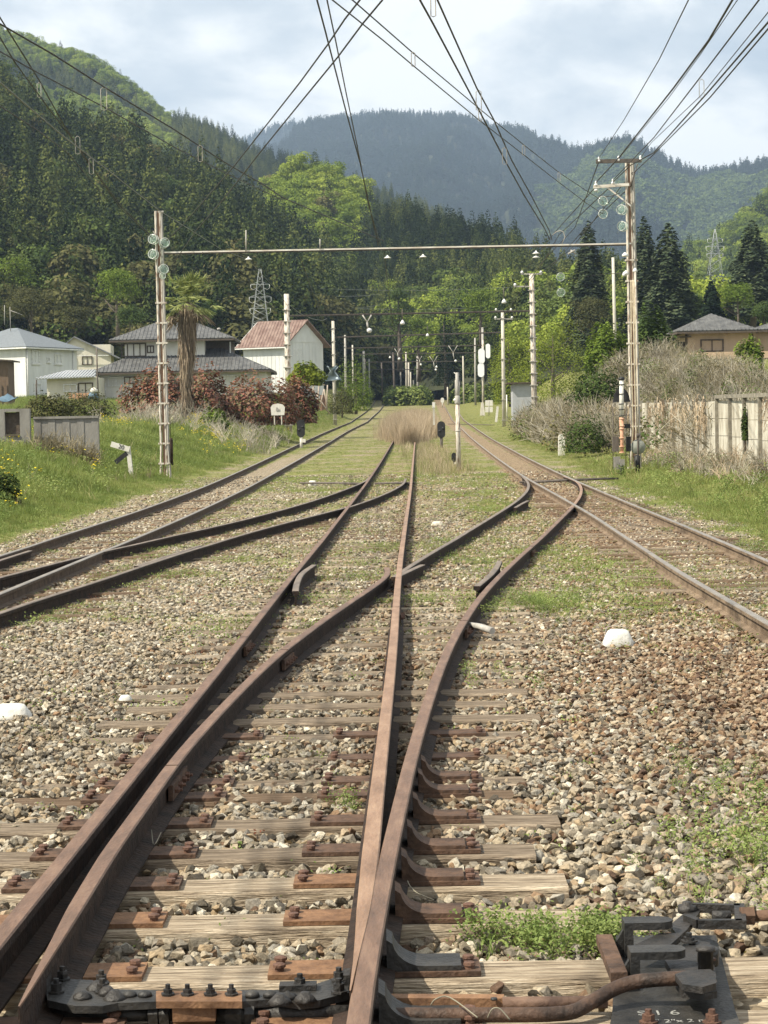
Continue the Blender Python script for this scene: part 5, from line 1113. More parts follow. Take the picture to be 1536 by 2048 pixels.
# ---------------------------------------------------------------- walls and fence
CONC=mat("stained_concrete",(.26,.25,.225),(.10,.095,.085),scale=1.8,rough=.95,bump=.5,bscale=18,contrast=.5,c3=(.21,.20,.18),stretch=(1.5,1.5,.5))
Yw=58; zb=at(60,925,Yw).z-.4
t=thing("concrete_wall","stained grey concrete wall with a framed opening at the left edge","wall",(at(60,925,Yw).x,Yw,zb))
def wx(px): return at(px,860,Yw).x
def wz(py): return at(60,py,Yw).z
q=MB(); X0,X1,X2,X3=wx(-60),wx(10),wx(40),wx(60)
q.box(((X0+X1)/2,Yw+.1,(zb+wz(817))/2),(X1-X0,.22,wz(817)-zb)); q.box(((X2+X3)/2,Yw+.1,(zb+wz(817))/2),(X3-X2,.22,wz(817)-zb))
q.box(((X1+X2)/2,Yw+.1,(zb+wz(872))/2),(X2-X1,.22,wz(872)-zb)); q.box(((X1+X2)/2,Yw+.1,wz(820)),(X2-X1,.22,.09)); q.build("gate_pier",CONC,t)
q=MB(); q.box(((X1+X2)/2,Yw+.16,(wz(824)+wz(868))/2),(X2-X1,.04,wz(824)-wz(868))); q.box(((X1+X2)/2,Yw-.03,wz(870)),(X2-X1-.04,.05,.05)); q.build("opening_panel",W_dark,t)
q=MB(); a0=wx(61); a1=wx(185)+.1
nb=9
for i in range(nb): 
    xa=a0+(a1-a0)*i/nb; xb=a0+(a1-a0)*(i+1)/nb; q.box(((xa+xb)/2,Yw+.62+.015*(i%2),(zb+wz(838))/2),(xb-xa-.004,.18,wz(838)-zb))
q.box(((a0+a1)/2,Yw+.62,wz(838)+.03),(a1-a0,.26,.07)); q.build("wall_panels",CONC,t)
# white precast panel fence on the right
t=thing("panel_fence","long white precast concrete panel fence with grey posts at the right","fence",(9.6,58,.2))
PANEL=mat("stained_white_panel",(.58,.56,.48),(.25,.22,.165),scale=2.6,rough=.9,bump=.3,bscale=14,contrast=.36,c3=(.43,.40,.33),stretch=(1,1,.5))
POST=mat("mossy_grey_post",(.15,.135,.11),(.27,.25,.20),scale=5,rough=.95,bump=.4)
xw0=8.8; nP=19; sp=2.35; Ys=[45.2+sp*i for i in range(nP)]
cap=MB()
for i,yy in enumerate(Ys):
    x_=xw0+.014*yy; zb_=G(x_,yy)-.2; zt_=RH(yy)+.14+1.85
    q=MB(); q.box((x_-.075,yy,(zb_+zt_)/2),(.11,.10,zt_-zb_)); q.build("post",POST,t)
    if i<nP-1:
        y2=Ys[i+1]; q=MB(); n_=4
        for k_ in range(n_):
            z0=zb_+(zt_-.05-zb_)*k_/n_; z1=zb_+(zt_-.05-zb_)*(k_+1)/n_-.015; q.box((x_+.0165+.002*(k_%2),(yy+y2)/2,(z0+z1)/2),(.05,sp-.125,z1-z0))
        q.build("panel",PANEL,t)
        if i<5: q=MB(); q.bar((x_-.03,yy,zt_+.05),(x_+.014*sp-.03,y2,zt_+.05+RH(y2)-RH(yy)),.22,.10); q.build("coping",POST,t)
# ---------------------------------------------------------------- single trees and shrubs
def limbs(mb,base,h,r0,seed,n=6,spread=.35,w=None,start=.35):
    rr=random.Random(seed); b=Vector(base); top=b+Vector((rr.uniform(-.04,.04)*h,0,h*.82)); mb.tube([b-Vector((0,0,.3)),b.lerp(top,.3)+Vector((rr.uniform(-.03,.03)*h,0,0)),b.lerp(top,.65),top],[r0*1.15,r0*.85,r0*.5,r0*.15],8)
    for i in range(n):
        f_=start+(.9-start)*i/n; p=b.lerp(top,f_); a=rr.uniform(0,6.28)+i*2.4; L_=(w or h*spread)*(1-.5*f_)*rr.uniform(.7,1.1)
        e=p+Vector((math.cos(a)*L_,math.sin(a)*L_,L_*rr.uniform(.5,.9))); m_=p.lerp(e,.5)+Vector((0,0,-.05*L_)); mb.tube([p,m_,e],[r0*.42*(1-f_*.5),r0*.28*(1-f_*.5),r0*.08],5)
def tree(name,label,px,pb,pt,wpx,Y,kind,mt,n=5000,s=None,seed=1,group=None,trunk=None,cat="tree",depth=1.0):
    b=at(px,pb,Y); top=at(px,pt,Y); g=G(b.x,b.y); h=top.z-b.z; w=wpx*Y/F; base=Vector((b.x,b.y,b.z)); t=thing(name,label,cat,base,group)
    r=np.random.default_rng(seed); s=s or Y/F*3.2
    if kind=='broad': c,d=blob_pts(r,h,w,n,nl=22)
    elif kind=='bush':
        d=r.normal(size=(n,3)); d[:,2]=np.abs(d[:,2]); d/=np.linalg.norm(d,axis=1)[:,None]
        az=np.arctan2(d[:,1],d[:,0]); k_=1+.13*np.sin(az*3+seed)+.09*np.sin(az*7+d[:,2]*6)+.10*np.sin(d[:,2]*9+seed*2+az*2)
        rr_=(.62+.42*r.random(n)**.5)*k_; d=d*np.array([1,1,1]); c=d*rr_[:,None]*np.array([w/2,w/2,h*.95]); low=(c[:,2]<.25*h); c[:,0]*=np.where(low,.86,1)
    elif kind=='cone': c,d=conifer_pts(r,h,w,n,lay=0)
    elif kind=='cedar': c,d=conifer_pts(r,h,w,n,lay=21,top=.01)
    c=c*np.array([1,depth,1]); me=leaf_mesh(name+"_crown",c,s*r.uniform(.55,1.3,n),r,mt,flat=.3 if kind!='cedar' else .9,asp=.7,dirs=d*.7)
    mesh_obj("crown" if kind!='bush' else "foliage",me,t)
    q=MB(); limbs(q,base,h,trunk or .028*h,seed,w=w*.42,n=8 if kind in('broad','bush') else 5); q.build("trunk" if kind!='bush' else "stems",M_bark,t)
    return t
GT="trees along the valley"
tree("broadleaf_tree","bright green round tree behind the tiled house, left of the palm",236,668,528,118,240,'broad',B_spring,7000,seed=3,group=GT)
tree("broadleaf_tree","bright green tree cut by the left edge above the brown tree",30,640,513,125,260,'broad',B_spring,6000,seed=4,group=GT)
tree("broadleaf_tree","brownish evergreen tree behind the white house roof",62,700,568,140,236,'broad',B_olive,8000,seed=5,group=GT)
tree("broadleaf_tree","smaller olive tree between the cream house and the brownish evergreen",150,690,612,90,246,'broad',B_olive,4500,seed=6,group=GT)
tree("broadleaf_tree","low green tree whose crown touches the tiled roof",262,680,612,80,225,'broad',B_mid,4000,seed=7,group=GT)
tree("willow_like_tree","round yellow green tree behind the third right pole",1022,808,655,92,205,'bush',B_yel,9000,seed=8,group=GT)
tree("willow_like_tree","wide yellow green tree behind the grey shed",1108,815,640,170,200,'bush',B_yel,14000,seed=9,group=GT)
tree("broadleaf_tree","fresh green tree on the slope above the signal backs",962,690,568,110,300,'broad',B_spring,5000,seed=10,group=GT)
tree("broadleaf_tree","green tree left of the fresh green slope, above the dry grass",800,740,556,80,330,'broad',B_mid,5000,seed=11,group=GT)
tree("broadleaf_tree","small bright tree in the valley gap left of the dark round cedar",838,760,622,56,320,'broad',B_spring,3500,seed=12,group=GT)
tree("cedar_tree","dark rounded cedar in the middle of the valley gap",893,790,612,66,310,'cone',C_dark,5500,seed=13,group=GT)
tree("cedar_tree","dark layered cedar just left of the lone distribution pole",1180,720,440,100,235,'cedar',C_cedar,12800,seed=14,group=GT,s=.5)
tree("cedar_tree","dark layered cedar right behind the right gantry pole",1292,720,432,100,235,'cedar',C_cedar,12800,seed=15,group=GT,s=.5)
tree("cedar_tree","largest pointed layered cedar right of the right gantry pole",1340,720,445,135,215,'cedar',C_cedar,17600,seed=16,group=GT,s=.5)
tree("cedar_tree","broad dark cedar at the right edge above the tan house",1506,650,440,120,240,'cedar',C_cedar,12800,seed=17,group=GT,s=.5)
tree("cedar_tree","short dark conifer above the ridge of the tan house",1424,680,560,60,220,'cone',C_dark,3500,seed=18,group=GT,s=.45)
tree("broadleaf_tree","pale yellow green tree above the tan house roof",1475,660,565,90,230,'broad',B_spring,5000,seed=19,group=GT)
tree("broadleaf_tree","dark green tree left of the pale one above the tan roof",1395,680,585,80,225,'broad',B_mid,4500,seed=20,group=GT)
tree("broadleaf_tree","green tree in the right top corner of the terrace",1530,680,600,70,215,'broad',B_mid,4000,seed=21,group=GT)
tree("broadleaf_tree","brownish green tree behind the lone distribution pole",1185,720,590,100,220,'broad',B_olive,5000,seed=22,group=GT)
GB="shrubs on the banks"
tree("red_bush","large round red leaved bush left of the palm trunk",320,854,738,146,112,'bush',B_red,9000,s=.20,seed=30,group="red leaved bushes",cat="bush")
tree("red_bush","red leaved bush right of the palm trunk",402,854,742,124,113,'bush',B_red,8000,s=.20,seed=31,group="red leaved bushes",cat="bush")
tree("red_bush","long low red and green hedge between the palm and the second pole",512,850,756,176,116,'bush',B_red,7500,s=.20,seed=32,group="red leaved bushes",cat="bush")
tree("red_bush","reddish dark bush right of the second left pole",598,846,758,76,121,'bush',B_red,4500,s=.20,seed=33,group="red leaved bushes",cat="bush")
tree("green_shrub","yellow green climbing shrub over the wooden frame",612,770,728,70,128,'bush',B_yel,3500,s=.22,seed=34,group=GB,cat="shrub")
tree("green_shrub","green shrub right of the third left pole",712,822,715,70,185,'bush',B_spring,4000,seed=35,group=GB,cat="shrub")
tree("green_shrub","brown green low shrub at the foot of the fourth left pole",684,828,778,56,160,'bush',B_olive,3000,seed=36,group=GB,cat="shrub")
tree("green_shrub","round green shrub at the foot of the palm",428,862,822,62,100,'bush',B_spring,3000,s=.14,seed=37,group=GB,cat="shrub")
tree("green_shrub","dark glossy shrub left of the right gantry pole at mid height",1195,820,740,110,92,'bush',B_mid,5000,s=.13,seed=38,group=GB,cat="shrub")
tree("green_shrub","yellow green tall shrub touching the right gantry pole",1215,760,655,100,125,'bush',B_spring,6500,s=.22,seed=39,group=GB,cat="shrub")
tree("green_shrub","olive green shrub right of the right gantry pole",1305,790,628,100,118,'bush',B_mid,7500,s=.24,seed=40,group=GB,cat="shrub")
tree("green_shrub","green leafy shrub below the window of the tan house",1395,765,712,80,110,'bush',B_mid,3500,s=.2,seed=41,group=GB,cat="shrub")
tree("green_shrub","pale green shrub at the right corner of the tan house",1500,745,678,60,100,'bush',B_spring,3000,s=.17,seed=42,group=GB,cat="shrub")
tree("green_shrub","small ivy patch climbing the white fence near the right edge",1490,880,815,14,52,'bush',B_mid,700,s=.07,seed=43,group=GB,cat="shrub")
tree("green_shrub","green shrub in the twigs beside the stone marker post",1170,905,830,90,76,'bush',B_mid,3000,s=.10,seed=44,group=GB,cat="shrub")
tree("green_shrub","dark green weedy clump in the lower left grass",-6,1010,940,90,40,'bush',B_mid,3000,s=.07,seed=45,group=GB,cat="shrub")
tree("green_shrub","tan and green weedy bush above the grey wall",95,835,790,110,72,'bush',B_olive,2600,s=.11,seed=46,group=GB,cat="shrub")
tree("green_shrub","grey green weedy bush left of the red bush",170,835,785,120,100,'bush',B_olive,2600,s=.13,seed=47,group=GB,cat="shrub")
# bare twig shrubs (countless)
def twig(seed,h,n,mt):
    rr=random.Random(seed); q=MB()
    for i in range(n):
        a=rr.uniform(0,6.28); b=Vector((rr.uniform(-.15,.15),rr.uniform(-.15,.15),-.05)); p=b; d=Vector((math.cos(a)*rr.uniform(.1,.6),math.sin(a)*rr.uniform(.1,.6),1)).normalized(); l=[p]; L_=h*rr.uniform(.5,1.05)
        for k in range(4):
            p=p+d*L_/4; l.append(p); d=(d+Vector((rr.uniform(-.35,.35),rr.uniform(-.35,.35),rr.uniform(-.25,.1)))).normalized()
        q.tube(l,[.012,.010,.008,.006,.003],3,cap=False,smooth=False)
        for k in range(3):
            s_=l[rr.randint(1,3)]; d2=Vector((rr.uniform(-1,1),rr.uniform(-1,1),rr.uniform(.1,1))).normalized(); e=s_+d2*L_*rr.uniform(.15,.4); q.tube([s_,s_.lerp(e,.5)+Vector((0,0,.03)),e],[.006,.004,.002],3,cap=False,smooth=False)
    me=bpy.data.meshes.new("tw"); me.from_pydata(q.v,[],q.f); me.materials.append(mt); return bpy.data.objects.new("tw",me)
M_twig=mat("bare_twigs",(.22,.20,.15),(.44,.40,.32),scale=.5,rough=.95,rand=1,contrast=.9); M_twig2=mat("brown_twigs",(.13,.11,.06),(.28,.24,.15),scale=.5,rough=.95,rand=1,contrast=.9); M_vine=mat("tan_vines",(.24,.18,.12),(.40,.32,.22),scale=.5,rough=.95,rand=1,contrast=.9)
def scrub(seed,mt):
    r=np.random.default_rng(seed); nn=700; d=r.normal(size=(nn,3)); d[:,2]=np.abs(d[:,2]); d/=np.linalg.norm(d,axis=1)[:,None]; c=d*(.35+.65*r.random(nn))[:,None]*np.array([.7,.7,1.0])*(1+.25*np.sin(d[:,0]*5+seed))[:,None]; return bpy.data.objects.new("b",leaf_mesh("b",c,.085,r,mt,flat=.3,asp=.7,dirs=d*.6))
TWV=[twig(i,1.3,13,M_twig if i%2 else M_twig2) for i in range(6)]
n=5200; y=RNG.uniform(58,122,n); e_=RNG.uniform(0,1,n); 
lo=np.interp(y,[56,72,80,118],[4.9,4.4,2.6,2.3]); x=xI(y)+lo+e_*np.interp(y,[56,80,118],[7,8,9]); k=((x>9.2+.014*y)|(y>88)|((x<8.3+.014*y)&(y>72))); x,y=x[k],y[k]
n=len(x); sc_=RNG.uniform(.7,1.9,n)*np.where((x>9.6+.014*y)&(y<112),.66,1.05)
scatter("bare_thicket",gpts(x,y),np.stack([RNG.normal(0,.3,n),RNG.normal(0,.3,n),RNG.uniform(0,6.28,n)],1),sc_,np.where(RNG.random(n)<.07,RNG.integers(6,8,n),RNG.integers(0,6,n)),RNG.random(n),TWV+[scrub(60,B_mid),scrub(61,B_olive)],"tangle of bare grey brown branches and green scrub covering the right bank","thicket")
n=1100; y=RNG.uniform(43,90,n); x=8.8+.014*y+RNG.uniform(.3,5.5,n)
put("bank_thicket",gpts(x,y),TWV,"bare branches growing behind the white panel fence","thicket",.35,.8,.3)
n=90; y=RNG.uniform(42,66,n); x=8.8+.014*y-RNG.uniform(.2,1.6,n)
put("fence_twigs",gpts(x,y),[twig(20+i,.8,14,M_vine if i%2 else M_twig) for i in range(4)],"dry tan weeds at the foot of the white panel fence","thicket",.5,1.1,.4)
# vines hanging over the fence
def vine(seed):
    rr=random.Random(seed); q=MB()
    for i in range(16):
        p=Vector((rr.uniform(-.1,.02),rr.uniform(-.45,.45),rr.uniform(-.1,.25))); l=[p]
        for k in range(6): p=p+Vector((rr.uniform(-.05,.03),rr.uniform(-.14,.14),rr.uniform(-.24,.06))); l.append(p)
        q.tube(l,[.012]*3+[.008]*2+[.004]*2,3,cap=False,smooth=False)
    me=bpy.data.meshes.new("vn"); me.from_pydata(q.v,[],q.f); me.materials.append(M_vine); return bpy.data.objects.new("vn",me)
n=22; y=np.concatenate([RNG.uniform(58,88,n-1),RNG.uniform(47,52,1)]); x=8.8+.014*y-.16; z=np.interp(y,RHX,RHZ)+1.75-RNG.random(n)**2*.5
rot=np.stack([RNG.normal(0,.15,n),RNG.normal(0,.05,n),RNG.normal(0,.1,n)],1)
scatter("fence_vines",np.stack([x,y,z],1),rot,RNG.uniform(.7,1.5,n),RNG.integers(0,4,n),RNG.random(n),[vine(i) for i in range(4)],"dry tan vines hanging over the white panel fence","vines")
# twigs at left: on wall, below bushes
n=120; y=RNG.uniform(90,112,n); x=RNG.uniform(-13,-5.2,n); put("bush_twigs",gpts(x,y),[twig(40+i,1.2,8,M_twig) for i in range(3)],"bare pale stems standing in front of the red bushes","thicket",.6,1.3,.2)
n=26; x=RNG.uniform(-9.9,-8.3,n); y=RNG.uniform(56.6,57.6,n); put("wall_twigs",gpts(x,y),[twig(50+i,.8,14,M_twig2) for i in range(3)],"dead brown bramble leaning on the grey wall","thicket",.8,1.2,.5)
# palm
def palm():
    Y=103; b=at(370,850,Y); hd=at(376,606,Y); t=thing("palm_tree","tall windmill palm with a skirt of dead fronds behind the left gantry pole","palm tree",b)
    q=MB(); q.tube([b-Vector((0,0,.4)),b.lerp(hd,.5)+Vector((-.05,0,0)),hd],[.2,.17,.15],10); q.build("trunk",M_bark,t)
    M_dead=mat("dead_fronds",(.16,.12,.085),(.34,.27,.19),scale=2,rough=.95,island=.9,contrast=.9); M_fr=mat("palm_frond",(.12,.16,.04),(.36,.38,.14),scale=2,rough=.6,transl=.2,island=.8,contrast=.9)
    r=np.random.default_rng(5); V=[];Fc=[]
    H=(hd-b).z
    def strip(p,e,w,V,Fc):
        p=np.array(p);e=np.array(e); d=e-p; sd=np.cross(d,r.normal(size=3)); sd/=np.linalg.norm(sd)+1e-9; m_=(p+e)/2+np.array([0,0,.03]); i=len(V)
        V+=[p-sd*w/2,p+sd*w/2,m_+sd*w*.45,m_-sd*w*.45,e+sd*w*.08,e-sd*w*.08]; Fc+=[(i,i+1,i+2,i+3),(i+3,i+2,i+4,i+5)]
    for k in range(2600):
        f_=r.random()**.7; c=np.array(b.lerp(hd,.08+.9*f_)); rad=(.22+.42*f_**1.3*(1 if f_<.75 else 1-(f_-.75)*2))*(.6+.5*r.random()); a=r.uniform(0,6.28); o_=np.array([math.cos(a),math.sin(a),0])
        p=c+o_*rad*.85; e=p+np.array([0,0,-r.uniform(.3,.95)])+o_*r.normal(0,.08); strip(p,e,r.uniform(.02,.05),V,Fc)
    mesh_obj("dead_frond_skirt",quick_mesh("skirt",np.array(V)-np.array(b),np.array(Fc),M_dead),t)
    V=[];Fc=[];D2V=[];D2F=[]
    for k in range(60):
        el=r.uniform(-.85,1.35); a=r.uniform(0,6.28); Lp=r.uniform(.85,1.5)*(1.0 if el>-.2 else .8); d=np.array([math.cos(a)*math.cos(el),math.sin(a)*math.cos(el),math.sin(el)]); st=np.array(hd)+np.array([0,0,.1]); hub=st+d*Lp+np.array([0,0,-.12*Lp])
        tv,tf=(V,Fc) if el>-.55 else (D2V,D2F)
        strip(st,hub,.035,tv,tf)
        sd=np.cross(d,[0,0,1]); sd/=np.linalg.norm(sd)+1e-9; up=np.cross(sd,d)
        for j in range(19):
            an=(j-9)/9*1.75; dd=d*math.cos(an)+sd*math.sin(an); L2=r.uniform(.58,.80)*(1-.18*abs(an)); e=hub+dd*L2+up*.04+np.array([0,0,-.20*r.random()-.1]); strip(hub,e,.055,tv,tf)
    mesh_obj("fan_leaves",quick_mesh("fans",np.array(V)-np.array(b),np.array(Fc),M_fr),t); mesh_obj("drooping_leaves",quick_mesh("fans2",np.array(D2V)-np.array(b),np.array(D2F),M_dead),t)
palm()
# ---------------------------------------------------------------- signals, signs, markers
M_blackp=mat("black_paint",(.012,.012,.013),(.03,.03,.03),scale=5,rough=.5); M_sigw=mat("white_signal_back",(.74,.75,.76),(.80,.81,.82),scale=2,rough=.5); M_or=mat("rust_orange_paint",(.45,.22,.13),(.62,.40,.28),scale=8,rough=.8,contrast=.4); M_whp=mat("old_white_paint",(.70,.69,.64),(.50,.47,.40),scale=8,rough=.8,contrast=.5); M_redp=mat("red_paint",(.55,.05,.04),(.6,.08,.06),rough=.6)
def text(body,loc,size,m,parent,rx=90,rz=0,ext=.002,name="lettering",ry=0):
    cu=bpy.data.curves.new("txt",'FONT'); cu.body=body; cu.size=size; cu.extrude=ext; cu.align_x='CENTER'; cu.align_y='CENTER'
    tmp=bpy.data.objects.new("txt",cu); COL.objects.link(tmp); dg=bpy.context.evaluated_depsgraph_get(); me=bpy.data.meshes.new_from_object(tmp.evaluated_get(dg)); bpy.data.objects.remove(tmp)
    me.materials.clear(); me.materials.append(m); o=bpy.data.objects.new(name,me); COL.objects.link(o); o.parent=parent; off=Vector(parent['_o']); o.location=Vector(loc)-off; o.rotation_euler=(RAD(rx),RAD(ry),RAD(rz)); return o
def oval(w,h,n=28):
    r=w/2; pts=[]
    for k in range(n):
        a=2*math.pi*k/n; x=math.cos(a)*r; z=math.sin(a)*r; z+= (h/2-r) if z>=0 else -(h/2-r); pts.append((x,z))
    return pts
def plate(mb,c,pts,th=.03): mb.prism([(c.x+x,c.y,c.z+z) for x,z in pts],(0,th,0))
# signal with white backs
Y=200; b=at(966,832,Y); t=thing("light_signal","railway light signal seen with three white oval backing boards on one post","signal",b)
q=MB(); q.tube([b,at(966,760,Y),at(966,680,Y)],.09,8); q.build("post",PW,t)
for px,py,w,h_ in ((963,712,13,30),(976,702,9,29),(962,740,13,28)):
    c=at(px,py,Y-.3); q=MB(); plate(q,c,oval(w*Y/F,h_*Y/F),.05); q.build("backing_board",M_sigw,t)
q=MB()
for px,py in ((970,712),(971,742)): q.box(at(px,py,Y+.2),(.3,.5,1.2))
q.box(at(970,728,Y+.05),(.9,.08,.08)); q.box(at(970,755,Y+.05),(.7,.08,.08)); q.build("lamp_housing",M_blackp,t)
q=MB(); q.box(at(965,828,Y)+Vector((0,0,.5)),(.5,.5,1.3),taper=.5); q.build("foot",PC,t)
# white sign boards beside it
Y=170; b=at(978,832,Y); t=thing("white_sign","pair of small white stacked boards with dark marks below the signal backs","sign",b)
q=MB(); q.tube([b,at(978,800,Y)],.04,6); q.build("post",PG,t)
for k,(py) in enumerate((806,819)): q=MB(); q.box(at(978,py,Y),(15*Y/F,.04,11*Y/F)); f_=q.build("board",M_whp,t); q=MB(); c=at(978,py,Y-.04); q.box(c,(8*Y/F,.02,3*Y/F)); q.box(c+Vector((.1,0,.08)),(3*Y/F,.02,2*Y/F)); q.build("faded_mark",PG,f_)
# right colour signal seen from behind, near the gantry pole
Y=57; b=at(1245,962,Y); b.z=G(b.x,b.y)-.1; t=thing("ground_signal","signal post with a white pipe and black rounded shield left of the right gantry pole","signal",b)
def TP(px,py,dy=0): return at(px,py,Y+dy)
q=MB(); q.tube([TP(1243,962),TP(1243,925)],[.085,.08],10); q.build("base_pipe",M_blackp,t)
q=MB(); q.tube([TP(1244,905),TP(1244,880),TP(1243,835)],[.045,.05,.065],10); 
for py in (905,893,876,858,852,838): q.lathe(TP(1244,py),[(.05,-.02),(.078,-.015),(.078,.015),(.05,.02)],12)
q.build("orange_pipe",M_or,t)
q=MB(); q.tube([TP(1243,835),TP(1243,760)],[.062,.062],14); q.build("white_pipe",M_whp,t)
q=MB()
for py in (832,819,808,788,769): q.lathe(TP(1243,py),[(.06,-.012),(.082,-.01),(.082,.01),(.06,.012)],14)
q.lathe(TP(1243,758),[(.08,-.03),(.09,0),(.07,.04),(.02,.06)],12); q.build("pipe_collars",M_blackp,t)
q=MB(); c=TP(1243,804,.15); r_=17*Y/F; plate(q,c,[(-r_,0)]+[(r_*math.cos(a)*1.0,1.75*r_*math.sin(a)*.95) for a in np.linspace(math.pi,0,15)][1:-1]+[(r_,0)],.03); q.build("backing_shield",M_blackp,t)
q=MB(); q.box(TP(1231,888,.1),(12*Y/F,.12,30*Y/F)); q.build("relay_box",PD,t)
q=MB(); q.box(TP(1257,888,.12),(9*Y/F,.12,30*Y/F)); q.box(TP(1254,852,.1),(.16,.12,.12)); q.build("relay_box",M_blackp,t)
q=MB(); q.box(TP(1234,926,.1),(13*Y/F,.10,26*Y/F)); q.box(TP(1244,925,-.02),(10*Y/F,.12,13*Y/F)); q.build("concrete_block",CONC,t)
q=MB()
for px in (1226,1252,1260): q.tube([TP(px,938,.2),TP(px,800,.2)],.012,5)
for py in (830,870,910): q.tube([TP(1226,py,.2),TP(1260,py,.2)],.01,4)
q.build("ladder",PD,t)
# point indicator with a round disc, right side of the gantry pole
Y=57.5; b=at(1276,950,Y); b.z=G(b.x,b.y); t=thing("point_indicator","round grey green disc on a short black post right of the right gantry pole","indicator",b)
q=MB(); q.lathe(TP(1276,894),[(.21,-.01),(.215,0),(.21,.01)],28,axis=(0,1,0)); q.build("disc",mat("faded_green_disc",(.20,.22,.19),(.30,.31,.28),scale=6,rough=.7),t)
q=MB(); q.tube([TP(1276,950),TP(1276,866)],.03,8); q.lathe(TP(1276,871),[(.04,-.06),(.055,0),(.04,.05)],8); q.build("spindle",PD,t)
q=MB(); q.lathe(TP(1275,950),[(.085,0),(.09,.28),(.085,.54),(.05,.57)],12); q.build("drum",M_blackp,t)
# dwarf signals
for (px,pb,pt,Y,l) in ((602,862,838,104,"black dwarf signal in the grass beside the second left pole"),(883,888,842,98,"black dwarf signal on a short post left of the white pole"),(908,925,905,68,"small black and white lever stand at the foot of the white pole")):
    b=at(px,pb,Y); g=G(b.x,b.y); b.z=min(b.z,g); k=Y/F; t=thing("dwarf_signal",l,"signal",b,"dwarf signals between the tracks"); top=at(px,pt,Y); H=top.z-b.z; w=16*k if pt!=905 else 10*k
    q=MB(); q.tube([b-Vector((0,0,.1)),b+Vector((0,0,H*.45))],.07*w/.4,8); q.build("post",M_whp if px==602 else PD,t)
    q=MB(); c=b+Vector((0,-.1,H*.68)); plate(q,c,oval(w,H*.62),.05); q.box(c+Vector((0,.15,-.02)),(w*.7,.25,H*.45)); q.build("lamp_head",M_blackp,t)
    q=MB()
    for s_ in (-1,1): q.lathe(c+Vector((s_*w*.22,-.02,H*.05*s_)),[(.055*w/.4,-.08),(.06*w/.4,0)],10,axis=(0,-1,0))
    q.build("lamp_hood",M_blackp,t)
    if px in (602,908): q=MB(); q.box(b+Vector((.12*w/.4,-.05,H*.25)),(w*.5,.08,H*.12)); q.build("white_bracket",M_whp,t)
# white pole in the middle
Y=64; b=at(917,934,Y); b.z=min(b.z,G(b.x,b.y))-.1; t=thing("white_pole","slender white post with a grey collar standing left of the right main track","pole",b)
q=MB(); q.tube([b,TP(916,870),TP(915,805)],[.085,.078,.07],10); q.build("white_shaft",PW,t)
q=MB(); q.tube([TP(915,805),TP(914,745)],[.062,.05],8); q.tube([TP(911,760),TP(911,800)],.02,5); q.tube([TP(918,762),TP(918,805)],.02,5); q.build("upper_pipes",PG,t)
q=MB(); q.lathe(TP(915,806),[(.08,-.04),(.095,0),(.08,.22),(.05,.24)],10); q.lathe(TP(916,862),[(.085,-.02),(.095,0),(.085,.02)],10); q.build("collar",PG,t)
q=MB(); q.lathe(TP(910,800),[(.03,-.05),(.055,0),(.03,.05)],8,axis=(1,0,.4)); q.tube([TP(908,745),TP(913,750)],.012,4); q.build("bell_insulator",M_porc,t)
# white marker behind, sign 20, small signs
Y=150; b=at(868,848,110); t=thing("marker_post","thin pale marker post left of the dwarf signal","marker",b,"small marker posts"); q=MB(); q.box(b+Vector((0,0,.5)),(.1,.1,1.1)); q.build("post",PC,t); q=MB(); q.box(b+Vector((0,-.03,1.05)),(.16,.08,.3)); q.build("head",M_whp,t)
b=at(885,815,165); t=thing("marker_post","white marker with a rounded head at the far end of the right track","marker",b,"small marker posts"); q=MB(); q.tube([b,b+Vector((0,0,.45))],.05,6); q.build("post",PC,t); q=MB(); plate(q,b+Vector((0,-.05,.6)),oval(.28,.42),.06); q.build("head",M_whp,t)
b=at(994,838,128); t=thing("marker_post","slim white post in the grass left of the third right pole","marker",b,"small marker posts"); q=MB(); q.box(b+Vector((0,0,.3)),(.14,.12,1.0),Matrix.Rotation(.12,3,'Y')); q.build("post",M_whp,t)
b=at(1014,835,150); t=thing("marker_post","tall thin white post just right of the third right pole","marker",b,"small marker posts"); q=MB(); q.tube([b-Vector((0,0,.3)),b+Vector((0,0,1.7))],.05,6); q.build("post",M_whp,t)
b=at(1123,905,80); b.z=min(b.z,G(b.x,b.y)+.05); t=thing("stone_marker","white stone marker post with a rounded top in front of the twigs","marker",b); q=MB(); q.prism([(b.x-.13,b.y,b.z-.1),(b.x+.15,b.y,b.z-.1),(b.x+.15,b.y,b.z+.5),(b.x+.11,b.y,b.z+.72),(b.x+.03,b.y,b.z+.82),(b.x-.07,b.y,b.z+.8),(b.x-.11,b.y,b.z+.7)],(0,.16,0)); q.build("stone",M_whp,t)
b=at(556,842,112); t=thing("white_sign","small white arched sign plate left of the second pole","sign",b); q=MB(); plate(q,b+Vector((0,0,.62)),[(-.36,-.3),(.36,-.3),(.4,.15),(.28,.3),(.0,.36),(-.28,.3),(-.4,.15)],.03); q.build("plate",M_whp,t); q=MB(); q.box(b+Vector((0,-.02,.62)),(.2,.02,.1)); q.box(b+Vector((-.05,-.02,.72)),(.08,.02,.08)); q.build("faded_mark",PG,t); q=MB(); q.box(b+Vector((-.2,.05,.1)),(.06,.06,.6)); q.box(b+Vector((.2,.05,.1)),(.06,.06,.6)); q.build("legs",PC,t)
b=at(590,850,130); t=thing("relay_box","grey relay box fixed beside the second left pole","box",b); q=MB(); q.box(b+Vector((0,0,.6)),(.34,.3,.9)); q.build("cabinet",PG,t); q=MB(); q.box(b+Vector((-.1,-.1,1.12)),(.5,.3,.12)); q.build("hood",M_porc,t)
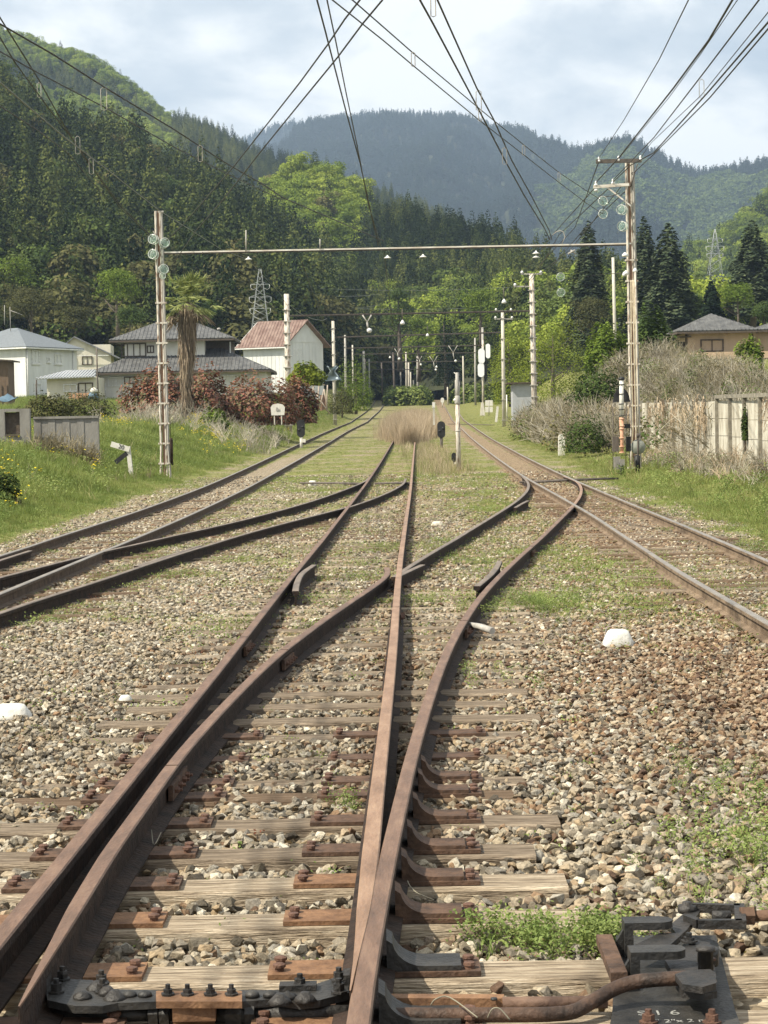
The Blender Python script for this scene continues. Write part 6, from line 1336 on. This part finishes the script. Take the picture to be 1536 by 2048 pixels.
# gradient post 20
Y=57; b=at(263,942,Y); b.z=min(b.z,G(b.x,b.y)+.1)-.1; t=thing("gradient_post","leaning white gradient post with arms reading 20 in the grass","gradient post",b)
q=MB(); q.bar(b,TP(256,893),.115,.12); q.build("post",M_whp,t)
e0=TP(259,899,-.08); e1=TP(222,888,-.08); q=MB(); q.bar(e1,e0,.03,.15); q.build("white_arm",M_whp,t)
q=MB(); q.bar(TP(231,925,-.05),TP(254,906,-.05),.03,.13); q.build("black_arm",M_blackp,t)
an=math.degrees(math.atan2(e0.z-e1.z,e0.x-e1.x)); text("20",(e0+e1)/2+Vector((.03,-.022,-.01)),.17,M_blackp,t,rx=90,ry=-an)
# ---------------------------------------------------------------- white lumps, stones, litter
def lump(name,label,px,py,w,h,m,seed,wire_=False,cat="marker block",flat=False,z=-.16):
    c=P(px,py,z) if py>1000 else onrail(px,py,z); Yk=c.y/F; W_=w*Yk; H=h*Yk; rr=random.Random(seed); t=thing(name,label,cat,c); bm=[]
    q=MB(); n=20; rings=((1.0,-.02),(1.0,.12),(.93,.35),(.80,.7),(.66,.93),(.45,1.0)); vs=[];fs=[]
    for (k,zz) in rings:
        for i in range(n):
            a=2*math.pi*i/n; sx=math.copysign(abs(math.cos(a))**.7,math.cos(a)); sy=math.copysign(abs(math.sin(a))**.7,math.sin(a)); j=1+rr.uniform(-.05,.05)*(2 if zz<.2 else 1); vs.append(c+Vector((W_/2*k*sx*j,W_*.34*k*sy*j,H*zz*(1+rr.uniform(-.04,.04)))))
    for r_ in range(len(rings)-1):
        for i in range(n): fs.append((r_*n+i,r_*n+(i+1)%n,(r_+1)*n+(i+1)%n,(r_+1)*n+i))
    fs.append(tuple((len(rings)-1)*n+i for i in range(n))); q.add(vs,fs,0,True); q.build("body",m,t)
    if wire_:
        for s_ in (-1,1):
            q=MB(); q.tube([c+Vector((s_*W_*.48,-.02,.02)),c+Vector((s_*W_*.62,-.03,.035)),c+Vector((s_*W_*.72,.0,.05)),c+Vector((s_*W_*.66,.05,.03))],.003,5); q.build("loop",M_whp,t)
        q=MB(); q.tube([c+Vector((-W_*.42,W_*.33,.03)),c+Vector((-W_*.32,W_*.4,H*1.08)),c+Vector((0,W_*.42,H*1.2)),c+Vector((W_*.3,W_*.4,H*1.05)),c+Vector((W_*.4,W_*.33,.03))],.003,5); q.build("loop",PG,t)
M_lump=mat("chalk_white",(.66,.66,.62),(.50,.48,.43),scale=6,rough=.85,bump=.3,bscale=25); M_pale=mat("pale_stone",(.55,.52,.44),(.38,.35,.28),scale=10,rough=.9,bump=.5)
lump("white_block","white trapezoid block with thin loops on the brown ballast at the right",1236,1291,62,32,M_lump,1,True)
lump("white_block","white rounded block on the ballast cut by the left edge",22,1438,84,30,M_lump,2)
lump("white_block","tiny white lump at the end of a sleeper left of the long rail",251,1400,26,10,M_lump,3,cat="stone",z=-.13)
lump("white_block","small white lump between the left track and the crossover",625,972,17,11,M_lump,4)
lump("pale_stone","pale flat stone beside the centre rail in the grass",875,1058,30,15,M_pale,5,cat="stone")
lump("pale_stone","pale stone in the green grass left of the hooked rail",922,1001,22,9,M_pale,6,cat="stone")
# dark rods crossing under the tracks (point rodding), and tubes drawn as beam shadows
def rods(label,p0,p1,n=2,m_=PD,z=-.08):
    a=onrail(*p0,z); b=onrail(*p1,z); t=thing("rodding_and_shadow_bar",label,"rod",a,"point rodding across the tracks"); d=(b-a).normalized(); s=Vector((-d.y,d.x,0))
    for k in range(n): q=MB(); q.tube([a+s*k*.22,a.lerp(b,.5)+s*k*.22+Vector((0,0,.01)),b+s*k*.22],.028,6); q.build("rod",m_,t)
rods("black rods crossing the right track from the signal post",(1060,965),(1236,957),3)
rods("dark rods and timber lying between the left track and the crossover",(600,966),(725,968),2)
rods("rods crossing the centre track beyond the bent closure rail",(750,967),(822,967),2)
rods("dark bars drawn as a gantry beam shadow across the right track far away",(896,848),(985,850),2)  # no rod here: dark tubes stand in for the beam's cast shadow
rods("dark bars drawn as a gantry beam shadow across the left track far away",(704,836),(782,838),2)  # beam shadow on the left track, also modelled as dark tubes
rods("second faint bar crossing the left track farther away",(700,820),(790,821),1)
rods("dark rods by the left edge beyond the leftmost rail",(-20,1046),(80,1030),2)
rods("thin pale rod sticking out right of the curving rail",(936,1250),(985,1262),1,PG,-.06)
# guardrail, car, people far away
Y=380; a=at(748,780,Y); b=at(800,781,Y); t=thing("guardrail","white road guardrail on the green bank at the far end of the left track","guardrail",a)
q=MB(); q.bar(at(748,775,Y),at(800,776,Y),.08,.35); q.build("rail_panel",M_whp,t); q=MB()
for k in range(12): q.box(at(750+k*4.4,780,Y+.1),(.16,.12,1.2))
q.build("posts",M_whp,t)
Y=378; c=at(796,784,Y); t=thing("parked_car","blue grey car beyond the guardrail in the far valley","car",c)
CARP=mat("blue_grey_car_paint",(.22,.30,.38),(.26,.34,.42),rough=.3,spec=.6)
q=MB(); q.prism([(c.x+x,c.y,c.z+z_) for x,z_ in ((-1.0,.25),(1.0,.25),(1.05,.75),(.85,.85),(.55,1.35),(-.5,1.38),(-.85,.9),(-1.05,.8))],(0,1.7,0)); q.build("body",CARP,t)
q=MB(); q.prism([(c.x+x,c.y-.02,c.z+z_) for x,z_ in ((.75,.88),(.5,1.28),(-.45,1.3),(-.75,.9))],(0,.03,0)); q.build("window",W_glass,t)
for s_ in (-.6,.6): q=MB(); q.lathe((c.x+s_,c.y-.05,c.z+.28),[(.27,-.1),(.3,0),(.2,.06)],12,axis=(0,-1,0)); q.build("wheel",M_blackp,t)
# hung umbrella / netting frame near the third left pole
Y=150; c=at(640,815,Y); t=thing("wooden_frame","leaning bare wooden frame with pale poles beside the third left pole","frame",c)
q=MB(); k=Y/F
for (x0,y0,x1,y1) in ((625,822,627,765),(634,824,638,768),(640,815,648,778),(648,778,655,818),(655,770,653,822),(633,790,660,828),(622,768,650,770)): q.tube([at(x0,y0,Y),at(x1,y1,Y)],.05,5)
q.build("poles",mat("weathered_poles",(.30,.24,.19),(.42,.36,.30),rough=.9),t)
q=MB(); q.prism([at(640,790,Y+.2),at(652,790,Y+.2),at(655,818,Y+.2),at(640,822,Y+.2)],(0,.06,0)); q.build("brown_panel",PR,t)
Y=160; c=at(664,770,Y); t=thing("blue_sheet","pale blue plastic sheet bundled behind the third left pole","sheet",c); q=MB(); vs=[];fs=[]
for i in range(7):
    for j in range(7): vs.append(at(660+i*1.7,733+j*4.5,Y)+Vector((0,.5*math.sin(i*1.7+j),.08*math.sin(i*2.1)))+Vector((-.25*abs(j-2)*(1 if i<3 else -1)*.5,0,0)))
for i in range(6):
    for j in range(6): fs.append((i*7+j,i*7+j+1,(i+1)*7+j+1,(i+1)*7+j))
q.add(vs,fs,0,True); o=q.build("sheet",mat("pale_blue_sheet",(.34,.42,.46),(.45,.52,.55),scale=2,rough=.6),t); sm=o.modifiers.new("thick",'SOLIDIFY'); sm.thickness=.03
Y=200; c=at(25,790,120); t=thing("blue_tarp","blue tarpaulin heaped at the left edge behind the grey wall","tarp",c); q=MB(); vs=[];fs=[]
for i in range(10):
    for j in range(4): vs.append(at(-30+i*7.5,792+j*3+(i%3),120)+Vector((0,-.3*j,.12*math.sin(i*1.3+j))))
for i in range(9):
    for j in range(3): fs.append((i*4+j,i*4+j+1,(i+1)*4+j+1,(i+1)*4+j))
q.add(vs,fs,0,True); o=q.build("sheet",mat("blue_tarp",(.07,.12,.16),(.12,.19,.25),scale=2,rough=.6),t); sm=o.modifiers.new("thick",'SOLIDIFY'); sm.thickness=.03
b=at(186,802,140); t=thing("laundry_bundle","white and blue bundle on a stand before the glass door of the lean-to","bundle",b); q=MB(); q.lathe(b+Vector((0,0,.1)),[(.3,0),(.42,.2),(.25,.45),(.1,.5)],9); q.build("blue_cloth",bpy.data.materials["blue_tarp"],t); q=MB(); q.lathe(b+Vector((.1,-.05,.55)),[(.18,0),(.3,.15),(.2,.32),(.05,.38)],9); q.build("white_cloth",M_whp,t)
simple_pole("slim dark antenna pole in front of the tiled house",(197,815),(193,695),150,.14,PD,group="catenary poles along the line")
# ---------------------------------------------------------------- switch gear at the bottom of the picture
# lock stretcher between the blades
yb=5.86
def B_(px,py,z): return P(px,py,z)
t=thing("stretcher_bar","black and rusty stretcher bar joining the two switch points at the bottom left","stretcher bar",P(400,2000,-.11))
z=-.095
def platepx(pts,z,th,m_,name,par=t):
    q=MB(); poly=[P(x,y,z) for x,y in pts]; q.prism([p-Vector((0,0,th)) for p in poly],(0,0,th)); return q.build(name,m_,par)
pl=platepx([(92,1985),(100,1962),(140,1958),(185,1960),(215,1978),(315,1980),(315,2003),(235,2006),(205,2012),(150,2012),(95,2000)],z,.022,BLK2,"left_arm")
pr=platepx([(482,1980),(560,1980),(600,1972),(620,1972),(640,1965),(693,1948),(698,1985),(640,2000),(600,2004),(555,1998),(482,2003)],z-.003,.022,BLK2,"right_arm")
pc=platepx([(312,1982),(484,1982),(484,2003),(312,2003)],z+.012,.02,RUSTP,"centre_plate")
q=MB(); q.tube([P(350,2025,z-.045),P(432,2025,z-.045)],.042,16); q.box((P(391,1998,z).x,P(391,2003,z).y,z-.02),(.125,.06,.06)); q.build("rusty_sleeve",RUSTP,t)
q=MB(); q.tube([P(110,2030,z-.055),P(350,2028,z-.05)],.02,10); q.build("threaded_rod",BLK2,t)
q=MB(); q.tube([P(432,2030,z-.05),P(500,2030,z-.05)],.026,12); q.tube([P(505,2028,z-.05),P(700,2026,z-.05)],.024,12); q.build("connecting_rod",BLK2,t)
for px in (308,330,462,474,500): q=MB(); q.lathe(P(px,2028,z-.048),[(.040,-.014),(.040,.014)],6,axis=(1,0,0),smooth=False); q.build("hex_nut",BLK2,t)
for px in (336,375,421,463): q=MB(); q.bolt(P(px,1990,z+.012),.014,.018); q.build("bolt",BLK,t)
for px in (260,290,505,540): q=MB(); q.lathe(P(px,1992,z),[(.022,0),(.019,.010),(.010,.016),(.0,.018)],14); q.build("rivet",BLK2,t)
for px,py in ((113,1985),(125,1960),(205,1985),(203,1968),(600,1975),(678,1985),(678,1962)): q=MB(); q.bolt(P(px,py,z),.017,.028); q.build("bolt",BLK,t)
q=MB(); q.box(P(596,1972,z+.006),(.11,.05,.016)); q.build("washer_plate",BLK,t)
q=MB(); q.box(P(95,1975,z+.0)+Vector((-.01,0,.0)),(.03,.09,.075)); q.box(P(697,1967,z)+Vector((-.005,.02,.0)),(.02,.08,.06)); q.build("end_bracket",BLK,t)
for k_,(px,py) in enumerate(((195,1980),(215,1992),(230,2000),(165,1999),(575,1998),(610,2002),(560,2006))):
    q=MB(); rr=random.Random(k_); c=P(px,py,z-.004); q.lathe(c,[(.035*rr.uniform(.7,1.2),0),(.028,.012),(.012,.022*rr.uniform(.7,1.4)),(.0,.026)],8); q.build("grease_clod",BLK,t)
# flat bar and rod behind, going right
t2_=thing("flat_bar","flat rusty bar with a hole leading into a rod right of the centre rails","rod",P(900,2000,-.14),"rods of the switch gear")
q=MB(); a=P(775,2001,-.13); b=P(1008,2002,-.13); q.bar(a,b,.045,.028); q.build("flat_bar",RUSTP,t2_); q=MB(); q.lathe(P(988,1997,-.112),[(.010,-.004),(.010,.0015)],12); q.build("hole",M_blackp,t2_)
q=MB(); q.tube([P(1005,2006,-.13),P(1215,2004,-.13)],.018,10); q.build("round_rod",mat("brown_rod",(.07,.042,.032),(.16,.10,.07),scale=12,rough=.75,bump=.3),t2_)
t3=thing("bent_drive_rod","thick bent brown rod rising from the rails to the black switch lever","rod",P(1100,2030,-.12),"rods of the switch gear")
q=MB(); path=[(770,2030,-.13),(900,2030,-.13),(1040,2030,-.13),(1110,2028,-.13),(1150,2022,-.125),(1190,2000,-.11),(1228,1978,-.09),(1270,1964,-.075),(1330,1958,-.065),(1390,1955,-.062)]
pts=[P(*p) for p in path]; q.tube(catmull(pts,4),.0215,14); q.build("rod",mat("dark_brown_rod",(.022,.016,.013),(.095,.055,.036),scale=9,rough=.6,bump=.4,bscale=60),t3)
q=MB(); c=P(1405,1958,-.06)
q.prism([P(x,y,-.04) for x,y in ((1350,1948),(1375,1940),(1420,1938),(1432,1946),(1432,1966),(1405,1974),(1365,1968))],(0,0,-.02)); q.prism([P(x,y,-.085) for x,y in ((1350,1962),(1375,1954),(1425,1952),(1434,1960),(1434,1982),(1405,1988),(1365,1982))],(0,0,-.02)); q.build("fork",BLK,t3)
q=MB(); q.lathe(P(1412,1968,-.11),[(.024,0),(.024,.10),(.03,.10),(.03,.112)],10); q.build("fork_pin",BLK,t3)
# crank stand
t4=thing("switch_crank_stand","black greasy crank stand on a chalk marked steel plate at the bottom right","switch machine",P(1345,2000,-.16))
zp=-.148
q=MB(); q.prism([P(x,y,zp-.016) for x,y in ((1212,2110),(1500,2110),(1470,2030),(1432,1880),(1232,1880),(1225,2030))],(0,0,.016)); q.build("base_plate",BLK2,t4)
CH=mat("chalk",(.36,.36,.34),(.14,.14,.13),scale=30,rough=.95,contrast=.5)
def chalk(s_,px,py,size): 
    c=P(px,py,zp+.0015); text(s_,c,size,CH,t4,rx=0,rz=0,ext=.0005,name="chalk_writing")
chalk("S 1 6",1317,2026,.062); chalk("37\" 2\"x 2 m",1350,2042,.040)
def cbr(x0,x1,ytop,ybot,zt,depth,name):
    """C shaped bracket: upright at the left, top arm with a rounded end"""
    a=P(x0,ytop,zt); b=P(x1,ytop,zt); r_=depth/2; q=MB(); n=10
    y0=a.y; arm=[(a.x,y0-r_,zt),(b.x-r_,y0-r_,zt)]+[(b.x-r_+r_*math.sin(k*math.pi/n),y0-r_*math.cos(k*math.pi/n),zt) for k in range(1,n)]+[(b.x-r_,y0+r_,zt),(a.x,y0+r_,zt)]
    q.prism(arm,(0,0,-.024)); q.prism([(a.x,y0-r_,zt-.024),(a.x+.028,y0-r_,zt-.024),(a.x+.028,y0+r_,zt-.024),(a.x,y0+r_,zt-.024)],(0,0,-(zt-.024-zp))) 
    q.prism([(a.x-.001,y0-.012,zt-.03),(a.x-.05,y0-.012,zp),(a.x-.001,y0-.012,zp)],(0,.024,0))
    o=q.build(name,BLK2,t4); q=MB(); q.lathe((b.x-r_-.005,y0,zt),[(.040,0),(.040,.022),(.037,.027),(.0,.0275)],20); q.tube([(b.x-r_-.055,y0+.0,zt+.006),(b.x-r_-.03,y0,zt+.006)],.006,6); q.build("pivot_cap",BLK,o)
    q=MB(); q.lathe((b.x-r_-.005,y0,zp),[(.026,0),(.026,zt-.024-zp)],12); q.build("pivot_pin",BLK,o)
    return o
cbr(1246,1346,1840,1890,-.035,.085,"rear_bracket"); cbr(1258,1372,1898,1960,-.035,.085,"front_bracket")
q=MB(); q.prism([P(x,y,-.075) for x,y in ((1262,1893),(1320,1866),(1352,1866),(1340,1850),(1385,1812),(1398,1812),(1400,1822),(1375,1858),(1335,1895))],(0,0,-.02)); q.build("upper_crank",BLK,t4)
q=MB(); q.prism([P(x,y,-.09) for x,y in ((1330,1920),(1345,1905),(1395,1880),(1420,1885),(1425,1910),(1432,1950),(1400,1956),(1345,1945))],(0,0,-.022)); q.build("lower_crank",BLK,t4)
q=MB(); q.lathe(P(1416,1930,-.10),[(.032,0),(.034,.05),(.030,.052)],14); q.build("socket",BLK2,t4); q=MB(); q.bolt(P(1416,1920,-.048),.016,.03); q.build("bolt",BOLTM,t4)
q=MB(); q.bolt(P(1378,1884,-.085),.018,.016); q.build("bolt",BLK,t4)
for px in (1297,1424): q=MB(); q.bolt(P(px,2046,zp),.018,.026); q.build("bolt",BOLTM,t4)
q=MB(); a=P(1208,1890,-.12); b=P(1232,1968,-.12); q.bar(a+Vector((0,0,.02)),b+Vector((.01,0,.02)),.05,.03); q.build("rusty_strap",DARKP,t4)
q=MB()
for k_ in range(4): q.lathe(P(1385+k_*9,1990+(k_%2)*5,-.12),[(.02,0),(.018,.012),(.0,.022)],7)
q.build("grease_clod",DARKP,t4)
# turnbuckle and rod leaving to the right
t5=thing("turnbuckle_rod","turnbuckle rod leaving the black crank stand for the right edge","rod",P(1450,1830,-.08),"rods of the switch gear")
zt=-.07
q=MB(); q.lathe(P(1374,1818,zt),[(.03,-.012),(.032,0),(.030,.012),(.016,.014),(.016,.024)],14); q.build("eye",BLK,t5)
q=MB(); q.bar(P(1385,1815,zt),P(1480,1818,zt),.022,.03); q.bar(P(1372,1838,zt),P(1398,1848,zt),.022,.03); q.bar(P(1396,1848,zt),P(1484,1848,zt),.022,.03); q.bar(P(1478,1815,zt),P(1482,1850,zt),.035,.03); q.build("turnbuckle_frame",BLK,t5)
q=MB(); q.lathe(P(1443,1832,zt),[(.018,-.03),(.018,.03)],8,axis=(1,0,0)); q.build("inner_nut",BLK,t5)
q=MB(); q.lathe(P(1494,1832,zt),[(.033,-.022),(.033,.022)],6,axis=(1,0,.0),smooth=False); q.build("hex_nut",DARKP,t5)
q=MB(); q.tube([P(1505,1832,zt),P(1700,1828,zt)],.019,12); q.build("rod",DARKP,t5)
# dry stalks and straw lying about near the rails
def stalk(label,pts,m_=None,r=.0022):
    q=MB(); q.tube(catmull([P(*p) for p in pts],4),r,5); t=thing("dry_stalk",label,"stalk",P(*pts[0]),"dry stalks lying on the gear"); q.build("stem",m_ or M_twig,t)
stalk("pale dry stalk arched over the rod right of the centre rails",[(975,2036,-.11),(985,2018,-.08),(1000,2018,-.08),(1020,2040,-.11)])
stalk("thin dry stalk lying across the flat bar",[(862,2010,-.1),(872,1998,-.08),(900,1995,-.08),(955,2035,-.1)])
stalk("thin dry stalk hooked over the near rail brace",[(815,1762,-.1),(822,1775,-.09),(838,1788,-.1),(868,1800,-.14)])
stalk("pale looped straw on the dark rail of the open switch point",[(303,1660,-.11),(308,1690,-.10),(322,1665,-.10)])
stalk("pale curved straw at the sleeper end left of the long rail",[(290,1470,-.12),(286,1485,-.1),(292,1497,-.1)])
HAZE=1.45e-4
# ---------------------------------------------------------------- haze
mb=MB(); mb.box((0,2600,298),(5200,6400,625)); m=bpy.data.materials.new("haze_air"); m.use_nodes=True; t=m.node_tree; t.nodes.clear()
o=t.nodes.new('ShaderNodeOutputMaterial'); v=t.nodes.new('ShaderNodeVolumePrincipled'); v.inputs['Density'].default_value=HAZE; v.inputs['Color'].default_value=(.56,.74,1,1); v.inputs['Anisotropy'].default_value=.2
t.links.new(v.outputs[0],o.inputs['Volume']); m.volume_intersection_method='FAST' if hasattr(m,'volume_intersection_method') else None
hz=mb.build("haze",m); tag(hz,"thin blue haze filling the valley air","haze",kind='stuff')
